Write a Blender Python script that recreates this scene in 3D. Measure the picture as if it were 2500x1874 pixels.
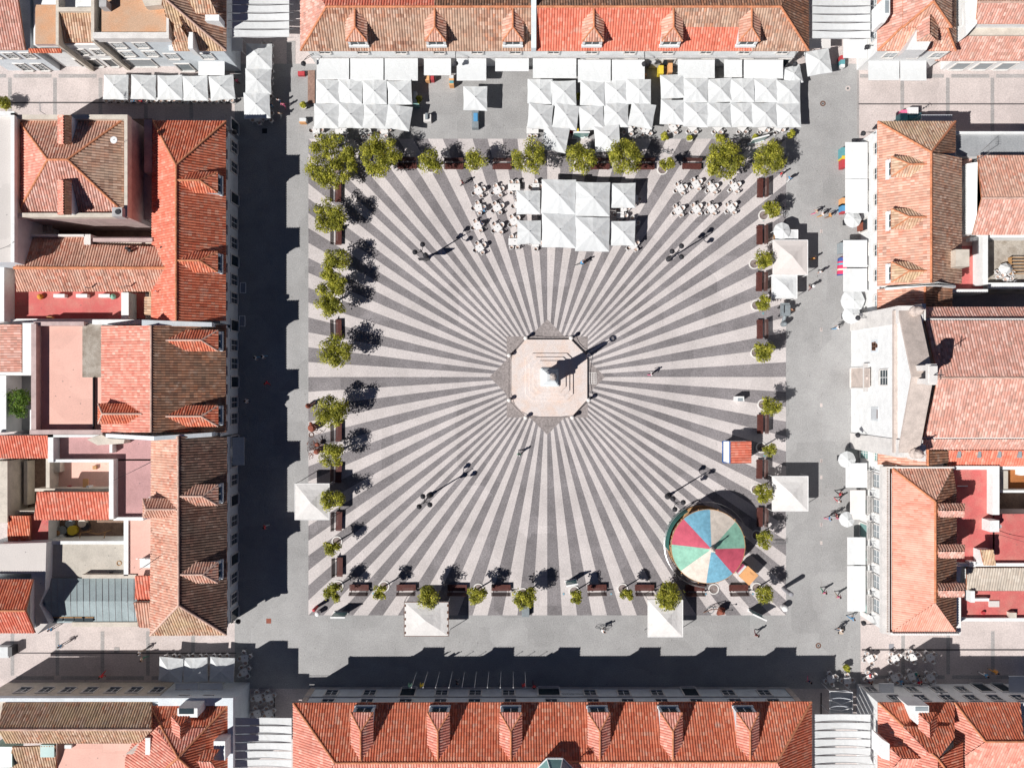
import bpy, bmesh, math, random
from mathutils import Vector, Matrix
R = math.radians
random.seed(7)
for o in list(bpy.data.objects): bpy.data.objects.remove(o)
scene = bpy.context.scene
C = scene.collection
# ------------------------------------------------------------------ camera, sky, sun, exposure
CAMH = 100.0
cd = bpy.data.cameras.new('camera'); cam = bpy.data.objects.new('camera', cd); C.objects.link(cam)
cam.location = (0, 0, CAMH); cd.sensor_fit = 'HORIZONTAL'; cd.angle = 2*math.atan(62.5/100); cd.clip_start = 1; cd.clip_end = 3000
scene.camera = cam
SUN_EL, SUN_AZ = 46.2, 31.5          # elevation; shadows run towards the upper right, 31.5 degrees above the x axis
w = bpy.data.worlds.new('World'); scene.world = w; w.use_nodes = True
nt = w.node_tree; bg = nt.nodes['Background']
sky = nt.nodes.new('ShaderNodeTexSky'); sky.sky_type = 'NISHITA'; sky.sun_disc = False
sky.sun_elevation = R(SUN_EL)
sx, sy = -math.cos(R(SUN_AZ)), -math.sin(R(SUN_AZ))      # towards the sun, in plan
sky.sun_rotation = math.atan2(sx, sy)
sky.air_density = 0.32; sky.dust_density = 0.0; sky.ozone_density = 6.0
nt.links.new(sky.outputs[0], bg.inputs[0]); bg.inputs[1].default_value = 0.05
ld = bpy.data.lights.new('sun', 'SUN'); ld.energy = 5.0; ld.angle = R(0.5); ld.color = (1.0, 0.97, 0.94)
sun = bpy.data.objects.new('sun', ld); C.objects.link(sun); sun.location = (-60, -40, 80)
sd = Vector((sx*math.cos(R(SUN_EL)), sy*math.cos(R(SUN_EL)), math.sin(R(SUN_EL))))
sun.rotation_euler = sd.to_track_quat('Z', 'Y').to_euler()
scene.view_settings.view_transform = 'Standard'; scene.view_settings.look = 'None'
scene.view_settings.exposure = 0.2; scene.view_settings.gamma = 1
scene.render.resolution_x = 1024; scene.render.resolution_y = 767
# ------------------------------------------------------------------ materials
MAT = {}
def newmat(name, rough=0.85):
    m = bpy.data.materials.new(name); m.use_nodes = True
    p = m.node_tree.nodes['Principled BSDF']; p.inputs['Roughness'].default_value = rough
    p.inputs['Specular IOR Level'].default_value = 0.25
    MAT[name] = m
    return m, m.node_tree, p
def node(t, kind, **kw):
    n = t.nodes.new(kind)
    for k, v in kw.items(): setattr(n, k, v)
    return n
def mixrgb(t, fac, a, b, mode='MIX'):
    n = node(t, 'ShaderNodeMix', data_type='RGBA', blend_type=mode)
    for sock, val in ((n.inputs[0], fac), (n.inputs[6], a), (n.inputs[7], b)):
        if hasattr(val, 'links') or hasattr(val, 'is_output'): t.links.new(val, sock)
        elif isinstance(val, (int, float)): sock.default_value = val
        else: sock.default_value = (*val, 1)
    return n.outputs[2]
def noise(t, scale, detail=3, coord='Object', rough=0.6, stretch=None):
    tc = node(t, 'ShaderNodeTexCoord'); n = node(t, 'ShaderNodeTexNoise')
    n.inputs['Scale'].default_value = scale; n.inputs['Detail'].default_value = detail; n.inputs['Roughness'].default_value = rough
    src = tc.outputs[coord]
    if stretch:
        mp = node(t, 'ShaderNodeMapping'); mp.inputs['Scale'].default_value = stretch
        t.links.new(src, mp.inputs[0]); src = mp.outputs[0]
    t.links.new(src, n.inputs['Vector'])
    return n.outputs['Fac']
def ramp(t, fac, lo, hi):
    r = node(t, 'ShaderNodeMapRange'); r.inputs['From Min'].default_value = lo; r.inputs['From Max'].default_value = hi
    t.links.new(fac, r.inputs['Value']); return r.outputs[0]
def simple(name, col, rough=0.85, grain=0.10, gscale=9, stain=0.15, sscale=0.6, col2=None, bump=0.0, metal=0.0):
    """plain surface with fine grain and broad uneven staining"""
    m, t, p = newmat(name, rough)
    dark = tuple(c*(1-stain) for c in col) if col2 is None else col2
    a = mixrgb(t, ramp(t, noise(t, sscale, 5), 0.42, 0.68), col, dark)
    g = ramp(t, noise(t, gscale, 2), 0.3, 0.7)
    mul = node(t, 'ShaderNodeMapRange'); mul.inputs['To Min'].default_value = 1-grain; mul.inputs['To Max'].default_value = 1+grain
    t.links.new(g, mul.inputs['Value'])
    vm = node(t, 'ShaderNodeVectorMath', operation='SCALE'); t.links.new(a, vm.inputs[0]); t.links.new(mul.outputs[0], vm.inputs['Scale'])
    t.links.new(vm.outputs[0], p.inputs['Base Color']); p.inputs['Metallic'].default_value = metal
    if bump:
        b = node(t, 'ShaderNodeBump'); b.inputs['Strength'].default_value = bump; b.inputs['Distance'].default_value = 0.03
        t.links.new(g, b.inputs['Height']); t.links.new(b.outputs[0], p.inputs['Normal'])
    return m
def tilemat(name, cols, patch=None, patch_amt=0.5, dirt=(0.10, 0.07, 0.055), dirt_amt=0.35):
    """clay tiles: one colour per tile from the UV grid, broad patches of lichen, a bump at each course"""
    m, t, p = newmat(name, 0.9)
    tc = node(t, 'ShaderNodeTexCoord'); fl = node(t, 'ShaderNodeVectorMath', operation='FLOOR'); t.links.new(tc.outputs['UV'], fl.inputs[0])
    wn = node(t, 'ShaderNodeTexWhiteNoise', noise_dimensions='3D'); t.links.new(fl.outputs[0], wn.inputs['Vector'])
    cr = node(t, 'ShaderNodeValToRGB'); cr.color_ramp.interpolation = 'LINEAR'
    el = cr.color_ramp.elements; el[0].color = (*cols[0], 1); el[1].color = (*cols[-1], 1)
    for i, c in enumerate(cols[1:-1]): e = el.new((i+1)/(len(cols)-1)); e.color = (*c, 1)
    t.links.new(wn.outputs['Value'], cr.inputs[0]); col = cr.outputs[0]
    if patch: col = mixrgb(t, ramp(t, noise(t, 0.35, 4), 0.5-0.15*patch_amt, 0.66), col, patch)
    # dirt gathered in streaks along the run of the slope and in odd tiles
    wn2 = node(t, 'ShaderNodeTexWhiteNoise', noise_dimensions='3D')
    ad = node(t, 'ShaderNodeVectorMath', operation='ADD'); ad.inputs[1].default_value = (31.7, 12.3, 5.1)
    t.links.new(fl.outputs[0], ad.inputs[0]); t.links.new(ad.outputs[0], wn2.inputs['Vector'])
    d = node(t, 'ShaderNodeMath', operation='MULTIPLY'); t.links.new(ramp(t, wn2.outputs['Value'], 0.55, 1.0), d.inputs[0])
    d.inputs[1].default_value = dirt_amt
    col = mixrgb(t, d.outputs[0], col, dirt)
    # rain streaks that follow the rows, lichen blooms, and a few replaced runs of tile
    mp = node(t, 'ShaderNodeMapping'); mp.inputs['Scale'].default_value = (0.55, 0.07, 1); t.links.new(tc.outputs['UV'], mp.inputs[0])
    sn = node(t, 'ShaderNodeTexNoise'); sn.inputs['Scale'].default_value = 1.0; sn.inputs['Detail'].default_value = 3; t.links.new(mp.outputs[0], sn.inputs['Vector'])
    sm = node(t, 'ShaderNodeMath', operation='MULTIPLY'); t.links.new(ramp(t, sn.outputs['Fac'], 0.5, 0.72), sm.inputs[0]); sm.inputs[1].default_value = 0.45
    col = mixrgb(t, sm.outputs[0], col, tuple(0.5*q for q in cols[0]))
    lm = node(t, 'ShaderNodeMath', operation='MULTIPLY'); t.links.new(ramp(t, noise(t, 1.1, 6), 0.56, 0.70), lm.inputs[0]); lm.inputs[1].default_value = 0.45
    col = mixrgb(t, lm.outputs[0], col, (0.55, 0.44, 0.36))
    t.links.new(col, p.inputs['Base Color'])
    sep = node(t, 'ShaderNodeSeparateXYZ'); t.links.new(tc.outputs['UV'], sep.inputs[0])
    fr = node(t, 'ShaderNodeMath', operation='FRACT'); t.links.new(sep.outputs[1], fr.inputs[0])
    b = node(t, 'ShaderNodeBump'); b.inputs['Strength'].default_value = 0.45; b.inputs['Distance'].default_value = 0.03
    t.links.new(fr.outputs[0], b.inputs['Height']); t.links.new(b.outputs[0], p.inputs['Normal'])
    return m
tilemat('tile_orange', [(0.62, 0.165, 0.085), (0.72, 0.24, 0.14), (0.54, 0.13, 0.07), (0.76, 0.36, 0.24)], dirt_amt=0.2)
tilemat('tile_red', [(0.68, 0.19, 0.125), (0.74, 0.25, 0.17), (0.62, 0.16, 0.10), (0.78, 0.34, 0.25)], dirt_amt=0.12)
tilemat('tile_rose', [(0.68, 0.27, 0.20), (0.76, 0.36, 0.28), (0.62, 0.22, 0.165), (0.78, 0.46, 0.37)], dirt_amt=0.12)
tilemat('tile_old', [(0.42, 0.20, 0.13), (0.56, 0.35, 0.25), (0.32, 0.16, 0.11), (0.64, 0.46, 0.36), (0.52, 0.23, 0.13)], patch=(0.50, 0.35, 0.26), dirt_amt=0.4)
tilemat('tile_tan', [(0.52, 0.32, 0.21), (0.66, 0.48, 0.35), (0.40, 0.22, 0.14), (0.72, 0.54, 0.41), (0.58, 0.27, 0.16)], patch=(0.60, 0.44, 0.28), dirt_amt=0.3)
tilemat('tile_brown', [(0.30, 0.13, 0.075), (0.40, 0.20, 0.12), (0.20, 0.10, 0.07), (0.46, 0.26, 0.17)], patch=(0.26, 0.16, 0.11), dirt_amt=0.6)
tilemat('tile_mix', [(0.64, 0.30, 0.21), (0.70, 0.42, 0.32), (0.56, 0.23, 0.155), (0.74, 0.52, 0.42), (0.42, 0.22, 0.16)], patch=(0.66, 0.40, 0.30), dirt_amt=0.25)
tilemat('tile_pale', [(0.64, 0.35, 0.285), (0.72, 0.47, 0.40), (0.54, 0.27, 0.21), (0.64, 0.33, 0.26), (0.46, 0.27, 0.22)], dirt_amt=0.2)
tilemat('tile_grey', [(0.50, 0.44, 0.37), (0.44, 0.38, 0.32), (0.56, 0.50, 0.43)], dirt_amt=0.2)
tilemat('tile_shaded', [(0.19, 0.105, 0.08), (0.28, 0.16, 0.12), (0.13, 0.08, 0.065), (0.34, 0.20, 0.15)], patch=(0.20, 0.14, 0.11), dirt_amt=0.5)  # long tiled house, street slope: its shade away from the sun painted in
tilemat('tile_salmon', [(0.72, 0.30, 0.215), (0.74, 0.38, 0.29), (0.66, 0.25, 0.175)], patch=(0.78, 0.45, 0.35), dirt_amt=0.08)
simple('ridge_clay', (0.62, 0.25, 0.13), grain=0.25, gscale=3, stain=0.3)
simple('ridge_pale', (0.62, 0.42, 0.34), grain=0.2, gscale=3, stain=0.25)
simple('white_wall', (0.78, 0.79, 0.78), stain=0.10, sscale=1.2)
simple('white_paint', (0.78, 0.78, 0.77), stain=0.06)
simple('blue_wall', (0.66, 0.71, 0.74), stain=0.12, sscale=1.0)
simple('cream_wall', (0.62, 0.56, 0.48), stain=0.2, sscale=1.0)
simple('pink_wall', (0.52, 0.40, 0.38), stain=0.25, sscale=0.9)
simple('grey_wall', (0.45, 0.44, 0.44), stain=0.25, sscale=0.9)
simple('stone', (0.55, 0.47, 0.42), stain=0.2, sscale=1.2, grain=0.14)
simple('stone_light', (0.70, 0.675, 0.645), stain=0.15, sscale=1.0, grain=0.12)
simple('stone_plinth', (0.64, 0.575, 0.545), stain=0.12, sscale=0.9, grain=0.16, col2=(0.65, 0.52, 0.45))
simple('marble', (0.60, 0.63, 0.64), stain=0.1, grain=0.08)
simple('setts', (0.345, 0.34, 0.335), stain=0.13, sscale=0.12, grain=0.16, gscale=7, bump=0.25)
simple('paving_light', (0.56, 0.515, 0.50), stain=0.14, sscale=0.18, grain=0.14, gscale=6, bump=0.25)
simple('paving_dark', (0.225, 0.208, 0.212), stain=0.14, sscale=0.15, grain=0.24, gscale=6, bump=0.25)
simple('paving_star', (0.30, 0.265, 0.255), stain=0.2, sscale=0.5, grain=0.3, gscale=4, bump=0.25)
simple('street_beige', (0.56, 0.49, 0.465), stain=0.12, sscale=0.3, grain=0.14, gscale=6, bump=0.25)
simple('street_band', (0.36, 0.34, 0.33), grain=0.2, gscale=6)
simple('drain', (0.10, 0.09, 0.09), grain=0.2)
simple('iron', (0.035, 0.035, 0.04), rough=0.5, grain=0.1)
simple('iron_rust', (0.16, 0.085, 0.06), rough=0.8, grain=0.3, gscale=5)
simple('canvas', (0.625, 0.64, 0.64), stain=0.05, sscale=1.5, grain=0.04)
simple('canvas_warm', (0.67, 0.65, 0.63), stain=0.06, sscale=1.5, grain=0.05)
simple('canvas_pink', (0.66, 0.61, 0.58), stain=0.06, sscale=1.5, grain=0.05)
simple('canvas_grey', (0.42, 0.44, 0.47), stain=0.1, grain=0.06)
simple('terrace_red', (0.56, 0.14, 0.13), stain=0.25, sscale=0.7, grain=0.12, col2=(0.55, 0.20, 0.17))
simple('terrace_pink', (0.76, 0.46, 0.385), stain=0.15, sscale=0.5, grain=0.08)
simple('roof_salmon', (0.72, 0.235, 0.135), stain=0.2, sscale=0.5, grain=0.12, gscale=7, col2=(0.74, 0.30, 0.20))
simple('terrace_mauve', (0.50, 0.29, 0.285), stain=0.12, sscale=0.6, grain=0.1)
simple('terrace_tan', (0.52, 0.35, 0.24), stain=0.25, sscale=0.35, grain=0.15, col2=(0.58, 0.30, 0.16))
simple('terrace_orange', (0.40, 0.15, 0.05), stain=0.2)
simple('flat_beige', (0.50, 0.46, 0.40), stain=0.15, sscale=0.4, grain=0.12)
simple('flat_white', (0.60, 0.56, 0.53), stain=0.12, sscale=0.5, grain=0.1)
simple('flat_grey', (0.32, 0.33, 0.34), stain=0.15, sscale=0.4, grain=0.14)
simple('flat_teal', (0.31, 0.37, 0.38), stain=0.15, sscale=0.6, grain=0.14)
simple('court_brown', (0.24, 0.16, 0.12), stain=0.35, sscale=0.9, grain=0.25)
simple('court_cement', (0.40, 0.36, 0.31), stain=0.3, sscale=0.9, grain=0.2, col2=(0.24, 0.20, 0.16))
simple('glass_dark', (0.03, 0.045, 0.055), rough=0.15, grain=0.05)
simple('glass_pale', (0.30, 0.34, 0.36), rough=0.2, grain=0.1)
simple('glass_green', (0.22, 0.38, 0.36), rough=0.25, grain=0.1)
simple('wood_dark', (0.07, 0.028, 0.022), rough=0.6, grain=0.25, gscale=5)
simple('wood_seat', (0.10, 0.033, 0.027), rough=0.6, grain=0.25, gscale=5)
simple('wood_tan', (0.42, 0.24, 0.11), rough=0.7, grain=0.25, gscale=5)
simple('brown_deck', (0.30, 0.19, 0.15), rough=0.8, grain=0.25, gscale=5)
simple('bark', (0.13, 0.10, 0.075), grain=0.3, gscale=6)
simple('plastic_white', (0.74, 0.73, 0.72), rough=0.5, grain=0.03)
simple('cushion', (0.50, 0.37, 0.31), grain=0.1)
simple('terracotta', (0.27, 0.085, 0.055), rough=0.7, grain=0.3, gscale=5)
simple('paint_red', (0.48, 0.06, 0.07), rough=0.6, grain=0.05)
simple('paint_crimson', (0.56, 0.10, 0.15), rough=0.7, stain=0.22, sscale=1.3, grain=0.06)
simple('paint_blue', (0.19, 0.42, 0.55), rough=0.7, stain=0.22, sscale=1.3, grain=0.12, gscale=3)
simple('paint_deepblue', (0.02, 0.11, 0.36), rough=0.6, grain=0.08)
simple('paint_green', (0.26, 0.50, 0.385), rough=0.7, stain=0.22, sscale=1.3, grain=0.08, gscale=3)
simple('paint_darkgreen', (0.02, 0.13, 0.11), rough=0.6, grain=0.08)
simple('paint_cream', (0.70, 0.62, 0.54), rough=0.7, stain=0.22, sscale=1.3, grain=0.08)
simple('paint_orange', (0.72, 0.38, 0.17), rough=0.6, grain=0.08)
simple('paint_yellow', (0.66, 0.50, 0.05), rough=0.6, grain=0.08)
simple('paint_teal', (0.12, 0.34, 0.37), rough=0.6, grain=0.08)
simple('grey_steel', (0.23, 0.26, 0.275), rough=0.55, grain=0.12, gscale=4)
simple('steel', (0.5, 0.5, 0.5), rough=0.4, grain=0.05, metal=0.6)
simple('soil', (0.10, 0.075, 0.055), grain=0.3)
for nm, c in dict(skin=(0.50, 0.28, 0.20), hair_dark=(0.03, 0.02, 0.017), hair_fair=(0.30, 0.20, 0.11), cloth_white=(0.70, 0.70, 0.70), cloth_red=(0.62, 0.03, 0.05),
        cloth_pink=(0.68, 0.16, 0.28), cloth_blue=(0.10, 0.30, 0.52), cloth_navy=(0.03, 0.045, 0.10), cloth_black=(0.025, 0.025, 0.03), cloth_orange=(0.62, 0.28, 0.05),
        cloth_grey=(0.30, 0.30, 0.32), cloth_brown=(0.28, 0.15, 0.09), cloth_maroon=(0.16, 0.03, 0.04), cloth_green=(0.06, 0.26, 0.17), shoe=(0.05, 0.045, 0.04), cloth_beige=(0.52, 0.42, 0.33)).items():
    simple(nm, c, grain=0.05, stain=0.05)
def leafmat(name, a, b, c):
    m, t, p = newmat(name, 0.55)
    tc = node(t, 'ShaderNodeTexCoord'); sep = node(t, 'ShaderNodeSeparateXYZ'); t.links.new(tc.outputs['UV'], sep.inputs[0])
    cr = node(t, 'ShaderNodeValToRGB'); el = cr.color_ramp.elements
    el[0].color = (*a, 1); el[1].color = (*c, 1); e = el.new(0.5); e.color = (*b, 1)
    t.links.new(sep.outputs[0], cr.inputs[0])
    col = mixrgb(t, ramp(t, noise(t, 1.3, 3), 0.40, 0.62), cr.outputs[0], tuple(x*0.75 for x in a))
    t.links.new(col, p.inputs['Base Color'])
    tr = node(t, 'ShaderNodeBsdfTranslucent'); t.links.new(col, tr.inputs[0])
    ms = node(t, 'ShaderNodeMixShader'); ms.inputs[0].default_value = 0.28
    out = t.nodes['Material Output']
    t.links.new(p.outputs[0], ms.inputs[1]); t.links.new(tr.outputs[0], ms.inputs[2]); t.links.new(ms.outputs[0], out.inputs[0])
for nm in ('canvas', 'canvas_warm'):
    m_ = MAT[nm]; t_ = m_.node_tree; p_ = t_.nodes['Principled BSDF']; src = p_.inputs['Base Color'].links[0].from_socket
    oi = node(t_, 'ShaderNodeObjectInfo'); mr = node(t_, 'ShaderNodeMapRange'); mr.inputs['To Min'].default_value = 0.95; mr.inputs['To Max'].default_value = 1.06; t_.links.new(oi.outputs['Random'], mr.inputs['Value'])
    vm_ = node(t_, 'ShaderNodeVectorMath', operation='SCALE'); t_.links.new(src, vm_.inputs[0]); t_.links.new(mr.outputs[0], vm_.inputs['Scale'])
    gr = mixrgb(t_, ramp(t_, noise(t_, 0.9, 6), 0.58, 0.85), vm_.outputs[0], (0.54, 0.52, 0.48)); t_.links.new(gr, p_.inputs['Base Color'])
    bp = node(t_, 'ShaderNodeBump'); bp.inputs['Strength'].default_value = 0.6; bp.inputs['Distance'].default_value = 0.08; t_.links.new(noise(t_, 1.6, 2), bp.inputs['Height']); t_.links.new(bp.outputs[0], p_.inputs['Normal'])
# the road: relaid patches, wheel-worn lanes, spots
def wear(nm, amt, spots):
    m_ = MAT[nm]; t_ = m_.node_tree; p_ = t_.nodes['Principled BSDF']; src = p_.inputs['Base Color'].links[0].from_socket
    tc = node(t_, 'ShaderNodeTexCoord')
    vo = node(t_, 'ShaderNodeTexVoronoi', feature='F1', distance='CHEBYCHEV'); vo.inputs['Scale'].default_value = 0.22; t_.links.new(tc.outputs['Object'], vo.inputs['Vector'])
    sp = node(t_, 'ShaderNodeSeparateColor'); t_.links.new(vo.outputs['Color'], sp.inputs[0])
    mr = node(t_, 'ShaderNodeMapRange'); mr.inputs['To Min'].default_value = 1-amt; mr.inputs['To Max'].default_value = 1+amt; t_.links.new(sp.outputs[0], mr.inputs['Value'])
    n2 = node(t_, 'ShaderNodeMapRange'); n2.inputs['From Min'].default_value = .3; n2.inputs['From Max'].default_value = .7; n2.inputs['To Min'].default_value = 1-amt*1.3; n2.inputs['To Max'].default_value = 1+amt*1.3; t_.links.new(noise(t_, 0.5, 8, rough=.7), n2.inputs['Value'])
    mu = node(t_, 'ShaderNodeMath', operation='MULTIPLY'); t_.links.new(mr.outputs[0], mu.inputs[0]); t_.links.new(n2.outputs[0], mu.inputs[1])
    vm_ = node(t_, 'ShaderNodeVectorMath', operation='SCALE'); t_.links.new(src, vm_.inputs[0]); t_.links.new(mu.outputs[0], vm_.inputs['Scale'])
    v2 = node(t_, 'ShaderNodeTexVoronoi'); v2.inputs['Scale'].default_value = 0.9; t_.links.new(tc.outputs['Object'], v2.inputs['Vector'])
    s2 = node(t_, 'ShaderNodeMath', operation='LESS_THAN'); t_.links.new(v2.outputs['Distance'], s2.inputs[0]); s2.inputs[1].default_value = 0.075
    s3 = node(t_, 'ShaderNodeMath', operation='MULTIPLY'); t_.links.new(s2.outputs[0], s3.inputs[0]); s3.inputs[1].default_value = spots
    t_.links.new(mixrgb(t_, s3.outputs[0], vm_.outputs[0], (0.12, 0.11, 0.11)), p_.inputs['Base Color'])
wear('setts', 0.07, .4); wear('paving_light', 0.05, .3); wear('paving_dark', 0.13, .2); wear('street_beige', 0.05, .3)
for nm in ('terrace_red', 'terrace_pink', 'terrace_mauve', 'flat_beige', 'flat_white', 'flat_teal', 'flat_grey'): wear(nm, 0.06, .5)
leafmat('leaf', (0.17, 0.18, 0.02), (0.43, 0.425, 0.04), (0.70, 0.64, 0.12))
leafmat('leaf_green', (0.06, 0.13, 0.015), (0.15, 0.26, 0.03), (0.28, 0.38, 0.06))
def stripemat():
    m, t, p = newmat('towel_stripes', 0.9)
    tc = node(t, 'ShaderNodeTexCoord'); sep = node(t, 'ShaderNodeSeparateXYZ'); t.links.new(tc.outputs['Object'], sep.inputs[0])
    mu = node(t, 'ShaderNodeMath', operation='MULTIPLY'); mu.inputs[1].default_value = 4.5; t.links.new(sep.outputs[1], mu.inputs[0])
    fl = node(t, 'ShaderNodeMath', operation='FLOOR'); t.links.new(mu.outputs[0], fl.inputs[0])
    wn = node(t, 'ShaderNodeTexWhiteNoise', noise_dimensions='1D'); t.links.new(fl.outputs[0], wn.inputs['W'])
    cr = node(t, 'ShaderNodeValToRGB'); cr.color_ramp.interpolation = 'CONSTANT'; el = cr.color_ramp.elements
    el[0].color = (0.62, 0.05, 0.12, 1); el[1].position = 0.8; el[1].color = (0.7, 0.62, 0.5, 1)
    for ps, c in ((0.3, (0.05, 0.1, 0.3)), (0.5, (0.7, 0.7, 0.7)), (0.65, (0.1, 0.4, 0.5))): e = el.new(ps); e.color = (*c, 1)
    t.links.new(wn.outputs['Value'], cr.inputs[0]); t.links.new(cr.outputs[0], p.inputs['Base Color'])
stripemat()
# ------------------------------------------------------------------ geometry helpers
def W(px, py, z=0.0):
    """a surveyed point: plan position of a point of height z, from its place in the vertical photograph (20 px = 1 m on the ground)"""
    k = (1-z/CAMH)/20.0
    return Vector(((px-1250)*k, (937-py)*k, z))
ORG = {}
class MB:
    def __init__(s): s.v = []; s.f = []; s.m = []; s.uv = []; s.mats = []
    def mi(s, m):
        if m not in s.mats: s.mats.append(m)
        return s.mats.index(m)
    def poly(s, pts, mat, uv=None):
        i = len(s.v); s.v += [tuple(p) for p in pts]; s.f.append(tuple(range(i, i+len(pts)))); s.m.append(s.mi(mat)); s.uv.append(uv)
    def prism(s, pts, z0, z1, side, top=None):
        """pts: xy outline; z1 may be a list of heights"""
        n = len(pts); a = sum(pts[i][0]*pts[(i+1) % n][1]-pts[(i+1) % n][0]*pts[i][1] for i in range(n))
        zt = z1 if isinstance(z1, (list, tuple)) else [z1]*n
        zb = z0 if isinstance(z0, (list, tuple)) else [z0]*n
        idx = list(range(n))
        if a < 0: idx.reverse()
        b = [(pts[i][0], pts[i][1], zb[i]) for i in idx]; t = [(pts[i][0], pts[i][1], zt[i]) for i in idx]
        s.poly(t, top or side); s.poly(b[::-1], side)
        for i in range(n):
            j = (i+1) % n; s.poly([b[i], b[j], t[j], t[i]], side)
    def box(s, x0, y0, z0, x1, y1, z1, mat): s.prism([(x0, y0), (x1, y0), (x1, y1), (x0, y1)], z0, z1, mat)
    def obox(s, c, ux, hx, hy, hz, mat):
        """box centred on c, turned in plan so its x axis is the unit vector ux"""
        vy = (-ux[1], ux[0])
        p = [(c[0]+a*hx*ux[0]+b*hy*vy[0], c[1]+a*hx*ux[1]+b*hy*vy[1]) for a, b in ((-1, -1), (1, -1), (1, 1), (-1, 1))]
        s.prism(p, c[2]-hz, c[2]+hz, mat)
    def cyl(s, x, y, z0, z1, r0, r1=None, n=12, mat='iron', cap=True):
        r1 = r0 if r1 is None else r1
        b = [(x+r0*math.cos(2*math.pi*i/n), y+r0*math.sin(2*math.pi*i/n), z0) for i in range(n)]
        t = [(x+r1*math.cos(2*math.pi*i/n), y+r1*math.sin(2*math.pi*i/n), z1) for i in range(n)]
        for i in range(n):
            j = (i+1) % n; s.poly([b[i], b[j], t[j], t[i]], mat)
        if cap: s.poly(t, mat); s.poly(b[::-1], mat)
    def tube(s, p, q, r, n=6, mat='iron', r2=None):
        p, q = Vector(p), Vector(q); d = (q-p)
        if d.length < 1e-6: return
        d.normalize(); a = d.orthogonal().normalized(); b = d.cross(a); r2 = r if r2 is None else r2
        P = [p+(a*math.cos(2*math.pi*i/n)+b*math.sin(2*math.pi*i/n))*r for i in range(n)]
        Q = [q+(a*math.cos(2*math.pi*i/n)+b*math.sin(2*math.pi*i/n))*r2 for i in range(n)]
        for i in range(n):
            j = (i+1) % n; s.poly([P[i], P[j], Q[j], Q[i]], mat)
        s.poly(P[::-1], mat); s.poly(Q, mat)
    def path(s, pts, r, n=5, mat='iron'):
        for a, b in zip(pts[:-1], pts[1:]): s.tube(a, b, r, n, mat)
    def ball(s, c, r, mat, n=10, m=6, sz=1.0, zlo=-1.0):
        rings = []
        for k in range(m+1):
            th = -math.pi/2+math.pi*k/m; z = max(math.sin(th), zlo)
            rings.append([(c[0]+r*math.cos(th)*math.cos(2*math.pi*i/n), c[1]+r*math.cos(th)*math.sin(2*math.pi*i/n), c[2]+r*sz*z) for i in range(n)])
        for k in range(m):
            for i in range(n):
                j = (i+1) % n; s.poly([rings[k][i], rings[k][j], rings[k+1][j], rings[k+1][i]], mat)
    def lathe(s, x, y, prof, n=16, mat='stone', sq=False):
        """prof: list of (radius, z). sq: square section"""
        rings = []
        for r, z in prof:
            if sq: rings.append([(x+r, y+r, z), (x-r, y+r, z), (x-r, y-r, z), (x+r, y-r, z)])
            else: rings.append([(x+r*math.cos(2*math.pi*i/n), y+r*math.sin(2*math.pi*i/n), z) for i in range(n)])
        n = len(rings[0])
        for k in range(len(rings)-1):
            for i in range(n):
                j = (i+1) % n; s.poly([rings[k][i], rings[k][j], rings[k+1][j], rings[k+1][i]], mat)
        s.poly(rings[-1], mat); s.poly(rings[0][::-1], mat)
    def ring(s, x, y, z0, z1, r0, r1, n=24, mat='stone', a0=0, a1=2*math.pi):
        full = abs(a1-a0-2*math.pi) < 1e-6; k = n if full else n
        for i in range(k):
            A, B = a0+(a1-a0)*i/k, a0+(a1-a0)*(i+1)/k
            def q(r, an, z): return (x+r*math.cos(an), y+r*math.sin(an), z)
            s.poly([q(r0, A, z1), q(r1, A, z1), q(r1, B, z1), q(r0, B, z1)], mat)
            s.poly([q(r1, A, z0), q(r1, B, z0), q(r1, B, z1), q(r1, A, z1)], mat)
            s.poly([q(r0, B, z0), q(r0, A, z0), q(r0, A, z1), q(r0, B, z1)], mat)
    def tiles(s, pts, mat, pitch=0.30, amp=0.10, plain=False, edge=True):
        """a roof slope laid with clay tiles: rounded rows really modelled, running down the slope"""
        pts = [Vector(p) for p in pts]
        c = sum(pts, Vector())/len(pts); n = Vector((0, 0, 0))
        for i in range(len(pts)): n += (pts[i]-c).cross(pts[(i+1) % len(pts)]-c)
        if n.z < 0: n = -n; pts.reverse()
        n.normalize()
        d = Vector((n.x, n.y, 0)); d = d.normalized() if d.length > 0.02 else Vector((0, -1, 0))
        a = Vector((-d.y, d.x, 0)); dd = (a.cross(n)).normalized()
        if dd.dot(d) < 0: dd = -dd
        N = len(pts); S = [p.dot(a) for p in pts]
        if edge:
            lo = [p-Vector((0, 0, 0.16)) for p in pts]
            for i in range(N):
                j = (i+1) % N; s.poly([lo[i], lo[j], pts[j]-Vector((0, 0, 0.01)), pts[i]-Vector((0, 0, 0.01))], 'ridge_clay' if not plain else mat)
            s.poly(lo[::-1], 'cream_wall')
        st = pitch/4; k0 = math.floor(min(S)/st); ks = set(round(k*st, 5) for k in range(k0, math.ceil(max(S)/st)+1))
        for x in S: ks.add(round(x, 5))
        ks = sorted(k for k in ks if min(S)-1e-4 <= k <= max(S)+1e-4)
        ks2 = [ks[0]]
        for k in ks[1:]:
            if k-ks2[-1] > 0.004: ks2.append(k)
        rows = []
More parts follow.
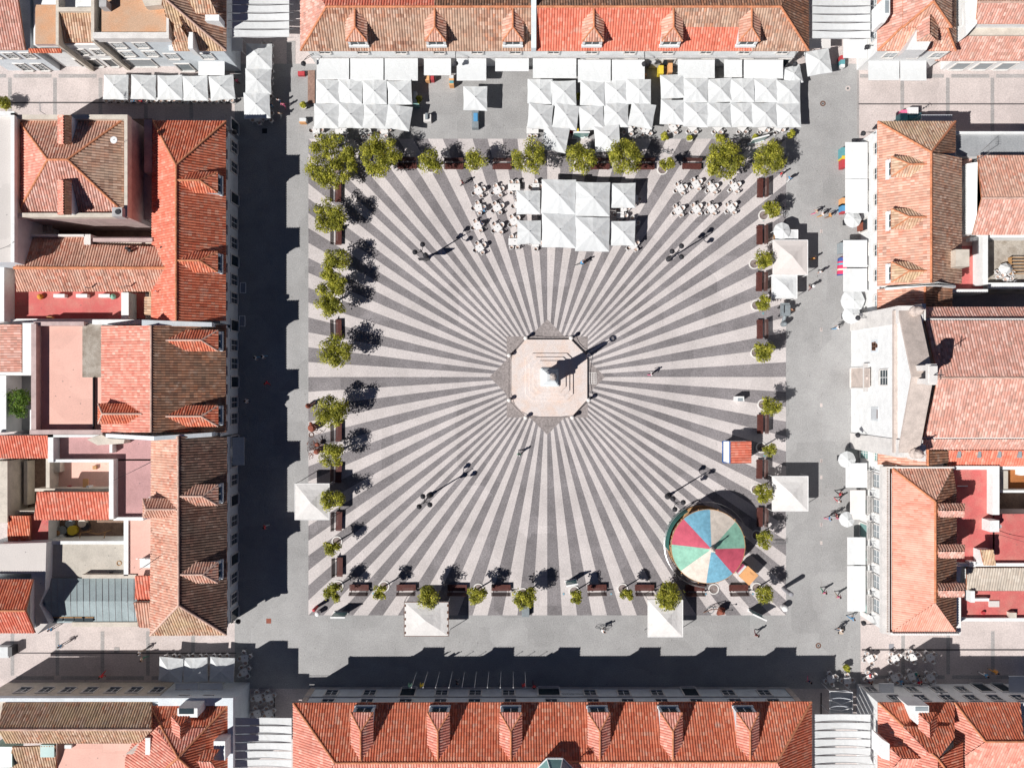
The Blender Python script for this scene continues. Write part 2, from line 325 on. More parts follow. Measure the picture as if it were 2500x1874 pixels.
        for k in ks2:
            hit = []
            kk = min(max(k, min(S)+1e-5), max(S)-1e-5)
            for i in range(N):
                j = (i+1) % N; u, v = S[i], S[j]
                if (u-kk)*(v-kk) <= 0 and abs(u-v) > 1e-9: hit.append(pts[i].lerp(pts[j], (kk-u)/(v-u)))
            if len(hit) < 2: rows.append(None); continue
            hit.sort(key=lambda p: p.dot(dd))
            fr = (k/pitch) % 1.0; h = amp*(abs(math.sin(math.pi*fr))**0.6) if not plain else 0
            rows.append((hit[0]+n*h, hit[-1]+n*h, k))
        for r0, r1 in zip(rows[:-1], rows[1:]):
            if not r0 or not r1: continue
            um = (r0[2]+r1[2])/2/pitch-0.0
            q = [r0[0], r0[1], r1[1], r1[0]]
            fv = [p.dot(dd)/0.42 for p in q]
            uvs = [(math.floor(um)+0.5, f) for f in fv]
            nn = (q[1]-q[0]).cross(q[2]-q[0])
            if nn.z < 0: q.reverse(); uvs.reverse()
            s.poly(q, mat, uvs)
    def build(s, name, parent=None, origin=None, smooth=False):
        org = Vector(origin) if origin is not None else (ORG[parent.name] if parent else Vector((0, 0, 0)))
        me = bpy.data.meshes.new(name)
        me.from_pydata([(x-org.x, y-org.y, z-org.z) for x, y, z in s.v], [], s.f)
        for m in s.mats: me.materials.append(MAT[m])
        me.polygons.foreach_set('material_index', s.m)
        if any(u is not None for u in s.uv):
            ul = me.uv_layers.new(name='UVMap'); flat = []
            for f, u in zip(s.f, s.uv):
                u = u or [(0.5, 0.5)]*len(f)
                for q in u: flat += [q[0], q[1]]
            ul.data.foreach_set('uv', flat)
        if smooth: me.polygons.foreach_set('use_smooth', [True]*len(s.f))
        me.update()
        o = bpy.data.objects.new(name, me); C.objects.link(o)
        if parent:
            o.parent = parent; o.location = org-ORG[parent.name]
        else: o.location = org
        ORG[o.name] = org
        return o
def tag(o, label=None, cat=None, group=None, kind=None):
    if label: o['label'] = label
    if cat: o['category'] = cat
    if group: o['group'] = group
    if kind: o['kind'] = kind
    return o
def empty(name, loc, label, cat, group=None):
    o = bpy.data.objects.new(name, None); C.objects.link(o); o.location = loc; o.empty_display_size = 0.5
    ORG[o.name] = Vector(loc)
    return tag(o, label, cat, group)
def cp(o, loc, rot=0.0, label=None, scale=1.0, parent=None, group=None):
    """copy a thing with its parts and their sub-parts (mesh data shared)"""
    c = o.copy(); C.objects.link(c); c.location = loc; c.rotation_euler = (0, 0, rot); c.scale = (scale,)*3
    c.parent = parent
    if label: c['label'] = label
    if group: c['group'] = group
    for ch in KIDS.get(o.name, []):
        k = ch.copy(); C.objects.link(k); k.parent = c
        for g in KIDS.get(ch.name, []):
            h = g.copy(); C.objects.link(h); h.parent = k
    ORG[c.name] = Vector(loc)
    return c
KIDS = {}
def kids(parent, *ch): KIDS.setdefault(parent.name, []).extend(ch)
ORD = ['first', 'second', 'third', 'fourth', 'fifth', 'sixth', 'seventh', 'eighth', 'ninth', 'tenth', 'eleventh', 'twelfth', 'thirteenth', 'fourteenth']
def ordn(i, n, a, b):
    if a == 'upper': return 'uppermost' if i == 0 else 'lowest' if i == n-1 else '%s from top' % ORD[i] if i < n/2 else '%s from bottom' % ORD[n-1-i]
    return ('%smost' % a) if i == 0 else ('%smost' % b) if i == n-1 else '%s from %s' % (ORD[i], a) if i < n/2 else '%s from %s' % (ORD[n-1-i], b)
# ------------------------------------------------------------------ ground
def sheet(name, pts, z, mat):
    m = MB(); m.poly([(*W(*p)[:2], z) for p in pts], mat); o = m.build(name); return tag(o, kind='structure')
m = MB(); m.poly([(-900, -900, -0.02), (900, -900, -0.02), (900, 900, -0.02), (-900, 900, -0.02)], 'street_beige'); tag(m.build('ground'), kind='structure')
sheet('road', [(573, 1680), (2101, 1680), (2097, 156), (573, 156)], 0.0, 'setts')
PC = (1336, 920)
X0, X1, Y0, Y1 = 753, 1919, 339, 1501
m = MB()
def inner(dx, dy):
    L = math.hypot(dx, dy); c, s_ = abs(dx)/L, abs(dy)/L
    r = max(99/max(c, s_), 141/(c+s_))
    return (PC[0]+dx/L*r, PC[1]+dy/L*r)
def stripe(side, i, k, n=4):
    t0 = -1+2*(i+k/n)/32; t1 = -1+2*(i+(k+1)/n)/32; out = []
    for t in (t0, t1):
        hx, hy = (X1-X0)/2, (Y1-Y0)/2; mx, my = (X0+X1)/2, (Y0+Y1)/2
        p = {'T': (mx+t*hx, Y0), 'R': (X1, my+t*hy), 'B': (mx-t*hx, Y1), 'L': (X0, my-t*hy)}[side]
        out.append(p)
    return out
for side in 'TRBL':
    for i in range(32):
        dark = (i % 2 == 1) if i < 16 else (i % 2 == 1)
        for k in range(4):
            p, q = stripe(side, i, k)
            ip, iq = inner(p[0]-PC[0], p[1]-PC[1]), inner(q[0]-PC[0], q[1]-PC[1])
            m.poly([(*W(*u)[:2], 0.008) for u in (p, ip, iq, q)], 'paving_dark' if dark else 'paving_light')
tag(m.build('plaza_paving'), kind='structure')
m = MB(); ang = [2*math.pi*i/64 for i in range(64)]
m.poly([(*W(*inner(math.cos(a), math.sin(a)))[:2], 0.008) for a in ang], 'paving_star')
tag(m.build('paving_star'), kind='structure')
# calcada bands of the side streets
m = MB()
def rect(mb, x0, y0, x1, y1, z, mat):
    a, b = W(x0, y0), W(x1, y1); mb.poly([(a.x, b.y, z), (b.x, b.y, z), (b.x, a.y, z), (a.x, a.y, z)], mat)
for xs, ya, yb, yh in (([24, 134, 245, 356, 467], 190, 290, 185.5), ([2203, 2314, 2423, 2533], 190, 340, 185.5),
                       ([30, 140, 250, 361, 471], 1540, 1648, 1654), ([2205, 2315, 2424, 2534], 1540, 1645, 1652)):
    for i, x in enumerate(xs):
        rect(m, x-4.5, ya, x+4.5, yb, -0.012, 'street_band')
        rect(m, x+9, yh-4.5, x+101.5, yh+4.5, -0.012, 'street_band')
rect(m, -20, 181, 15, 190, -0.012, 'street_band'); rect(m, 2099, 181, 2194, 190, -0.012, 'street_band'); rect(m, 2103, 1648, 2196, 1656, -0.012, 'street_band')
tag(m.build('paving_bands'), kind='structure')
m = MB()
for x0, y0, x1, y1 in ((-40, 249, 574, 252.5), (2096, 252.5, 2560, 255.5), (-40, 1592, 577, 1594.5), (2104, 1583.5, 2560, 1587), (668, 1690, 671, 1760), (2003, 1690, 2006.5, 1750),
                       (2092, 160, 2097, 330)):
    rect(m, x0, y0, x1, y1, 0.004, 'drain' if x0 != 2092 else 'street_band')
rect(m, 850, 251.6, 1990, 252.6, 0.004, 'street_band')
for y in range(330, 1500, 9):
    if random.random() < 0.6: rect(m, 2004.4, y, 2005.6, y+8, 0.004, 'street_band')
for y in (560, 800, 984, 1120, 1160, 1276, 1320): rect(m, 2002, y, 2008, y+9, 0.004, 'street_beige')
for y in (215, 345, 480): pass
tag(m.build('drain_channels'), kind='structure')
m = MB(); rect(m, 700, 100, 721, 156, 0.0, 'street_band'); tag(m.build('pavement_edge'), kind='structure')
# ------------------------------------------------------------------ buildings
def outline(pts, z): return [tuple(W(x, y, z)[:2]) for x, y in pts]
def rc(x0, y0, x1, y1): return [(x0, y0), (x1, y0), (x1, y1), (x0, y1)]
class Bld:
    def __init__(s, name, label, px, py, cat='building'):
        s.o = empty(name, W(px, py), label, cat)
    def part(s, mb, name, parent=None, label=None):
        if name in ('air_conditioner', 'skylight', 'chimney', 'finial', 'bucket', 'household_item', 'terrace_item', 'roof_vent', 'roof_litter', 'flat_roof'):
            # one object per separate piece
            bb = []
            for f in mb.f:
                q = [mb.v[i] for i in f]; bb.append([min(p[0] for p in q)-.04, min(p[1] for p in q)-.04, max(p[0] for p in q)+.04, max(p[1] for p in q)+.04])
            cl = []
            for i, b in enumerate(bb):
                hit = [c for c in cl if any(not (b[2] < bb[j][0] or b[0] > bb[j][2] or b[3] < bb[j][1] or b[1] > bb[j][3]) for j in c)]
                new = [i]
                for c in hit: new += c; cl.remove(c)
                cl.append(new)
            for c in cl:
                sub = MB()
                for i in sorted(c): sub.poly([mb.v[k] for k in mb.f[i]], mb.mats[mb.m[i]], mb.uv[i])
                o = sub.build(name, parent or s.o)
            return o
        o = mb.build(name, parent or s.o)
        if label: o['label'] = label
        return o
    def prism(s, name, pts, z, side, top=None, z0=0.0, label=None):
        m = MB(); m.prism(outline(pts, z), z0, z, side, top); return s.part(m, name, label=label)
    def walls(s, name, rects, mat):
        for r in rects:
            m = MB(); m.prism(outline(rc(*r[:4]), r[5] if len(r) > 5 else r[4]), (r[6] if len(r) > 6 else 0.0), r[4], mat); o = s.part(m, name)
        return o
    def roof(s, faces, ridges=(), name='roof', rm='ridge_clay', pitch=0.30, plain=False, amp=0.10, label=None, rr=0.13):
        m = MB()
        for pts, mat in faces: m.tiles([W(*p) for p in pts], mat, pitch=pitch, plain=plain, amp=amp)
        for a, b in ridges:
            a, b = W(*a)+Vector((0, 0, 0.04)), W(*b)+Vector((0, 0, 0.04)); m.tube(a, b, rr, 8, rm)
        return s.part(m, name, label=label)
    def dormer(s, along, d, eo, ro, ze, zr, wd, dze, dzr, hip, mat, rm='ridge_clay', front=0.15, fmat='white_wall', wins=1, back=None):
        """d: outward direction; eo/ro: eave/ridge coordinate measured along d; along: coordinate across"""
        ax = (-d[1], d[0])
        def P(o, a, z): a += along; return Vector((d[0]*o+ax[0]*a, d[1]*o+ax[1]*a, z))
        def oz(z): return ro+(eo-ro)*(zr-z)/(zr-ze)
        fo = eo-front; h = wd/2
        oc, ob = oz(dze), oz(dzr)
        m = MB(); hw = h-0.12
        def mz(o): return zr+(ze-zr)*(o-ro)/(eo-ro)
        f1 = fo-0.25; back_o = oc-0.3
        for sgn in (-1, 1):
            a0, a1 = sgn*hw, sgn*(hw-0.15)
            lo = [P(f1, a0, mz(f1)-0.2), P(f1, a0, dze), P(back_o, a0, dze)]; li = [P(f1, a1, mz(f1)-0.2), P(f1, a1, dze), P(back_o, a1, dze)]
            m.poly(lo, fmat); m.poly(li[::-1], fmat)
        m.poly([P(f1, -hw, mz(f1)-0.2), P(f1, hw, mz(f1)-0.2), P(f1, hw, dze), P(f1, -hw, dze)], fmat)
        # projecting white front with sill
        for a0, a1, z0, z1, dp in ((-hw-0.05, -hw+0.22, mz(f1)-0.1, dze-0.02, 0.12), (hw-0.22, hw+0.05, mz(f1)-0.1, dze-0.02, 0.12), (-hw-0.1, hw+0.1, mz(f1)-0.05, mz(f1)+0.35, 0.22)):
            q = [P(f1-0.05, a0, 0), P(f1-0.05, a1, 0), P(f1+dp, a1, 0), P(f1+dp, a0, 0)]
            m.prism([(v.x, v.y) for v in q], z0, z1, fmat)
        base = P(f1, 0, 0); dm = m.build('dormer', s.o)
        r = MB()
        F0, F1, A, B = P(fo, -h, dze), P(fo, h, dze), P(fo-hip, 0, dzr), P(ob, 0, dzr)
        C0, C1 = P(oc, -h, dze), P(oc, h, dze)
        r.tiles([F0, A, B, C0], mat); r.tiles([F1, A, B, C1], mat); r.tiles([F0, F1, A], mat)
        up = Vector((0, 0, 0.05))
        r.tube(A+up, B+up, 0.11, 8, rm); r.tube(A+up, F0+up, 0.09, 6, rm); r.tube(A+up, F1+up, 0.09, 6, rm)
        r.build('dormer_roof', dm)
        wn = MB(); ww = hw-0.3; z0, z1 = mz(f1)+0.42, dze-0.12
        q = [P(f1, -ww, 0), P(f1, ww, 0), P(f1+0.03, ww, 0), P(f1+0.03, -ww, 0)]; wn.prism([(v.x, v.y) for v in q], z0, z1, 'glass_dark')
        q = [P(f1, -0.04, 0), P(f1, 0.04, 0), P(f1+0.06, 0.04, 0), P(f1+0.06, -0.04, 0)]; wn.prism([(v.x, v.y) for v in q], z0, z1, 'white_paint')
        wn.build('window', dm)
        return dm
    def windows(s, axis, coord, sgn, items, frame='stone_light', pane='glass_dark', bal=False):
        """openings on a wall lying along 'x' or 'y' at the given coordinate; sgn = outward sign. items: (pos, z0, z1, width)"""
        for it in items:
            pos, z0, z1, wd = it[:4]; nm = it[4] if len(it) > 4 else 'window'
            def Q(a, dpt):
                return (pos+a, coord+sgn*dpt) if axis == 'x' else (coord+sgn*dpt, pos+a)
            h = wd/2
            c = (pos, coord, (z0+z1)/2) if axis == 'x' else (coord, pos, (z0+z1)/2)
            m = MB()
            m.prism([Q(-h, 0.0), Q(h, 0.0), Q(h, 0.03), Q(-h, 0.03)], z0, z1, pane)
            pn = m.build(nm, s.o, origin=c)
            f = MB(); t = 0.16
            for a0, a1, b0, b1, dp in ((-h-t, -h, z0-t, z1+t, 0.10), (h, h+t, z0-t, z1+t, 0.10), (-h, h, z1, z1+t, 0.12), (-h, h, z0-t, z0, 0.2)):
                f.prism([Q(a0, 0.0), Q(a1, 0.0), Q(a1, dp), Q(a0, dp)], b0, b1, frame)
            f.build('window_frame', pn)
            if wd < 2.2 and nm == 'window':
                g = MB(); t = 0.035
                g.prism([Q(-t, 0.031), Q(t, 0.031), Q(t, 0.06), Q(-t, 0.06)], z0, z1, 'white_paint')
                for zz in (z0+(z1-z0)*0.33, z0+(z1-z0)*0.66):
                    g.prism([Q(-h, 0.031), Q(-t, 0.031), Q(-t, 0.055), Q(-h, 0.055)], zz-0.025, zz+0.025, 'white_paint')
                    g.prism([Q(t, 0.031), Q(h, 0.031), Q(h, 0.055), Q(t, 0.055)], zz-0.025, zz+0.025, 'white_paint')
                g.build('glazing_bar', pn)
            if bal:
                b = MB(); bw = h+0.35
                b.prism([Q(-bw, 0.21), Q(bw, 0.21), Q(bw, 0.75), Q(-bw, 0.75)], z0-0.32, z0-0.2, 'stone_light')
                for a in [-bw+i*0.14 for i in range(int(2*bw/0.14)+1)]:
                    p = Q(a, 0.72); b.tube((*p, z0-0.2), (*p, z0+0.75), 0.02, 4, 'iron')
                for sd in (-bw, bw):
                    p, q = Q(sd, 0.21), Q(sd, 0.72); b.tube((*p, z0+0.75), (*q, z0+0.75), 0.035, 4, 'iron')
                p, q = Q(-bw, 0.72), Q(bw, 0.72); b.tube((*p, z0+0.75), (*q, z0+0.75), 0.035, 4, 'iron')
                b.build('balcony', s.o)
EZ = 6.3
# ---- north building
B = Bld('town_building', 'long white building with six dormers and patchy tile roof above the plaza', 1350, 150)
m = MB(); m.box(-23.8, 38.75, 0, 33.4, 47, 6.15, 'white_wall'); B.part(m, 'wall')
m = MB(); m.box(-23.85, 38.62, 2.75, 33.45, 38.75, 2.9, 'grey_wall'); m.box(-23.85, 38.55, 5.95, 33.45, 38.75, 6.12, 'white_paint'); B.part(m, 'string_course')
rz = 9.5
seg = [(737, 797, 'tile_old'), ]
F = [([(734, 124, EZ), (1303, 124, EZ), (1303, 17, rz), (797, 17, rz)], 'tile_old'),
     ([(1303, 124, EZ), (1449, 124, EZ), (1449, 17, rz), (1303, 17, rz)], 'tile_red'),
     ([(1449, 124, EZ), (1640, 124, EZ), (1640, 17, rz), (1449, 17, rz)], 'tile_red'),
     ([(1640, 124, EZ), (1835, 124, EZ), (1835, 66, 8.0), (1640, 66, 8.0)], 'tile_red'),
     ([(1640, 66, 8.0), (1835, 66, 8.0), (1835, 17, rz), (1640, 17, rz)], 'tile_old'),
     ([(1835, 124, EZ), (1974, 124, EZ), (1906, 17, rz), (1835, 17, rz)], 'tile_old'),
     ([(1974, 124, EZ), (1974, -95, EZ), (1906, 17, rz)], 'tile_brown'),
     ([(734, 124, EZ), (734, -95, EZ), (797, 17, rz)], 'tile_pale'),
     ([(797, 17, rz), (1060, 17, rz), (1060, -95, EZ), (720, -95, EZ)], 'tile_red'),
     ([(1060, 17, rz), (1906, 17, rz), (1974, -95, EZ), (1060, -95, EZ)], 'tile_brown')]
B.roof(F, [((797, 17, rz), (1906, 17, rz)), ((734, 124, EZ), (797, 17, rz)), ((1974, 124, EZ), (1906, 17, rz))], rm='ridge_clay')
for x in (868, 1062, 1252, 1449, 1643, 1833):
    wx = (x-1250)/20*0.91
    B.dormer(wx, (0, -1), -38.1, -41.7, EZ, rz, 2.35, 8.55, 9.3, 1.1, 'tile_mix') if False else None
    # across axis for d=(0,-1) is (1,0)
    B.dormer(wx, (0, -1), -38.1, -41.63, EZ, rz, 2.35, 8.5, 9.35, 1.2, 'tile_mix')
m = MB(); a, b = W(1303, 118, 7.2), W(1303, -5, 10.2)
m.prism([(a.x-0.28, a.y), (a.x+0.28, a.y), (b.x+0.28, b.y), (b.x-0.28, b.y)], [6.2, 6.2, 8.5, 8.5], [7.3, 7.3, 10.2, 10.2], 'blue_wall'); B.part(m, 'party_wall')
xs = [792+93.3*i for i in range(13)]
B.windows('x', 38.75, -1, [((x-1250)/20*0.955, 4.0, 5.5, 1.2) for x in xs])
B.windows('x', 38.75, -1, [((x-1250)/20*0.985, 0.1, 2.3, 1.3, 'door') for x in xs])
# ---- south building
B = Bld('town_hall', 'town hall with orange tile roof, six dormers and lantern below the plaza', 1350, 1690)
m = MB(); m.box(-24.5, -47, 0, 33.7, -37.0, 6.15, 'blue_wall'); B.part(m, 'wall')
m = MB(); m.box(-24.55, -37.0, 3.15, 33.75, -36.88, 3.3, 'grey_wall'); m.box(-24.55, -37, 0, 33.75, -36.93, 0.55, 'grey_wall')
m.box(-24.56, -37, 0.56, -23.9, -36.92, 6.1, 'stone'); m.box(33.1, -37, 0.56, 33.76, -36.92, 6.1, 'stone'); B.part(m, 'string_course')
rz = 9.8
sk = (937+778.0)
F = [([(716, 1715, EZ), (1981, 1712, EZ), (1897, 1859, rz), (818, 1861, rz)], 'tile_orange'),
     ([(716, 1715, EZ), (818, 1861, rz), (716, 2015, EZ)], 'tile_rose'),
     ([(1981, 1712, EZ), (1897, 1859, rz), (1981, 2015, EZ)], 'tile_orange'),
     ([(818, 1861, rz), (1897, 1859, rz), (1981, 2015, EZ), (716, 2015, EZ)], 'tile_rose')]
B.roof(F, [((818, 1861, rz), (1897, 1859, rz)), ((716, 1715, EZ), (818, 1861, rz)), ((1981, 1712, EZ), (1897, 1859, rz))], rm='tile_rose' and 'ridge_clay')
for x in (881, 1069, 1247, 1464, 1642, 1830):
    B.dormer(-(x-1250)/20*0.905, (0, 1), -36.4, -41.65, EZ, rz, 2.45, 8.75, 9.68, 1.7, 'tile_rose', fmat='blue_wall')
up = [800, 895, 990, 1075, 1158, 1246, 1346, 1448, 1533, 1616, 1701, 1796, 1889]
lo = [809, 902, 1078, 1160, 1242, 1441, 1523, 1605, 1779, 1867]
B.windows('x', -37.0, 1, [((x-1250)/20*0.955, 4.1, 5.6, 1.35) for x in up])
B.windows('x', -37.0, 1, [((x-1250)/20*0.98, 1.2, 2.7, 1.35) for x in lo])
B.windows('x', -37.0, 1, [((995-1250)/20*0.98, 0.1, 2.9, 1.7, 'door'), ((1340-1250)/20*0.985, 0.1, 2.7, 2.5, 'door'), ((1687-1250)/20*0.98, 0.1, 2.9, 1.7, 'door')])
def txt(body, size, loc, rot, mat, name, parent=None, label=None, cat=None):
    cu = bpy.data.curves.new(name, 'FONT'); cu.body = body; cu.size = size; cu.extrude = 0.012; cu.align_x = 'CENTER'
    t = bpy.data.objects.new('tmp_text', cu); C.objects.link(t); bpy.context.view_layer.update()
    me = bpy.data.meshes.new_from_object(t); bpy.data.objects.remove(t)
    me.materials.clear(); me.materials.append(MAT[mat])
    o = bpy.data.objects.new(name, me); C.objects.link(o); o.rotation_euler = rot
    if parent: o.parent = parent; o.location = Vector(loc)-ORG[parent.name]
    else: o.location = loc
    ORG[o.name] = Vector(loc)
    return o
txt('CÂMARA MUNICIPAL', 0.3, ((1401-1250)/20*0.975, -36.98, 2.05), (R(90), 0, R(180)), 'iron', 'lettering', B.o)
# lantern (clock tower cap) on the ridge
T = empty('roof_lantern', W(1357, 1885, 9.5), 'glazed octagonal lantern with small weather vane on the town hall ridge', 'roof lantern')
m = MB(); c = W(1357, 1918, 12.5); a8 = [2*math.pi*(i+.5)/8 for i in range(8)]
def oc(r, z): return [(c.x+r*math.cos(a), c.y+r*math.sin(a), z) for a in a8]
m.prism([p[:2] for p in oc(1.9, 0)], 8.6, 10.6, 'white_wall'); m.build('base', T)
m = MB()
b8, t8 = oc(2.25, 10.6), oc(0.95, 12.2)
for i in range(8):
    j = (i+1) % 8; m.poly([b8[i], b8[j], t8[j], t8[i]], 'glass_green' if i in (1, 2) else 'glass_pale')
m.poly(t8, 'glass_green'); m.poly(b8[::-1], 'white_wall')
g = MB()
for i in range(8): g.tube(b8[i], t8[i], 0.06, 5, 'white_paint'); g.tube(b8[i], b8[(i+1) % 8], 0.09, 5, 'white_paint')
m.build('glass_roof', T); g.build('glazing_frame', T)
m = MB(); m.cyl(c.x, c.y, 12.2, 12.7, 0.28, 0.2, 8, 'grey_wall'); m.tube((c.x, c.y, 12.7), (c.x, c.y, 14.6), 0.05, 6, 'iron')
m.poly([(c.x-0.1, c.y+.02, 13.5), (c.x+0.8, c.y+.02, 13.3), (c.x+0.9, c.y+.02, 13.9), (c.x-0.1, c.y+.02, 13.8)], 'iron'); m.tube((c.x-.5, c.y, 14.1), (c.x+.5, c.y, 14.1), .04, 5, 'iron'); m.build('weather_vane', T)
# ---- west row
def wwin(B, ys, x=-33.45):
    B.windows('y', x, 1, [((937-y)/20*0.955, 4.2, 5.6, 1.15) for y in ys])
    B.windows('y', x, 1, [((937-y+18)/20*0.98, 0.6 if i % 3 else 0.1, 2.6, 1.2, 'window' if i % 3 else 'door') for i, y in enumerate(ys)])
B = Bld('corner_house', 'white house with bright orange hipped roof, upper end of the left row', 490, 540)
m = MB(); m.box(-40.8, 7.0, 0, -33.45, 29.7, 6.1, 'blue_wall'); B.part(m, 'wall')
rz = 9.6
B.roof([([(551, 296, EZ), (551, 783, EZ), (430, 783, rz), (430, 403, rz)], 'tile_orange'), ([(373, 295, EZ), (552, 296, EZ), (430, 403, rz)], 'tile_orange'),
        ([(373, 295, EZ), (430, 403, rz), (430, 783, rz), (370, 783, EZ)], 'tile_red')],
       [((430, 403, rz), (430, 783, rz)), ((552, 296, EZ), (430, 403, rz)), ((373, 295, EZ), (430, 403, rz))])
for y in (440, 636): B.dormer((937-y)/20*0.905, (1, 0), -32.75, -37.05, EZ, rz, 2.3, 8.45, 9.5, 1.6, 'tile_orange', fmat='blue_wall')
wwin(B, [322, 375, 425, 500, 560, 610, 653, 700, 745])
m = MB(); m.prism(outline([(360, 783), (513, 786), (513, 796), (360, 797)], 8.5), 0, [9.9, 8.0, 8.0, 9.9], 'blue_wall'); B.part(m, 'party_wall')
B = Bld('middle_house', 'house with white coped gable walls and dark red tile roof, middle of the left row', 480, 920)
m = MB(); m.box(-46.5, -6.0, 0, -33.45, 6.6, 6.1, 'blue_wall'); B.part(m, 'wall')
rz = 10.0
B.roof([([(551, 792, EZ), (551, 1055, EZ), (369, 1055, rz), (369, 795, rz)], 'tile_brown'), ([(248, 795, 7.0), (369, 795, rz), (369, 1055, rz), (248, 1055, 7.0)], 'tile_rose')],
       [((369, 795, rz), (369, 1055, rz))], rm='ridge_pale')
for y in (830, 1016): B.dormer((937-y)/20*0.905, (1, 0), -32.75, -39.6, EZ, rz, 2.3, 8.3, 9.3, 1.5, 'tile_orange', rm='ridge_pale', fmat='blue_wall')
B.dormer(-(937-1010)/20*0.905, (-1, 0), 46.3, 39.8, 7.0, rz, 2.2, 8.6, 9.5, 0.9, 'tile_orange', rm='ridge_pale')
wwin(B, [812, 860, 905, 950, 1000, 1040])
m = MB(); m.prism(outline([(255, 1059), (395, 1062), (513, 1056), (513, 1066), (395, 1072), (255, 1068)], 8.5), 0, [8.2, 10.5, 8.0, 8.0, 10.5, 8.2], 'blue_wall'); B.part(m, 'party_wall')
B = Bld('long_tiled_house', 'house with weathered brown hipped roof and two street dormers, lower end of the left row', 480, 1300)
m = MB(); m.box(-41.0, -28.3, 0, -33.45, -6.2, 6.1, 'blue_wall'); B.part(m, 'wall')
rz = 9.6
B.roof([([(553, 1066, EZ), (553, 1549, EZ), (436, 1477, rz), (435, 1064, rz)], 'tile_shaded'), ([(370, 1064, 6.8), (435, 1064, rz), (436, 1477, rz), (367, 1550, EZ)], 'tile_mix'),
        ([(367, 1550, EZ), (436, 1477, rz), (553, 1549, EZ)], 'tile_tan')], [((435, 1064, rz), (436, 1477, rz)), ((553, 1549, EZ), (436, 1477, rz)), ((367, 1550, EZ), (436, 1477, rz))], rm='ridge_pale')
for y in (1211, 1402): B.dormer((937-y)/20*0.905, (1, 0), -32.7, -36.85, EZ, rz, 2.3, 8.45, 9.5, 1.3, 'tile_mix', rm='ridge_pale', fmat='blue_wall')
B.dormer(-(937-1243)/20*0.905, (-1, 0), 41.0, 36.9, 6.8, rz, 2.1, 8.5, 9.5, 0.8, 'tile_mix', rm='ridge_pale', front=-0.2)
wwin(B, [1095, 1145, 1190, 1240, 1290, 1335, 1385, 1430, 1480, 1520])
# ---- inner left block
B = Bld('pyramid_roof_house', 'square house with pink hipped tile roof inside a white parapet', 170, 410)
B.walls('wall', [(37, 283, 311, 530, 9.0)], 'pink_wall')
B.walls('parapet', [(37, 280, 311, 291, 9.9, 9.9, 8.9), (37, 291, 44, 520, 9.9, 9.9, 8.9), (303, 291, 311, 520, 9.9, 9.9, 8.9), (37, 520, 311, 530, 9.9, 9.9, 8.9)], 'cream_wall')
z1, z2 = 9.15, 11.6
B.roof([([(44, 292, z1), (302, 292, z1), (165, 390, z2), (117, 390, z2)], 'tile_mix'), ([(44, 519, z1), (302, 519, z1), (165, 390, z2), (117, 390, z2)], 'tile_pale'),
        ([(44, 292, z1), (117, 390, z2), (44, 519, z1)], 'tile_rose'), ([(302, 292, z1), (165, 390, z2), (302, 519, z1)], 'tile_old')],
       [((44, 292, z1), (117, 390, z2)), ((302, 292, z1), (165, 390, z2)), ((44, 519, z1), (117, 390, z2)), ((302, 519, z1), (165, 390, z2)), ((117, 390, z2), (165, 390, z2))])
for y0, y1, w0 in ((281, 352, 'dormer'), (440, 524, 'dormer')):
    m = MB(); ym, xa, xb, xm = 0, 142, 173, 156
    za, zb = 11.0, 11.9
    m.prism(outline(rc(xa+2, y0+2, xb-1, y1-4), 10.9), 9.0, 10.85, 'blue_wall'); dm = B.part(m, w0)
    r = MB(); r.tiles([W(xa, y0, za), W(xm, y0, zb), W(xm, y1, zb), W(xa, y1, za)], 'tile_rose'); r.tiles([W(xb, y0, za), W(xm, y0, zb), W(xm, y1, zb), W(xb, y1, za)], 'tile_tan'); r.build('dormer_roof', dm)
m = MB(); c = W(288, 520, 10.6); m.box(c.x-.6, c.y-.4, 9.3, c.x+.5, c.y+.6, 10.7, 'grey_wall'); m.cyl(c.x+.05, c.y+.1, 10.7, 10.8, .3, n=10, mat='iron'); B.part(m, 'air_conditioner')
m = MB(); c = W(291, 350, 10.2); m.tube(c-Vector((0, 0, 1)), c+Vector((0, 0, 1.4)), .03, 5, 'steel'); m.cyl(c.x, c.y, 11.4, 11.45, .4, .38, 12, 'white_paint'); B.part(m, 'aerial')
B = Bld('white_flat_building', 'plain white flat roof at the left edge beside the pyramid roof', 0, 460)
B.prism('wall', rc(-60, 276, 34, 640), 10.0, 'blue_wall', 'flat_white'); B.walls('parapet', [(26, 276, 35, 640, 10.5, 10.5, 9.9), (-60, 272, 35, 281, 10.5, 10.5, 9.9)], 'white_wall')
B = Bld('narrow_courtyard', 'dark narrow courtyard with pinkish and white walls between roofs', 250, 480, 'courtyard')
B.prism('floor', rc(50, 535, 372, 590), 1.0, 'court_brown'); B.prism('floor', rc(318, 290, 372, 560), 1.5, 'court_brown')
B.walls('wall', [(352, 292, 371, 420, 6.5), (318, 400, 371, 536, 5.0), (205, 581, 372, 590, 6.8), (36, 532, 54, 660, 7.5), (54, 535, 130, 538, 6.0)], 'pink_wall')
m = MB()
for i in range(16): m.prism(outline(rc(55+i*4.6, 541, 57.8+i*4.6, 566), 4.5), 4.4, 4.5, 'grey_wall')
B.part(m, 'slatted_cover')
B.windows('x', W(344, 470, 5)[1], -1, [(W(344, 470, 5)[0], 2.2, 3.6, 0.8)])
B = Bld('back_wing', 'long gabled wing with striped orange and buff tiles running towards the left row', 230, 650)
B.walls('wall', [(48, 585, 420, 700, 6.2)], 'cream_wall')
z1, z2 = 6.3, 8.1
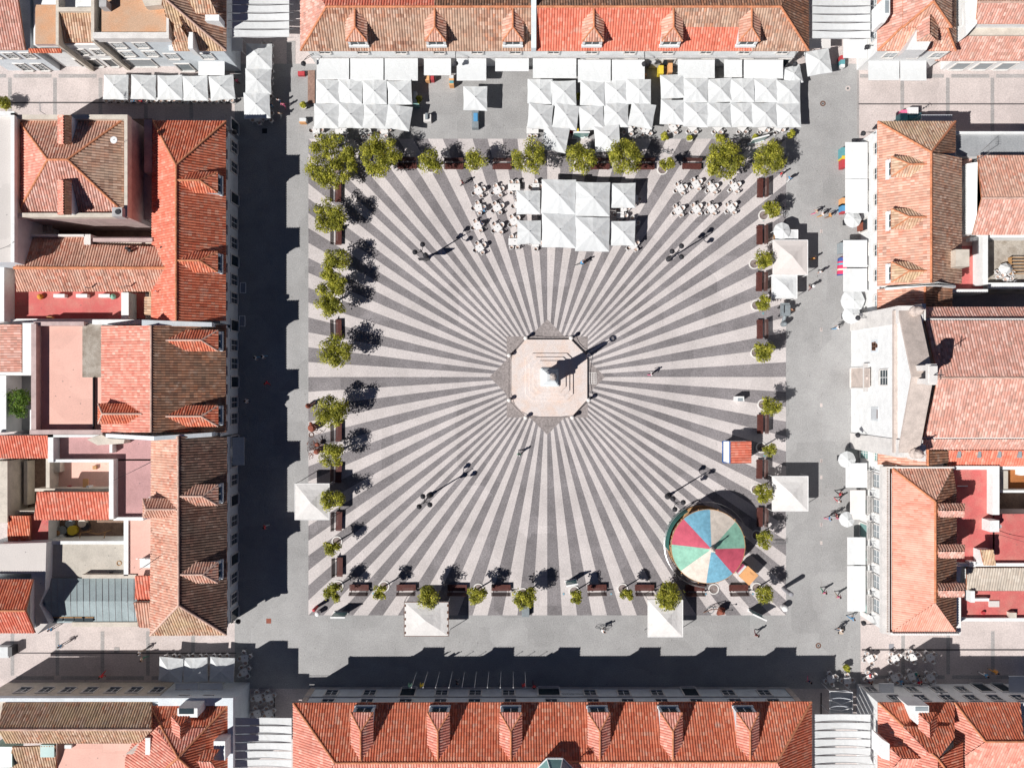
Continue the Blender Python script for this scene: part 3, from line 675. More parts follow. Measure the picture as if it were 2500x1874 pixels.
B.roof([([(50, 577, z1), (207, 577, z1), (207, 654, z2), (36, 654, z2)], 'tile_mix'), ([(207, 597, 6.9), (425, 604, 6.9), (425, 654, z2), (207, 654, z2)], 'tile_mix'),
        ([(36, 654, z2), (425, 654, z2), (425, 711, z1), (41, 711, z1)], 'tile_mix')], [((34, 654, z2), (425, 654, z2))], rm='ridge_clay', rr=0.18)
B.roof([([(220, 583, 5.6), (370, 583, 5.6), (400, 601, 6.3), (220, 598, 6.3)], 'tile_brown'), ([(353, 725, 5.2), (425, 723, 5.8), (425, 775, 5.8), (353, 768, 5.2)], 'tile_tan'),
        ([(365, 700, 6.4), (425, 700, 6.6), (425, 723, 5.9), (365, 723, 5.9)], 'tile_tan')], name='lean_to_roof')
B.walls('coping', [(50, 572, 207, 577, 7.0), (205, 572, 221, 598, 7.0), (221, 578, 372, 583, 6.2)], 'stone_light')
m = MB()
for px, py in ((310, 606), (317, 612), (396, 604)): c = W(px, py, 7.6); m.box(c.x-.15, c.y-.12, 6.8, c.x+.15, c.y+.12, 7.8, 'iron')
for px, py in ((75, 637), (312, 698), (385, 712), (213, 702)): c = W(px, py, 7.4); m.tube(c-Vector((0, 0, .5)), c+Vector((0, 0, .6)), .07, 6, 'grey_wall')
B.part(m, 'chimney')
B = Bld('red_terrace', 'sunken red roof terrace with laundry and white parapet below the long tiled wing', 150, 745, 'roof terrace')
B.prism('floor', rc(10, 655, 300, 785), 4.0, 'pink_wall', 'terrace_red'); B.prism('floor', rc(315, 715, 355, 778), 3.2, 'pink_wall', 'terrace_red')
B.walls('wall', [(296, 714, 314, 780, 5.2), (-10, 646, 10, 785, 6.0), (10, 778, 300, 790, 4.8), (80, 783, 225, 795, 5.6), (225, 780, 360, 792, 6.4)], 'white_wall')
m = MB()
for px in (145, 200, 255): c = W(px, 722, 4.6); m.box(c.x-.65, c.y-.2, 4.0, c.x+.65, c.y+.2, 4.7, 'white_paint')
c = W(97, 724, 4.4); m.ball((c.x, c.y, 4.3), .35, 'cloth_orange'); c = W(122, 777, 4.4); m.box(c.x-.3, c.y-.2, 4, c.x+.3, c.y+.2, 4.6, 'paint_orange'); c = W(276, 724, 4.3); m.ball((c.x, c.y, 4.3), .35, 'paint_green')
B.part(m, 'air_conditioner')
B = Bld('tiled_roof_terrace', 'salmon tiled flat roof with grey cement strip, next to the middle house', 170, 920, 'roof terrace')
B.prism('floor', rc(88, 795, 250, 1050), 5.8, 'pink_wall', 'terrace_pink'); B.prism('cement_strip', rc(201, 790, 249, 921), 6.0, 'grey_wall', 'court_cement')
B.walls('wall', [(76, 790, 88, 1052, 6.9), (72, 1049, 250, 1060, 7.0), (82, 785, 205, 795, 6.5)], 'pink_wall'); B.walls('rail', [(226, 921, 227.5, 1050, 6.2, 6.2, 5.8)], 'iron')
B = Bld('left_edge_annex', 'small annex with pink lean-to roof and white wall at the left edge', 30, 850)
B.walls('wall', [(-30, 788, 52, 910, 5.2), (55, 788, 87, 915, 6.2), (0, 910, 90, 916, 5.0), (-10, 915, 15, 1055, 5.0), (73, 1000, 86, 1055, 6.4)], 'white_wall')
B.roof([([(-30, 792, 5.4), (54, 792, 6.0), (54, 908, 6.0), (-30, 908, 5.4)], 'tile_pale')])
B.prism('floor', rc(15, 915, 75, 1050), 2.0, 'grey_wall', 'flat_grey')
B = Bld('red_lean_to', 'narrow red tiled lean-to at the left edge above a small yard', 60, 1090)
B.walls('wall', [(-30, 1064, 116, 1118, 5.0)], 'white_wall')
B.roof([([(-30, 1062, 6.2), (117, 1062, 6.2), (119, 1118, 5.3), (-30, 1118, 5.3)], 'tile_red')])
B.prism('yard_floor', rc(15, 1120, 120, 1245), 1.5, 'grey_wall', 'court_brown'); B.walls('wall', [(-30, 1125, 18, 1275, 5.5), (18, 1125, 45, 1245, 3.2), (58, 1125, 67, 1232, 3.0), (112, 1118, 121, 1200, 4.5), (40, 1246, 84, 1252, 4.5)], 'cream_wall')
B = Bld('mauve_terrace', 'L shaped mauve roof terrace with white walls around a small patio', 300, 1120, 'roof terrace')
B.prism('floor', rc(128, 1066, 372, 1124), 5.6, 'white_wall', 'terrace_mauve'); B.prism('floor', rc(274, 1120, 372, 1265), 5.6, 'white_wall', 'terrace_mauve')
B.walls('wall', [(117, 1061, 130, 1128, 6.9), (117, 1061, 260, 1067, 6.9), (130, 1121, 277, 1128, 6.7), (266, 1128, 277, 1267, 6.7), (277, 1262, 350, 1270, 6.3), (267, 1083, 274, 1105, 6.6)], 'white_wall')
m = MB(); a = [(214, 1072), (250, 1060), (268, 1070), (306, 1072), (304, 1082), (240, 1086)]; m.prism(outline(a, 7.0), 5.6, 7.2, 'cream_wall'); B.part(m, 'chimney')
B = Bld('patio', 'terracotta patio with yellow towel and clutter between white walls', 190, 1170, 'courtyard')
B.prism('floor', rc(122, 1128, 266, 1200), 2.6, 'cream_wall', 'terrace_pink')
B.walls('wall', [(116, 1128, 125, 1200, 4.0), (85, 1192, 266, 1199, 4.6), (125, 1128, 146, 1152, 3.6)], 'cream_wall')
m = MB(); c = W(208, 1179, 3.6); m.box(c.x-.35, c.y-.5, 3.4, c.x+.3, c.y+.5, 3.5, 'paint_orange'); B.part(m, 'towel')
m = MB(); c = W(220, 1187, 3.2); m.cyl(c.x, c.y, 2.6, 3.8, .1, .2, 8, 'white_paint'); c = W(168, 1188, 2.9); m.box(c.x-.2, c.y-.1, 2.6, c.x+.2, c.y+.1, 2.9, 'paint_red'); c = W(230, 1141, 3); m.box(c.x-.2, c.y-.2, 2.6, c.x+.2, c.y+.2, 3, 'wood_tan'); B.part(m, 'household_item')
B = Bld('red_shed_roof', 'single slope red tiled roof over the back rooms below the patio', 175, 1235)
B.walls('wall', [(92, 1204, 264, 1264, 5.2)], 'cream_wall')
B.roof([([(91, 1200, 6.4), (267, 1200, 6.4), (267, 1268, 5.5), (83, 1268, 5.5)], 'tile_red')], pitch=0.33)
B = Bld('small_red_room', 'tiny room with a red tiled roof beside a red floor near the left edge', 50, 1290)
B.walls('wall', [(20, 1260, 72, 1325, 4.2)], 'white_wall'); B.roof([([(19, 1258, 5.2), (74, 1258, 5.2), (74, 1324, 4.4), (19, 1324, 4.4)], 'tile_orange')]); B.prism('floor', rc(74, 1255, 118, 1324), 4.0, 'white_wall', 'terrace_red')
B = Bld('junk_courtyard', 'brown courtyard cluttered with buckets and a metal frame', 210, 1297, 'courtyard')
B.prism('floor', rc(118, 1270, 302, 1324), 1.6, 'cream_wall', 'court_brown')
B.walls('wall', [(302, 1262, 313, 1405, 5.4), (116, 1320, 306, 1328, 4.8)], 'white_wall')
m = MB()
for px, py, r, mt in ((153, 1294, .55, 'grey_steel'), (177, 1294, .6, 'paint_yellow'), (170, 1277, .5, 'grey_steel'), (202, 1276, .5, 'cream_wall'), (208, 1284, .5, 'iron'), (172, 1315, .5, 'iron'), (152, 1309, .3, 'white_paint'), (142, 1300, .3, 'wood_tan')):
    c = W(px, py, 2.1); m.cyl(c.x, c.y, 1.6, 2.2+random.random()*.3, r*.9, r, 10, mt)
B.part(m, 'bucket')
m = MB(); q = [W(194, 1317, 3), W(196, 1300, 3), W(210, 1298, 3), W(240, 1303, 3), W(257, 1298, 3), W(255, 1312, 3), W(240, 1318, 3)]
m.path(q, .05, 5, 'wood_tan')
for p in q[::2]: m.tube(p, p-Vector((0, 0, 1.4)), .04, 4, 'wood_tan')
m.tube(W(172, 1318, 2.6), W(248, 1321, 2.6), .08, 5, 'white_paint'); B.part(m, 'metal_frame')
B = Bld('beige_flat_roof', 'pale beige flat roof between the junk courtyard and the teal roof', 205, 1367)
B.prism('wall', rc(115, 1327, 306, 1409), 4.6, 'white_wall', 'flat_beige')
m = MB(); c = W(291, 1374, 4.6); m.ring(c.x, c.y, 4.6, 4.66, .22, .3, 14, 'wood_tan'); c = W(273, 1398, 4.6); m.box(c.x-.2, c.y-.12, 4.6, c.x+.2, c.y+.12, 4.75, 'iron'); B.part(m, 'roof_litter')
B = Bld('white_low_roof', 'large off-white flat roof at the left edge with slanting wall', 50, 1370)
B.prism('wall', [(-40, 1328), (113, 1324), (110, 1440), (96, 1475), (118, 1520), (90, 1548), (76, 1400), (-40, 1400)], 6.0, 'blue_wall', 'flat_white')
B = Bld('pink_strip_terrace', 'narrow pink roof strip carrying a white air conditioner next to the weathered roof', 343, 1335, 'roof terrace')
B.prism('floor', rc(313, 1266, 371, 1404), 5.2, 'pink_wall', 'terrace_pink')
m = MB(); c = W(354, 1375, 6.2); m.box(c.x-.65, c.y-.5, 5.2, c.x+.6, c.y+.5, 6.1, 'white_wall'); B.part(m, 'air_conditioner')
m = MB(); m.tube(c+Vector((-.1, .5, -.5)), c+Vector((-.1, .9, 1.6)), .04, 5, 'white_paint'); m.tube(c+Vector((-.5, .8, 1.2)), c+Vector((.5, .8, 1.2)), .03, 4, 'steel'); B.part(m, 'aerial')
B = Bld('orange_gable_house', 'house with bright orange gabled roof at the lower left edge', 30, 1480)
B.walls('wall', [(-60, 1418, 74, 1538, 6.8)], 'white_wall')
B.roof([([(-60, 1414, 7.2), (81, 1414, 7.2), (63, 1490, 9.2), (-60, 1490, 9.2)], 'tile_orange'), ([(-60, 1490, 9.2), (63, 1490, 9.2), (86, 1544, 7.4), (-60, 1544, 7.4)], 'tile_red')], [((-60, 1490, 9.2), (63, 1490, 9.2))])
B = Bld('teal_roof_building', 'low building with folded grey teal sheet roof and skylights facing the lower left street', 220, 1465)
B.walls('wall', [(112, 1416, 332, 1512, 4.2)], 'cream_wall')
B.roof([([(108, 1411, 4.8), (336, 1411, 4.8), (334, 1467, 5.6), (108, 1467, 5.6)], 'flat_teal'), ([(108, 1467, 5.6), (330, 1467, 5.6), (334, 1518, 4.4), (122, 1520, 4.4)], 'flat_teal')], plain=True)
B.walls('parapet', [(175, 1518, 336, 1529, 4.6), (200, 1402, 332, 1411, 5.4)], 'cream_wall')
m = MB()
for i in range(14):
    x = 125+i*15.5; a, b, d = W(x, 1412, 4.83), W(x, 1467, 5.63), W(x+2, 1517, 4.45); m.tube(a, b, .03, 4, 'flat_grey'); m.tube(b, d, .03, 4, 'flat_grey')
B.part(m, 'roof_seam')
m = MB()
for x in (142, 170, 195, 216): c = W(x, 1511, 4.7); m.box(c.x-.55, c.y-.2, 4.45, c.x+.55, c.y+.2, 4.8, 'glass_dark'); m.box(c.x-.65, c.y+.2, 4.45, c.x+.65, c.y+.3, 4.85, 'wood_tan')
B.part(m, 'skylight')
B.roof([([(330, 1405, 6.2), (370, 1404, 6.2), (369, 1466, 5.4), (330, 1466, 5.4)], 'tile_red')], name='lean_to_roof', pitch=.33)
B.roof([([(326, 1470, 6.0), (369, 1470, 6.0), (366, 1532, 5.0), (340, 1530, 5.0)], 'tile_mix')], name='lean_to_roof')
B.windows('x', W(250, 1523, 3)[1]+0.0, -1, [])
# ---- top left block
B = Bld('pink_roof_house', 'house with pale pink striped roof and blue white front in the top left corner', 20, 80)
B.walls('wall', [(-60, -60, 74, 122, 6.2, 6.2)], 'blue_wall')
B.roof([([(-60, -60, 9.2), (36, -60, 9.2), (62, 122, 6.5), (-60, 122, 6.5)], 'tile_pale')])
fy = 38.45
def px2x(px, z): return (px-1250)/20*(1-z/100)
B.windows('x', W(0, 122, 6.2)[1], -1, [(px2x(-14, 4.6), 4.0, 5.4, 1.1), (px2x(28, 4.6), 4.0, 5.4, 1.1), (px2x(70, 4.6), 4.0, 5.4, 1.1), (px2x(48, 2), .2, 2.2, 1.1), (px2x(90, 2), .2, 2.2, 1.1)])
B = Bld('tan_roof_house', 'house with tan flat roof and torn brown tiles over a pale two window front', 150, 80)
B.walls('wall', [(82, -60, 250, 110, 6.4)], 'white_wall')
B.prism('flat_roof', rc(86, 12, 142, 108), 6.8, 'pink_wall', 'tile_tan' and 'terrace_tan', z0=6.3)
B.roof([([(142, 28, 7.6), (226, 28, 7.6), (226, 104, 6.6), (142, 104, 6.6)], 'tile_tan')]); B.walls('wall', [(136, -30, 143, 110, 7.8), (143, 18, 228, 28, 8.0), (222, -30, 230, 100, 8.6)], 'cream_wall')
B.roof([([(70, 118, 6.6), (150, 118, 6.6), (150, 129, 6.2), (70, 129, 6.2)], 'tile_orange')], name='canopy')
B.prism('wall', rc(230, -30, 248, 82), 5, 'blue_wall', 'flat_grey')
B.windows('x', W(0, 110, 6.4)[1], -1, [(px2x(200, 4.5), 3.8, 5.2, .95), (px2x(240, 4.5), 3.8, 5.2, .95), (px2x(195, 1.8), .2, 2.3, .9, 'door'), (px2x(225, 1.8), .2, 2.3, 1.2, 'door'), (px2x(265, 1.8), .2, 2.3, 1.0, 'door')])
B = Bld('tan_terrace_house', 'tall house with a large tan roof terrace and four grey shuttered windows', 330, 80)
B.walls('wall', [(248, -60, 412, 95, 8.0)], 'blue_wall')
B.prism('terrace', rc(248, -60, 408, 78), 8.2, 'cream_wall', 'terrace_tan', z0=7.9)
B.walls('parapet', [(226, 79, 412, 94, 8.9, 8.9, 7.9), (406, -60, 412, 79, 8.9, 8.9, 7.9)], 'stone_light')
m = MB(); m.prism(outline([(335, -30), (400, -30), (396, 14), (356, 18)], 9), 8.2, 9.2, 'cream_wall'); c = W(255, 12, 9); m.box(c.x-.4, c.y-.4, 7.9, c.x+.4, c.y+.4, 9.4, 'grey_wall'); B.part(m, 'chimney')
B.windows('x', W(0, 95, 8.0)[1], -1, [(px2x(290, 6.3), 5.7, 7.0, 1.3), (px2x(345, 6.3), 5.7, 7.0, 1.3), (px2x(312, 3.9), 3.3, 4.6, 1.3), (px2x(368, 3.9), 3.3, 4.6, 1.3), (px2x(342, 1.3), .1, 2.2, 3.2, 'shopfront')], pane='glass_pale')
B = Bld('hipped_corner_house', 'corner house with steep brown hipped roof next to the upper left slatted shade', 480, 60)
B.walls('wall', [(412, -90, 545, 124, 6.1)], 'blue_wall')
B.roof([([(425, 124, EZ), (552, 124, EZ), (395, -10, 10.5)], 'tile_tan'), ([(552, 124, EZ), (552, -100, EZ), (395, -10, 10.5)], 'tile_old'), ([(425, 124, EZ), (395, -10, 10.5), (410, -100, EZ)], 'tile_old')], [((552, 124, EZ), (395, -10, 10.5))], rm='ridge_pale')
m = MB(); m.prism(outline(rc(458, 78, 470, 118), 8.3), 6.2, 8.2, 'white_wall'); dm = B.part(m, 'dormer')
r = MB(); r.tiles([W(425, 101, 7.9), W(425, 60, 9.2), W(437, 60, 9.2), W(465, 101, 7.9)], 'tile_tan'); r.tiles([W(465, 101, 7.9), W(465, 45, 7.9), W(437, 40, 9.2)], 'tile_old'); r.build('dormer_roof', dm)
m = MB(); m.prism(outline(rc(500, 35, 534, 50), 8.4), 6.2, 8.3, 'white_wall'); dm = B.part(m, 'dormer')
r = MB(); r.tiles([W(455, -8, 9.3), W(510, -8, 9.3), W(530, 34, 8.4), W(480, 34, 8.4)], 'tile_tan'); r.tiles([W(530, 34, 8.4), W(530, -40, 8.4), W(510, -8, 9.3)], 'tile_old'); r.build('dormer_roof', dm)
B.windows('x', W(0, 124, 6.1)[1], -1, [(px2x(420, 4.6), 3.9, 5.3, 1.3), (px2x(505, 4.6), 3.9, 5.3, 1.3), (px2x(450, 1.5), .2, 2.3, 1.6, 'door')], pane='glass_pale')
# ---- bottom left block
B = Bld('striped_roof_house', 'row house with brown striped roof and seven dark windows along the lower left street', 180, 1690)
B.walls('wall', [(-60, 1712, 372, 1800, 6.1)], 'cream_wall')
B.roof([([(8, 1716, EZ), (370, 1712, EZ), (370, 1780, 8.7), (-5, 1780, 8.7)], 'tile_tan'), ([(-5, 1780, 8.7), (372, 1780, 8.7), (340, 1812, 7.4), (15, 1812, 7.4)], 'tile_tan')], [((-5, 1780, 8.7), (372, 1780, 8.7))], rm='ridge_pale')
B.walls('parapet', [(-60, 1703, 388, 1712, 6.6, 6.6, 5.9)], 'blue_wall')
B.windows('x', W(0, 1712, 6.1)[1]+.0, 1, [(px2x(x, 2.6), 2.0, 3.4, 1.3) for x in (58, 112, 166, 221, 277, 329, 384)])
B.roof([([(30, 1822, 6.4), (136, 1818, 6.4), (138, 1900, 4.9), (20, 1900, 4.9)], 'tile_tan')], name='lean_to_roof')
m = MB(); m.prism(outline(rc(100, 1816, 134, 1846), 6.3), 6.0, 6.45, 'paint_green' and 'glass_green'); m.prism(outline(rc(-20, 1820, 32, 1870), 6.0), 4.0, 6.2, 'glass_green'); B.part(m, 'skylight')
B.prism('terrace', rc(139, 1814, 372, 1920), 5.2, 'pink_wall', 'terrace_pink')
m = MB(); c = W(167, 1821, 5.5); m.box(c.x-.4, c.y-.2, 5.2, c.x+.4, c.y+.2, 5.6, 'white_wall'); m.prism(outline([(308, 1838), (352, 1800), (352, 1810), (330, 1838)], 7), 5.2, 7.2, 'stone'); c = W(363, 1820, 8); m.box(c.x-.3, c.y-.9, 5.2, c.x+.25, c.y+1.0, 8.2, 'white_wall'); c = W(372, 1850, 8.0); m.cyl(c.x, c.y, 5, 8.1, .5, n=14, mat='grey_wall'); B.part(m, 'chimney')
B = Bld('red_corner_house', 'corner house with red hipped roof and two dormers behind a white parapet, bottom left', 470, 1690)
B.walls('wall', [(372, 1714, 566, 1930, 6.4)], 'blue_wall')
B.walls('parapet', [(386, 1703, 569, 1722, 6.9, 6.9, 6.2), (556, 1722, 569, 1930, 6.9, 6.9, 6.2)], 'blue_wall')
B.roof([([(366, 1722, 6.5), (556, 1722, 6.5), (435, 1848, 10.2)], 'tile_orange'), ([(556, 1722, 6.5), (556, 1960, 6.5), (435, 1848, 10.2)], 'tile_orange'), ([(366, 1722, 6.5), (435, 1848, 10.2), (306, 1960, 6.8), (306, 1850, 6.8)], 'tile_rose'), ([(435, 1848, 10.2), (556, 1960, 6.5), (306, 1960, 6.8)], 'tile_rose')],
       [((366, 1722, 6.5), (435, 1848, 10.2)), ((556, 1722, 6.5), (435, 1848, 10.2)), ((435, 1848, 10.2), (556, 1960, 6.5)), ((435, 1848, 10.2), (306, 1960, 6.8))])
B.roof([([(381, 1778, 8.2), (503, 1776, 8.2), (443, 1845, 10.1), (430, 1845, 10.1)], 'tile_rose')], name='cross_gable')
m = MB(); m.prism(outline(rc(433, 1728, 482, 1750), 9.2), 6.5, 9.2, 'white_wall'); dm = B.part(m, 'dormer')
r = MB(); r.tiles([W(419, 1746, 9.1), W(465, 1746, 9.1), W(441, 1772, 10.0)], 'tile_orange'); r.tiles([W(419, 1746, 9.1), W(441, 1772, 10.0), W(441, 1803, 10.0), W(421, 1785, 9.1)], 'tile_rose'); r.tiles([W(465, 1746, 9.1), W(441, 1772, 10.0), W(441, 1803, 10.0), W(465, 1778, 9.1)], 'tile_orange'); r.build('dormer_roof', dm)
m = MB(); c = W(455, 1737, 9.2); m.box(c.x-.8, c.y-.2, 9.2, c.x+.8, c.y+.4, 9.25, 'glass_dark'); m.build('window', dm)
m = MB(); m.prism(outline(rc(520, 1810, 548, 1857), 9.0), 6.5, 8.8, 'white_wall'); dm = B.part(m, 'dormer')
r = MB(); r.tiles([W(480, 1856, 10.0), W(514, 1857, 10.0), W(537, 1829, 9.2), W(500, 1829, 9.2)], 'tile_orange'); r.tiles([W(480, 1856, 10.0), W(514, 1857, 10.0), W(537, 1885, 9.2), W(500, 1885, 9.2)], 'tile_rose'); r.build('dormer_roof', dm)
B.windows('x', W(0, 1714, 6.4)[1], 1, [(px2x(445, 5.2), 4.6, 5.7, 1.3), (px2x(505, 5.2), 4.6, 5.7, 1.3), (px2x(455, 1.5), .2, 2.4, 1.6, 'door'), (px2x(520, 1.5), .2, 2.4, 1.6, 'door')], pane='glass_pale')
# ---- bottom right block
B = Bld('lower_right_corner_house', 'corner house with orange hipped roof and two dormers, bottom right', 2230, 1690)
B.walls('wall', [(2146, 1716, 2330, 1930, 6.1)], 'white_wall')
B.roof([([(2144, 1714, EZ), (2330, 1714, EZ), (2330, 1800, 9.0), (2290, 1852, 10.3)], 'tile_orange'), ([(2144, 1714, EZ), (2290, 1852, 10.3), (2290, 1960, 10.3), (2144, 1960, EZ)], 'tile_rose'), ([(2290, 1852, 10.3), (2350, 1810, 8.5), (2350, 1960, 8.5), (2290, 1960, 10.3)], 'tile_orange')],
       [((2144, 1714, EZ), (2290, 1852, 10.3)), ((2290, 1852, 10.3), (2330, 1905, 9.3))])
B.roof([([(2206, 1773, 8.3), (2318, 1772, 8.3), (2278, 1838, 10.4), (2270, 1838, 10.4)], 'tile_orange'), ([(2206, 1773, 8.3), (2206, 1870, 8.4), (2270, 1838, 10.4)], 'tile_rose')], name='cross_gable')
m = MB(); m.prism(outline([(2216, 1721), (2268, 1722), (2268, 1742), (2240, 1768), (2236, 1742)], 9.3), 6.6, 9.3, 'white_wall'); dm = B.part(m, 'dormer')
r = MB(); r.tiles([W(2241, 1738, 9.2), W(2286, 1738, 9.2), W(2270, 1766, 10.2)], 'tile_orange'); r.tiles([W(2241, 1738, 9.2), W(2270, 1766, 10.2), W(2272, 1802, 10.2), W(2243, 1778, 9.2)], 'tile_rose'); r.tiles([W(2286, 1738, 9.2), W(2270, 1766, 10.2), W(2272, 1802, 10.2), W(2288, 1770, 9.2)], 'tile_orange'); r.build('dormer_roof', dm)
m = MB(); c = W(2250, 1731, 9.3); m.box(c.x-.7, c.y-.15, 9.3, c.x+.7, c.y+.3, 9.35, 'glass_pale'); m.build('window', dm)
m = MB(); m.prism(outline([(2152, 1802), (2172, 1815), (2172, 1856), (2152, 1850)], 9.0), 6.5, 9.0, 'white_wall'); dm = B.part(m, 'dormer')
r = MB(); r.tiles([W(2174, 1824, 8.9), W(2210, 1822, 8.9), W(2246, 1850, 9.9), W(2200, 1850, 9.9)], 'tile_orange'); r.tiles([W(2174, 1824, 8.9), W(2200, 1850, 9.9), W(2174, 1880, 8.9)], 'tile_rose'); r.tiles([W(2246, 1850, 9.9), W(2200, 1850, 9.9), W(2174, 1880, 8.9), W(2220, 1880, 8.9)], 'tile_rose'); r.build('dormer_roof', dm)
B.windows('x', W(0, 1716, 6.1)[1], 1, [(px2x(x, 4.8), 4.0, 5.4, 1.2) for x in (2188, 2252, 2315)]); B.windows('x', W(0, 1716, 6.1)[1], 1, [(px2x(x, 2), 1.3, 2.7, 1.1) for x in (2128, 2228, 2290)])
B = Bld('lower_right_long_house', 'long house with bright orange tiles and pale front at the lower right edge', 2430, 1690)
B.walls('wall', [(2336, 1716, 2560, 1930, 6.1)], 'white_wall')
B.roof([([(2330, 1714, EZ), (2490, 1714, EZ), (2500, 1809, 9.3), (2405, 1809, 9.3)], 'tile_orange'), ([(2330, 1714, EZ), (2405, 1809, 9.3), (2330, 1860, 7.0)], 'tile_rose'), ([(2405, 1809, 9.3), (2560, 1809, 9.3), (2560, 1940, 6.5), (2330, 1940, 6.5), (2330, 1860, 7.0)], 'tile_rose')], [((2405, 1809, 9.3), (2560, 1809, 9.3)), ((2330, 1714, EZ), (2405, 1809, 9.3))])
B.windows('x', W(0, 1716, 6.1)[1], 1, [(px2x(x, 4.8), 4.0, 5.4, 1.2) for x in (2375, 2432, 2490)]); B.windows('x', W(0, 1716, 6.1)[1], 1, [(px2x(2350, 2), 1.3, 2.7, 1.1), (px2x(2400, 1.5), .2, 2.6, 1.4, 'door'), (px2x(2450, 1.5), .2, 2.6, 1.4, 'door')])
# ---- top right block
B = Bld('upper_right_corner_house', 'corner house with faded orange roof, dormers and white front, top right', 2240, 60)
B.walls('wall', [(2146, -90, 2325, 122, 6.1)], 'white_wall')
B.roof([([(2143, 124, EZ), (2333, 124, EZ), (2290, 10, 10.4), (2270, 0, 10.4)], 'tile_mix'), ([(2143, 124, EZ), (2270, 0, 10.4), (2270, -100, 10.4), (2143, -100, EZ)], 'tile_pale'), ([(2333, 124, EZ), (2290, 10, 10.4), (2290, -100, 10.4), (2333, -100, 7.5)], 'tile_old')], [((2143, 124, EZ), (2270, 0, 10.4)), ((2333, 124, EZ), (2290, 10, 10.4))], rm='ridge_clay')
B.roof([([(2205, 67, 8.7), (2323, 67, 8.7), (2279, 4, 11.2)], 'tile_mix'), ([(2205, 67, 8.7), (2279, 4, 11.2), (2240, -50, 10), (2205, -30, 8.7)], 'tile_pale'), ([(2323, 67, 8.7), (2279, 4, 11.2), (2323, -60, 8.7)], 'tile_old')], [((2205, 67, 8.7), (2279, 4, 11.2)), ((2323, 67, 8.7), (2279, 4, 11.2))], name='cross_gable', rm='ridge_clay')
m = MB(); m.prism(outline([(2212, 122), (2262, 122), (2272, 102), (2240, 100), (2240, 70)], 8.6), 6.2, 8.6, 'white_wall'); dm = B.part(m, 'dormer')
r = MB(); r.tiles([W(2240, 100, 8.8), W(2289, 100, 8.8), W(2271, 82, 9.9)], 'tile_mix'); r.tiles([W(2240, 100, 8.8), W(2271, 82, 9.9), W(2271, 35, 10.3), W(2240, 60, 8.9)], 'tile_pale'); r.tiles([W(2289, 100, 8.8), W(2271, 82, 9.9), W(2271, 35, 10.3), W(2289, 65, 8.9)], 'tile_old'); r.build('dormer_roof', dm)
m = MB(); m.prism(outline([(2151, 2), (2173, -5), (2173, 35), (2160, 56), (2151, 56)], 8.6), 6.2, 8.6, 'white_wall'); dm = B.part(m, 'dormer')
m = MB(); c = W(2165, 17, 8.6); m.box(c.x-.2, c.y-.7, 8.6, c.x+.2, c.y+.7, 8.65, 'glass_pale'); m.build('window', dm)
B.windows('x', W(0, 122, 6.1)[1], -1, [(px2x(x, 4.8), 4.0, 5.4, 1.2) for x in (2175, 2235, 2290)], pane='glass_pale')
B.windows('y', W(2146, 0, 6.1)[0], -1, [(W(0, y, 4.8)[1], 4.0, 5.6, 1.3) for y in (15, 52, 85)], pane='glass_pale')
B = Bld('upper_right_low_house', 'single storey house with long pink brown roof at the upper right edge', 2420, 120)
B.walls('wall', [(2330, 60, 2560, 146, 3.1)], 'white_wall')
B.roof([([(2283, 148, 3.3), (2560, 148, 3.3), (2560, 87, 5.8), (2352, 87, 5.8), (2325, 110, 4.8)], 'tile_pale')])
B.walls('wall', [(2366, 62, 2560, 86, 6.1)], 'cream_wall')
B.windows('x', W(0, 146, 3.1)[1], -1, [(px2x(x, 1.2), .2, 2.2, 1.7, 'shopfront') for x in (2345, 2400, 2455)], pane='glass_pale')
B = Bld('upper_right_back_house', 'house with white gable wall and pale tile roof in the top right corner', 2440, 30)
B.walls('wall', [(2350, -60, 2560, 60, 7.0)], 'white_wall')
B.roof([([(2383, 58, 7.2), (2560, 58, 7.2), (2560, 6, 9.0), (2388, 6, 9.0)], 'tile_pale'), ([(2388, 6, 9.0), (2560, 6, 9.0), (2560, -60, 7), (2388, -60, 7)], 'tile_old')], [((2388, 6, 9.0), (2560, 6, 9.0))], rm='ridge_pale')
m = MB(); m.prism(outline([(2352, -40), (2387, -40), (2383, 60), (2356, 90)], 7.3), 0, 7.5, 'white_wall'); B.part(m, 'gable_wall')
# ---- east row
B = Bld('upper_east_house', 'house with orange hipped roof and three dormers on the right of the plaza', 2220, 500)
m = MB(); m.box(42.5, 11.4, 0, 50.8, 29.6, 6.15, 'white_wall'); B.part(m, 'wall')
rz = 9.8
B.roof([([(2143, 297, EZ), (2273, 372, rz), (2273, 690, rz), (2143, 698, EZ)], 'tile_mix'), ([(2143, 297, EZ), (2332, 297, EZ), (2273, 372, rz)], 'tile_tan'), ([(2332, 297, EZ), (2332, 372, 6.7), (2273, 372, rz)], 'tile_brown'), ([(2273, 372, rz), (2347, 386, 6.7), (2347, 692, 6.7), (2273, 690, rz)], 'tile_old')],
       [((2143, 297, EZ), (2273, 372, rz)), ((2332, 297, EZ), (2273, 372, rz)), ((2273, 372, rz), (2273, 690, rz))])
for y in (401, 530, 661): B.dormer(-(937-y)/20*0.905, (-1, 0), -41.85, -46.15, EZ, rz, 2.25, 8.45, 9.5, 1.5, 'tile_tan', rm='ridge_clay', fmat='white_wall', front=0.55)
B.windows('y', 42.5, -1, [((937-y)/20*0.955, 4.1, 5.6, 1.25) for y in (362, 424, 487, 549, 611, 672)]); B.windows('y', 42.5, -1, [((937-y)/20*0.985, .1, 2.3, 1.3, 'door') for y in (362, 424, 487, 549, 611, 672)])
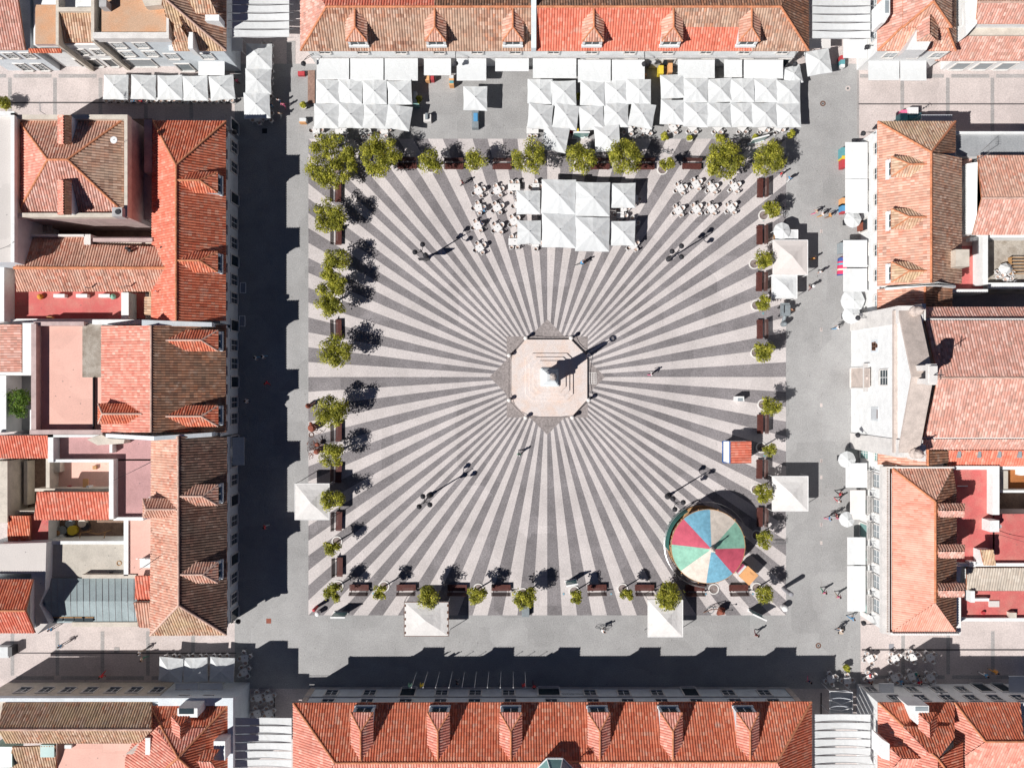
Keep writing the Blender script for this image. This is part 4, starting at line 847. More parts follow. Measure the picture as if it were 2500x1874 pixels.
m = MB(); m.prism(outline([(2180, 698), (2275, 692), (2347, 694), (2346, 700), (2275, 699), (2180, 704)], 8.5), 0, [6.9, 9.9, 7.4, 7.4, 9.9, 6.9], 'white_wall'); B.part(m, 'party_wall')
m = MB(); c = W(2349, 630, 8.9); m.box(c.x-.75, c.y-.95, 3, c.x+.75, c.y+.95, 9.0, 'cream_wall'); B.part(m, 'chimney')
B = Bld('shaded_low_house', 'lower roofed house half in shadow squeezed between the dormered house and the church', 2230, 735)
m = MB(); m.box(42.5, 8.6, 0, 50.0, 11.4, 5.9, 'white_wall'); B.part(m, 'wall')
B.roof([([(2143, 706, 6.1), (2258, 700, 8.6), (2258, 750, 8.6), (2143, 772, 6.1)], 'tile_mix'), ([(2258, 700, 8.6), (2324, 700, 6.9), (2324, 748, 6.9), (2258, 748, 8.6)], 'tile_brown')], [((2258, 700, 8.6), (2258, 750, 8.6))])
B.windows('y', 42.5, -1, [((937-734)/20*0.955, 4.1, 5.6, 1.25)], pane='glass_pale')
B = Bld('grey_flat_building', 'grey flat roof strip with white parapet along the upper right street', 2420, 345)
B.prism('wall', rc(2334, 326, 2560, 382), 4.5, 'white_wall', 'flat_grey'); B.walls('parapet', [(2334, 321, 2560, 327, 5.0, 5.0, 4.3)], 'white_wall')
B = Bld('pink_gable_house', 'gabled house with pink brown roof and white gable wall above the patio', 2450, 480)
z1, z2 = 6.2, 8.6
m = MB(); g = [(2372, 388), (2394, 388), (2396, 570), (2372, 570)]; m.prism(outline(rc(2394, 388, 2560, 568), 6.0), 0, 6.0, 'white_wall'); m.prism(outline([(2370, 395), (2388, 395), (2388, 482), (2388, 568), (2370, 568)], 6.3), 0, [5.5, 6.2, 7.8, 6.0, 5.5], 'white_wall'); B.part(m, 'wall')
B.roof([([(2387, 380, z1), (2560, 380, z1), (2560, 484, z2), (2397, 484, z2)], 'tile_mix'), ([(2397, 484, z2), (2560, 484, z2), (2560, 573, z1), (2374, 573, z1)], 'tile_pale')], [((2397, 484, z2), (2560, 484, z2))], rm='ridge_pale')
B = Bld('red_walkway_terrace', 'brick red terrace and walkway with white wall behind the dormered house', 2370, 620, 'roof terrace')
B.prism('floor', rc(2335, 388, 2373, 600), 3.6, 'pink_wall', 'terrace_red' and 'terrace_pink'); B.prism('floor', rc(2322, 600, 2400, 710), 3.6, 'pink_wall', 'terrace_red')
B.walls('wall', [(2399, 570, 2412, 694, 5.6), (2322, 706, 2412, 714, 5.2)], 'white_wall')
m = MB(); c = W(2393, 608, 4.6); m.box(c.x-.35, c.y-.5, 3.6, c.x+.35, c.y+.5, 4.7, 'white_paint'); c = W(2382, 583, 4.6); m.box(c.x-.6, c.y-.2, 3.6, c.x+.6, c.y+.2, 4.6, 'white_paint'); B.part(m, 'air_conditioner')
PB = Bld('patio_yard', 'concrete patio with stacked white chairs and wooden racks at the right edge', 2455, 640, 'courtyard')
PB.prism('floor', rc(2412, 574, 2560, 712), 2.5, 'cream_wall', 'court_cement'); PB.walls('wall', [(2412, 570, 2560, 580, 4.5), (2412, 690, 2560, 704, 3.6)], 'white_wall')
B = Bld('church', 'white church with stone coped pediment, bell gable and cross, right of the plaza', 2150, 920, 'church')
m = MB(); X = 41.4
ys = (8.3, 7.7, 0.85, -6.9, -7.9)
m.prism([(X, 7.7), (X+2, 7.7), (X+2, -7.1), (X, -7.1)], 0, 11.5, 'white_wall')
m.prism([(X+2, 6.6), (X+30, 6.6), (X+30, -5.6), (X+2, -5.6)], 0, 10.8, 'cream_wall')
fr = [(X+.02, 7.7, 11.5), (X+.02, .85, 11.5), (X+.02, -7.1, 11.5)]
B.part(m, 'wall')
m = MB()   # raking pediment wall, 1.8 m thick
for (ya, za), (yb, zb) in (((7.9, 12.2), (.75, 15.2)), ((.75, 15.2), (-7.4, 12.2))):
    m.prism([(X+.1, ya), (X+.1, yb), (X+2.0, yb), (X+2.0, ya)], 11.3, [za, zb, zb, za], 'white_wall', 'stone_light')
B.part(m, 'pediment')
m = MB()
for (ya, za), (yb, zb) in (((7.9, 12.2), (.75, 15.2)), ((.75, 15.2), (-7.4, 12.2))):
    m.prism([(X-.1, ya), (X-.1, yb), (X+2.1, yb), (X+2.1, ya)], [za+.003, zb+.003, zb+.003, za+.003], [za+.28, zb+.28, zb+.28, za+.28], 'stone')
m.prism([(X-.3, 7.9), (X-.3, -7.4), (X+.1, -7.4), (X+.1, 7.9)], 11.45, 11.85, 'stone')
for y in (7.4, -6.9): m.prism([(X-.12, y-.95), (X+2.5, y-.95), (X+2.5, y+.95), (X-.12, y+.95)], 0, 12.5, 'stone_light')
B.part(m, 'stone_trim')
m = MB()
for y in (7.7, -7.4): m.lathe(X+1.5, y, [(.55, 12.5), (.55, 12.9), (.25, 13.0), (.5, 13.4), (.45, 13.9), (.12, 14.4), (.05, 15.0)], 10, 'stone'); m.box(X+2.5, y-.9, 9.0, X+2.9, y+.9, 12.3, 'stone_light')
B.part(m, 'finial')
m = MB(); yb = .9
m.box(X+.5, yb-.9, 15, X+1.2, yb-.35, 17.2, 'stone_light'); m.box(X+.5, yb+.45, 15, X+1.2, yb+1.0, 17.2, 'stone_light'); m.box(X+.4, yb-1.0, 17.2, X+1.3, yb+1.1, 17.7, 'stone_light'); m.prism([(X+.5, yb-.8), (X+1.2, yb-.8), (X+1.2, yb+.9), (X+.5, yb+.9)], 17.7, 18.0, 'stone_light')
B.part(m, 'bell_gable')
m = MB(); m.tube((X+.85, yb, 17.9), (X+.85, yb, 19.9), .05, 6, 'iron'); m.tube((X+.85, yb-.5, 19.3), (X+.85, yb+.5, 19.3), .05, 6, 'iron'); B.part(m, 'cross')
m = MB(); m.lathe(X+.85, yb, [(.3, 16.0), (.26, 16.2), (.2, 16.6), (.05, 16.8)], 10, 'iron'); B.part(m, 'bell')
rz = 13.4
B.roof([([(2258, 783, 11.0), (2600, 783, 11.0), (2600, 922, rz), (2290, 922, rz)], 'tile_pale'), ([(2290, 922, rz), (2600, 922, rz), (2600, 1067, 11.0), (2254, 1067, 11.0)], 'tile_pale')], [((2290, 922, rz), (2600, 922, rz))], rm='ridge_pale')
B.roof([([(2256, 750, 9.4), (2600, 750, 9.4), (2600, 777, 10.4), (2256, 777, 10.4)], 'tile_pale')], name='aisle_roof'); B.roof([([(2250, 1071, 10.4), (2600, 1071, 10.4), (2600, 1096, 9.4), (2246, 1096, 9.4)], 'tile_pale')], name='aisle_roof')
B.walls('wall', [(2256, 752, 2600, 776, 9.2), (2250, 1072, 2600, 1095, 9.2)], 'cream_wall'); B.walls('gutter', [(2256, 777, 2600, 782, 10.9, 10.9, 9), (2252, 1067, 2600, 1070.5, 10.9, 10.9, 9)], 'stone_light')
# facade pieces, on the wall plane X
def onwall(py, z): return (937-py)/20*(1-z/100)
B.windows('y', X, -1, [(.72, 8.0, 9.9, 1.6)], pane='glass_dark'); B.windows('y', X, -1, [(.72, .1, 3.6, 2.3, 'door')], pane='stone', frame='stone_light')
m = MB(); m.prism([(X-.25, -.9), (X, -.9), (X, 2.4), (X-.25, 2.4)], 4.0, 5.4, 'stone_light'); m.prism([(X-.35, -.4), (X-.26, -.4), (X-.26, 1.8), (X-.35, 1.8)], 4.5, 5.9, 'stone'); m.ball((X-.3, .72, 5.3), .25, 'stone'); B.part(m, 'door_ornament')
m = MB(); m.prism([(X-.04, 3.6), (X, 3.6), (X, 5.0), (X-.04, 5.0)], 5.6, 7.4, 'blue_wall'); B.part(m, 'panel')
m = MB()
for dy, dz, r in ((0, 0, .32), (.3, .25, .2), (-.3, .2, .2), (.05, .55, .25), (.25, -.3, .22), (-.25, -.3, .22), (0, .8, .15)): m.box(X-.09, 4.3+dy-r, 6.4+dz-r, X-.04, 4.3+dy+r, 6.4+dz+r, 'iron_rust')
B.part(m, 'coat_of_arms')
m = MB(); m.prism([(X-.04, -4.2), (X, -4.2), (X, -2.6), (X-.04, -2.6)], 5.6, 7.5, 'marble')
for i in range(5): m.prism([(X-.06, -4.0), (X-.04, -4.0), (X-.04, -2.8), (X-.06, -2.8)], 5.8+i*.32, 5.86+i*.32, 'cloth_grey')
m.prism([(X-.06, -3.9), (X-.04, -3.9), (X-.04, -2.9), (X-.06, -2.9)], 7.15, 7.3, 'iron_rust'); B.part(m, 'plaque')
B = Bld('small_orange_house', 'narrow house with orange brown roof directly below the church front', 2200, 1105)
m = MB(); m.box(42.5, -10.0, 0, 49.5, -7.9, 6.0, 'white_wall'); B.part(m, 'wall')
B.roof([([(2144, 1077, 6.2), (2262, 1088, 8.6), (2262, 1136, 8.6), (2144, 1134, 6.2)], 'tile_mix'), ([(2268, 1100, 8.5), (2314, 1101, 7.2), (2314, 1128, 7.2), (2268, 1137, 8.5)], 'tile_brown')], [((2265, 1090, 8.6), (2265, 1136, 8.6))])
B.windows('y', 42.5, -1, [((937-1111)/20*0.955, 4.1, 5.6, 1.25), ((937-1105)/20*.985, .3, 2.4, 1.4)], pane='glass_green')
B = Bld('red_strip_roof', 'narrow bright red tiled roof with four skylights beside the church', 2410, 1115)
B.walls('wall', [(2320, 1102, 2600, 1134, 6.4)], 'cream_wall')
B.roof([([(2315, 1098, 7.4), (2600, 1098, 7.4), (2600, 1137, 6.5), (2315, 1137, 6.5)], 'tile_red')])
m = MB()
for x in (2341, 2390, 2439, 2489):
    a = outline(rc(x-3, 1101, x+4, 1117), 7.3); m.prism(a, 6.8, 7.45, 'glass_pale')
B.part(m, 'skylight')
B = Bld('balconied_building', 'white building with six balconied windows, cornice and salmon roof, lower right of the plaza', 2200, 1340)
m = MB(); m.box(42.5, -28.2, 0, 49.8, -10.1, 7.4, 'white_wall'); B.part(m, 'wall')
B.walls('cornice', [(2154, 1139, 2172, 1546, 7.8, 7.8, 7.1), (2172, 1543, 2345, 1550, 7.8, 7.8, 7.1), (2172, 1139, 2330, 1143, 7.8, 7.8, 7.1)], 'stone_light')
for i in range(66): y = 1145+i*6.1; c = W(2166, y, 7.8); m = MB(); m.box(c.x-.07, c.y-.08, 7.8, c.x+.07, c.y+.08, 7.9, 'stone'); B.part(m, 'dentil')
for i in range(27): x = 2180+i*6; c = W(x, 1546.5, 7.8); m = MB(); m.box(c.x-.08, c.y-.1, 7.8, c.x+.08, c.y+.1, 8.0, 'white_paint'); B.part(m, 'dentil')
rz = 10.2
B.roof([([(2179, 1143, 7.7), (2283, 1224, rz), (2283, 1470, rz), (2179, 1540, 7.7)], 'tile_salmon'), ([(2179, 1540, 7.7), (2283, 1470, rz), (2334, 1540, 8.0)], 'tile_salmon')], pitch=0.24, amp=0.05, name='roof')
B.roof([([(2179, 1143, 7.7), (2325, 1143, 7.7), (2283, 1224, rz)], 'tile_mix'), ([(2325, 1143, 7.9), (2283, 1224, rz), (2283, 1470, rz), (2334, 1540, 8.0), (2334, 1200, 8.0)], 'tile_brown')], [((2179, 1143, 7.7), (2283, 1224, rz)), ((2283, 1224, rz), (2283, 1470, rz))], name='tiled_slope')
m = MB(); m.prism(outline(rc(2173.5, 1143, 2178, 1540), 7.6), 7.3, 7.42, 'iron_rust'); B.part(m, 'gutter')
for y in (1245, 1345, 1440):
    m = MB(); m.prism(outline(rc(2292, y-14, 2350, y+14), 9.6), 5.0, 9.5, 'pink_wall'); dm = B.part(m, 'dormer')
    r = MB(); r.tiles([W(2290, y, 10.6), W(2355, y, 10.6), W(2356, y-16, 9.9), W(2290, y-16, 9.9)], 'tile_mix'); r.tiles([W(2290, y, 10.6), W(2355, y, 10.6), W(2354, y+16, 9.7), W(2290, y+16, 9.7)], 'tile_pale'); r.build('dormer_roof', dm)
B.windows('y', 42.5, -1, [((937-y)/20*0.955, 3.9, 6.0, 1.5) for y in (1173, 1235, 1296, 1358, 1419, 1478)], pane='glass_pale', bal=True)
B.windows('y', 42.5, -1, [((937-y)/20*0.985, .1, 2.3, 1.6, 'door') for y in (1173, 1235, 1296, 1358, 1419, 1478)], pane='glass_green')
B = Bld('big_red_terrace', 'large worn red roof terrace with white walls and a tiled stair hut, right edge', 2410, 1270, 'roof terrace')
B.prism('floor', rc(2328, 1143, 2428, 1378), 5.8, 'pink_wall', 'terrace_red'); B.prism('floor', rc(2424, 1254, 2560, 1378), 5.8, 'pink_wall', 'terrace_red')
B.walls('wall', [(2328, 1137, 2440, 1146, 6.9), (2423, 1146, 2440, 1256, 6.9), (2338, 1374, 2560, 1382, 6.3), (2333, 1382, 2347, 1400, 7.2)], 'white_wall')
m = MB(); c = W(2432, 1284, 7.4); m.box(c.x-.7, c.y-.65, 5.8, c.x+.35, c.y+.65, 7.4, 'white_wall'); m.cyl(c.x+.7, c.y-.1, 5.8, 6.9, .25, n=8, mat='grey_wall'); B.part(m, 'chimney')
m = MB(); m.prism(outline(rc(2398, 1344, 2428, 1377), 7.6), 5.8, 7.6, 'white_wall'); dm = B.part(m, 'stair_hut')
r = MB(); r.tiles([W(2394, 1341, 8.3), W(2425, 1341, 8.3), W(2431, 1379, 7.6), W(2402, 1379, 7.6)], 'tile_tan'); r.build('hut_roof', dm)
m = MB(); c = W(2372, 1376, 6.5); m.box(c.x-.35, c.y-.3, 5.8, c.x+.35, c.y+.3, 6.7, 'white_wall'); c = W(2348, 1186, 5.9); m.box(c.x-.5, c.y-.05, 5.8, c.x+.7, c.y+.05, 5.9, 'white_wall'); B.part(m, 'roof_vent')
B = Bld('orange_court', 'small court with orange floor and grey shed at the right edge', 2470, 1190, 'courtyard')
B.prism('floor', rc(2440, 1146, 2560, 1200), 3.5, 'white_wall', 'terrace_orange'); B.walls('wall', [(2440, 1196, 2560, 1202, 5.0), (2440, 1137, 2560, 1146, 5.2), (2490, 1146, 2560, 1160, 4.4)], 'white_wall'); B.prism('floor', rc(2440, 1202, 2560, 1254), 1.8, 'white_wall', 'court_brown')
m = MB(); m.prism(outline(rc(2442, 1149, 2461, 1196), 4.8), 3.5, 4.8, 'white_wall', 'flat_beige'); B.part(m, 'shed')
B = Bld('grey_corrugated_roof', 'grey ribbed sheet roof in the lower right block', 2430, 1412)
B.walls('wall', [(2364, 1390, 2560, 1438, 5.2)], 'white_wall'); B.roof([([(2360, 1385, 6.2), (2560, 1385, 6.2), (2560, 1441, 5.4), (2360, 1440, 5.4)], 'tile_grey')]); B.walls('wall', [(2335, 1385, 2345, 1420, 6.8)], 'white_wall')
B = Bld('lower_red_terrace', 'glossy red terrace with white slab and railing facing the lower right street', 2420, 1480, 'roof terrace')
B.prism('floor', rc(2346, 1442, 2560, 1512), 4.6, 'pink_wall', 'terrace_red'); B.walls('wall', [(2333, 1452, 2346, 1545, 7.2), (2346, 1508, 2560, 1516, 5.1), (2370, 1442, 2380, 1470, 6.0), (2380, 1460, 2415, 1467, 5.2)], 'white_wall')
m = MB(); c = W(2428, 1474, 4.8); m.box(c.x-.6, c.y-.35, 4.6, c.x+.6, c.y+.35, 4.75, 'canvas_pink'); c = W(2402, 1496, 4.9); m.cyl(c.x, c.y, 4.6, 4.95, .2, n=8, mat='paint_red'); c = W(2471, 1500, 5); m.box(c.x-.4, c.y-.3, 4.6, c.x+.4, c.y+.3, 5.2, 'cream_wall'); B.part(m, 'terrace_item')
# ------------------------------------------------------------------ slatted street shades
def shade(x0, y0, x1, y1, n, z, label):
    a, b = W(x0, y0, z), W(x1, y1, z); c = (a+b)/2
    o = empty('street_sail', (c.x, c.y, 0), label, 'shade canopy', 'slatted shades across the side streets')
    h = (a.y-b.y)/n
    for i in range(n):
        m = MB(); yt = a.y-i*h; k = 8
        for j in range(k):
            xa, xb = a.x+(b.x-a.x)*j/k, a.x+(b.x-a.x)*(j+1)/k
            f = lambda u: z-0.22*math.sin(math.pi*u)
            za, zb = f(j/k), f((j+1)/k)
            m.poly([(xa, yt-h*.88, za), (xb, yt-h*.88, zb), (xb, yt-.0, zb+.04), (xa, yt, za+.04)], 'canvas')
        m.build('shade_strip', o)
    m = MB()
    for i in range(n+1): m.tube((a.x-.5, a.y-i*h+.05, z+.08), (b.x+.5, a.y-i*h+.05, z+.08), .025, 5, 'steel')
    m.build('cable', o)
shade(567, -28, 706, 93, 6, 5.6, 'white slatted fabric shade over the street in the upper left')
shade(1983, -24, 2125, 96, 6, 5.6, 'white slatted fabric shade over the street in the upper right')
shade(570, 1752, 712, 1895, 7, 5.6, 'white slatted fabric shade over the street in the lower left')
shade(1987, 1743, 2125, 1886, 7, 5.6, 'white slatted fabric shade over the street in the lower right')
# ------------------------------------------------------------------ parasols and awnings
def parasol(px, py, s, rot=0, label='', group='', z=2.25, rise=0.5, mat='canvas', sides=4, base=True, name='parasol'):
    c = W(px, py, z+.2); r = s/20*(1-z/100)/2
    if sides == 4: r *= math.sqrt(2)
    o = empty(name, (c.x, c.y, 0), label, 'parasol', group); m = MB()
    nn = 8; ang0 = R(rot)+(math.pi/4 if sides == 4 else 0); rnd = random.Random(px*31+py)
    warp = [rnd.uniform(-.1, .07) for _ in range(nn)]; rw = [rnd.uniform(.985, 1.02) for _ in range(nn)]
    lv = [0, .3, .62, .85, 1.0]; rings = []
    for k, u in enumerate(lv):
        ring = []
        for i in range(nn*2):
            a = ang0+2*math.pi*i/(nn*2)
            if sides == 4:
                q = (a-R(rot)) % (math.pi/2); q = min(q, math.pi/2-q); rr = r*math.cos(math.pi/4)/max(math.cos(q), 1e-6)
            else: rr = r*(1.0 if i % 2 == 0 else .965)
            if sides == 4 and i % 4: rr *= .975 if i % 4 == 2 else .985
            wv = warp[i//2] if i % 2 == 0 else (warp[i//2]+warp[(i//2+1) % nn])/2
            zz = z+rise*(1-u)**1.05+wv*u*u-(.05*u if i % 2 else 0)
            f = rw[i//2] if k == 4 else 1
            ring.append((c.x+rr*u*f*math.cos(a), c.y+rr*u*f*math.sin(a), zz))
        rings.append(ring)
    N = nn*2
    for k in range(1, 4+1):
        for i in range(N):
            j = (i+1) % N
            if k == 1: m.poly([rings[0][0], rings[1][i], rings[1][j]], mat)
            else: m.poly([rings[k-1][i], rings[k][i], rings[k][j], rings[k-1][j]], mat)
    for i in range(N):
        j = (i+1) % N; a, b = rings[4][i], rings[4][j]; m.poly([a, (a[0], a[1], a[2]-.14), (b[0], b[1], b[2]-.14), b], mat)
    can = m.build('canopy', o)
    m = MB(); m.tube((c.x, c.y, 0.02), (c.x, c.y, z+rise+.08), .035, 6, 'steel'); m.ball((c.x, c.y, z+rise+.08), .05, 'steel', 6, 4); m.build('pole', o)
    m = MB()
    for i in range(0, N, 2): p = rings[4][i]; m.tube((c.x, c.y, z+rise-.08), (p[0], p[1], p[2]-.06), .012, 3, 'steel')
    m.build('ribs', o)
    m = MB(); m.box(c.x-.32, c.y-.32, 0.01, c.x+.32, c.y+.32, .1, 'iron'); m.build('base', o)
    return o
def row(pts, s, where, group, mat='canvas', a='left', b='right', shape='square'):
    for i, p in enumerate(pts):
        rot = p[2] if len(p) > 2 else random.uniform(-2, 2)
        parasol(p[0], p[1], s, rot, 'white %s parasol, %s %s' % (shape, ordn(i, len(pts), a, b), where), group, mat=mat, z=2.25+random.uniform(-.06, .1))
g = 'parasols of the upper left terrace'
row([(800, 222), (854, 222), (914, 224), (975, 225, 3)], 59, 'in the back row of the upper left terrace', g)
row([(796, 282), (856, 281), (916, 283, -3), (973, 286, -8)], 60, 'in the front row of the upper left terrace', g)
g = 'parasols of the middle upper terrace'
row([(1318, 222), (1377, 226), (1447, 226), (1505, 224, 3), (1560, 222)], 60, 'in the back row of the middle upper terrace', g)
row([(1319, 283, -5), (1382, 283, -8), (1445, 286, 4), (1505, 279), (1568, 280, -10)], 60, 'in the middle row of the middle upper terrace', g)
row([(1356, 337, -10), (1483, 337, 4)], 62, 'near the trees, middle upper terrace', g)
g = 'parasols of the upper right terrace'
row([(1643, 209, 3), (1700, 219), (1759, 219), (1813, 219), (1870, 219), (1926, 223)], 59, 'in the back row of the upper right terrace', g)
row([(1643, 272, -2), (1700, 279), (1758, 279), (1813, 279), (1868, 279), (1926, 280)], 60, 'in the front row of the upper right terrace', g)
parasol(1160, 239, 58, 0, 'lone white square parasol on open paving between the upper terraces', 'parasols standing alone')
parasol(2000, 150, 60, 9, 'turned white parasol under the corner of the long building, upper right', 'parasols standing alone', z=2.6)
parasol(1937, 182, 45, 12, 'small white parasol wedged behind the upper right terrace', 'parasols of the upper right terrace', z=2.0)
g = 'parasols in the upper left street'
row([(280, 211), (348, 211), (413, 212), (475, 214), (540, 212, 5)], 60, 'of five in the upper left side street', g)
g = 'parasols at the upper left corner'
for (x, y, r), s in zip([(631, 136, 0), (629, 197, 0), (626, 256, 2)], ('uppermost', 'middle one', 'lowest')): parasol(x, y, 63, r, 'white square parasol, %s of three stacked at the upper left corner' % s, g)
parasol(560, 140, 1, 0, '', '') if False else None
g = 'parasols in the middle of the plaza'
L = [(1290, 493, 58, 'upper small white parasol at the left of the plaza cluster'), (1292, 566, 58, 'lower small white parasol at the left of the plaza cluster'),
     (1364, 479, 84, 'upper left large white parasol of the plaza cluster'), (1365, 562, 84, 'lower left large white parasol of the plaza cluster'),
     (1448, 485, 84, 'upper right large white parasol of the plaza cluster'), (1447, 571, 84, 'lower right large white parasol of the plaza cluster'),
     (1522, 476, 60, 'upper small white parasol at the right of the plaza cluster'), (1521, 569, 60, 'lower small white parasol at the right of the plaza cluster')]
for x, y, s, lb in L: parasol(x, y, s, 0 if s < 80 else -1, lb, g, z=2.7 if s > 80 else 2.3, rise=.7 if s > 80 else .5)
g = 'parasols in the lower left street'
row([(415, 1636, -4), (475, 1636, 1), (540, 1636, -3)], 59, 'of three in the lower left side street', g)
g = 'round parasols in front of the right hand shops'
for x, y, s, lb in ((2084, 534, 42, 'round white parasol at the shops beside the dormered house'), (2084, 733, 58, 'large octagonal white parasol near the church'), (2081, 768, 44, 'octagonal white parasol tucked below the large one near the church'),
                    (2070, 1122, 42, 'round white parasol below the church front'), (2070, 1268, 38, 'round white parasol between two awnings of the balconied building')):
    parasol(x, y, s, 0, lb, g, sides=8, rise=.35)
parasol(1911, 563, 42, 0, 'round white parasol above the pink square tent', 'parasols standing alone', sides=8, rise=.4, z=2.5)
def awning(x0, y0, x1, y1, d, label, mat='canvas', zt=2.95, zf=2.2, group='awnings'):
    """d: side of the low front edge: S, W, N"""
    m = MB(); o = None
    if d == 'S': hi = [W(x0, y0, zt), W(x1, y0, zt)]; lo_ = [W(x0, y1, zf), W(x1, y1, zf)]
    elif d == 'N': hi = [W(x0, y1, zt), W(x1, y1, zt)]; lo_ = [W(x0, y0, zf), W(x1, y0, zf)]
    else: hi = [W(x1, y0, zt), W(x1, y1, zt)]; lo_ = [W(x0, y0, zf), W(x0, y1, zf)]
    if d == 'W':
        for v in hi+lo_: pass
    c = sum(hi+lo_, Vector())/4; o = empty('awning', (c.x, c.y, 0), label, 'awning', group)
    n, k = 8, 5; grid = []
    rnd = random.Random(x0*7+y0)
    for i in range(n+1):
        u = i/n; a, b = hi[0].lerp(hi[1], u), lo_[0].lerp(lo_[1], u)
        grid.append([a.lerp(b, j/k)-Vector((0, 0, .05*math.sin(math.pi*j/k)+rnd.uniform(-.006, .006))) for j in range(k+1)])
    for i in range(n):
        for j in range(k): m.poly([grid[i][j], grid[i+1][j], grid[i+1][j+1], grid[i][j+1]], mat)
        a, b = grid[i][k], grid[i+1][k]; dn = Vector((0, 0, -.22)); m.poly([a, b, b+dn, a+dn], mat)
    m.build('canopy', o)
    m = MB()
    m.tube(hi[0], hi[1], .05, 6, 'white_paint'); m.tube(lo_[0]-Vector((0, 0, .02)), lo_[1]-Vector((0, 0, .02)), .035, 6, 'white_paint')
    for u in (.12, .88): a, b = hi[0].lerp(hi[1], u), lo_[0].lerp(lo_[1], u); m.tube(a-Vector((0, 0, .5)), b-Vector((0, 0, .04)), .025, 5, 'steel')
    m.build('frame', o)
NA = [(773, 144, 852, 193), (855, 144, 936, 196), (939, 144, 1020, 196), (1035, 144, 1101, 183), (1115, 144, 1187, 196), (1209, 144, 1291, 173), (1301, 144, 1407, 190), (1411, 147, 1491, 200), (1494, 147, 1574, 198), (1655, 147, 1745, 190), (1768, 147, 1812, 188), (1816, 147, 1912, 191)]
for i, a in enumerate(NA): awning(*a, 'S', 'white awning on the front of the long building, %s of twelve' % ordn(i, 12, 'left', 'right'), group='awnings of the long building')
awning(484, 146, 548, 183, 'S', 'white awning at the hipped corner house, upper left street', zt=3.1)
awning(2120, 147, 2196, 195, 'S', 'left white awning of the pair in the upper right street'); awning(2198, 147, 2262, 196, 'S', 'right white awning of the pair in the upper right street')
awning(2060, 96, 2116, 142, 'W', 'white awning at the upper right corner below the slatted shade', zt=3.1)
awning(428, 1667, 484, 1700, 'N', 'left white awning of the pair at the red corner house'); awning(487, 1667, 543, 1699, 'N', 'right white awning of the pair at the red corner house')
g = 'awnings of the right hand shops'
for x0, y0, x1, y1, lb, mt in ((2065, 347, 2117, 436, 'uppermost long white awning with beach goods below on the right side', 'canvas'), (2065, 437, 2117, 520, 'second white awning from the top on the right side', 'canvas'),
        (2060, 586, 2116, 652, 'white awning below the round parasol on the right side', 'canvas'), (2060, 655, 2116, 712, 'white awning just above the octagonal parasol near the church', 'canvas'),
        (2066, 1130, 2116, 1190, 'white awning just below the small orange house', 'canvas'), (2077, 1196, 2112, 1268, 'beige awning of the balconied building', 'canvas_pink'),
        (2070, 1311, 2112, 1378, 'upper white awning of the joined pair at the balconied building', 'canvas'), (2070, 1381, 2112, 1492, 'long lower white awning of the joined pair at the balconied building', 'canvas')):
    awning(x0, y0, x1, y1, 'W', lb, mt, zt=2.8, group=g)
awning(2146, 1668, 2183, 1692, 'N', 'small white shop awning at the lower right corner house'); awning(2463, 1650, 2520, 1690, 'N', 'pale awning cut by the right edge of the lower right street', mat='canvas_grey')
# grey canopy bottom right
c = W(2054, 1714, 2.6); o = empty('gauze_canopy', (c.x, c.y, 0), 'grey gauze canopy with white edges above the lower right shade', 'canopy')
m = MB(); a, b = W(2026, 1686, 2.6), W(2081, 1741, 2.6); n = 6
for i in range(n):
    u, v = i/n, (i+1)/n; z0, z1 = 2.6-.25*math.sin(math.pi*u), 2.6-.25*math.sin(math.pi*v)
    m.poly([(a.x+(b.x-a.x)*u, b.y, z0), (a.x+(b.x-a.x)*v, b.y, z1), (a.x+(b.x-a.x)*v, a.y, z1), (a.x+(b.x-a.x)*u, a.y, z0)], 'canvas_grey')
m.build('canopy', o)
m = MB()
for p, q in (((2026, 1686), (2081, 1689)), ((2026, 1686), (2026, 1741)), ((2081, 1689), (2081, 1741)), ((2028, 1709), (2055, 1719)), ((2055, 1719), (2081, 1708)), ((2028, 1730), (2055, 1734)), ((2055, 1734), (2081, 1726))): m.tube(W(*p, 2.68), W(*q, 2.68), .06, 5, 'white_paint')
for p in ((2026, 1686), (2081, 1689), (2026, 1741), (2081, 1741)): m.tube(W(*p, 2.65), Vector((*W(*p, 2.65)[:2], 0)), .04, 5, 'white_paint')
m.build('frame', o)
for x0, y0, x1, y1, s in ((560, 93, 592, 125, 'upper left'), (1975, 93, 2028, 118, 'upper right')):
    o = empty('sunblind', W((x0+x1)/2, (y0+y1)/2), 'grey cloth sunblind hanging at the lower end of the %s shade' % s, 'sunblind')
    m = MB(); m.prism(outline(rc(x0, y0, x1, y1), 3.2), 3.15, 3.2, 'canvas_warm'); m.build('canopy', o)
    m = MB(); [m.tube((*W(x, y, 3.2)[:2], 0), W(x, y, 3.2), .03, 5, 'steel') for x, y in ((x0+1, y0+1), (x1-1, y0+1), (x0+1, y1-1), (x1-1, y1-1))]; m.build('frame', o)
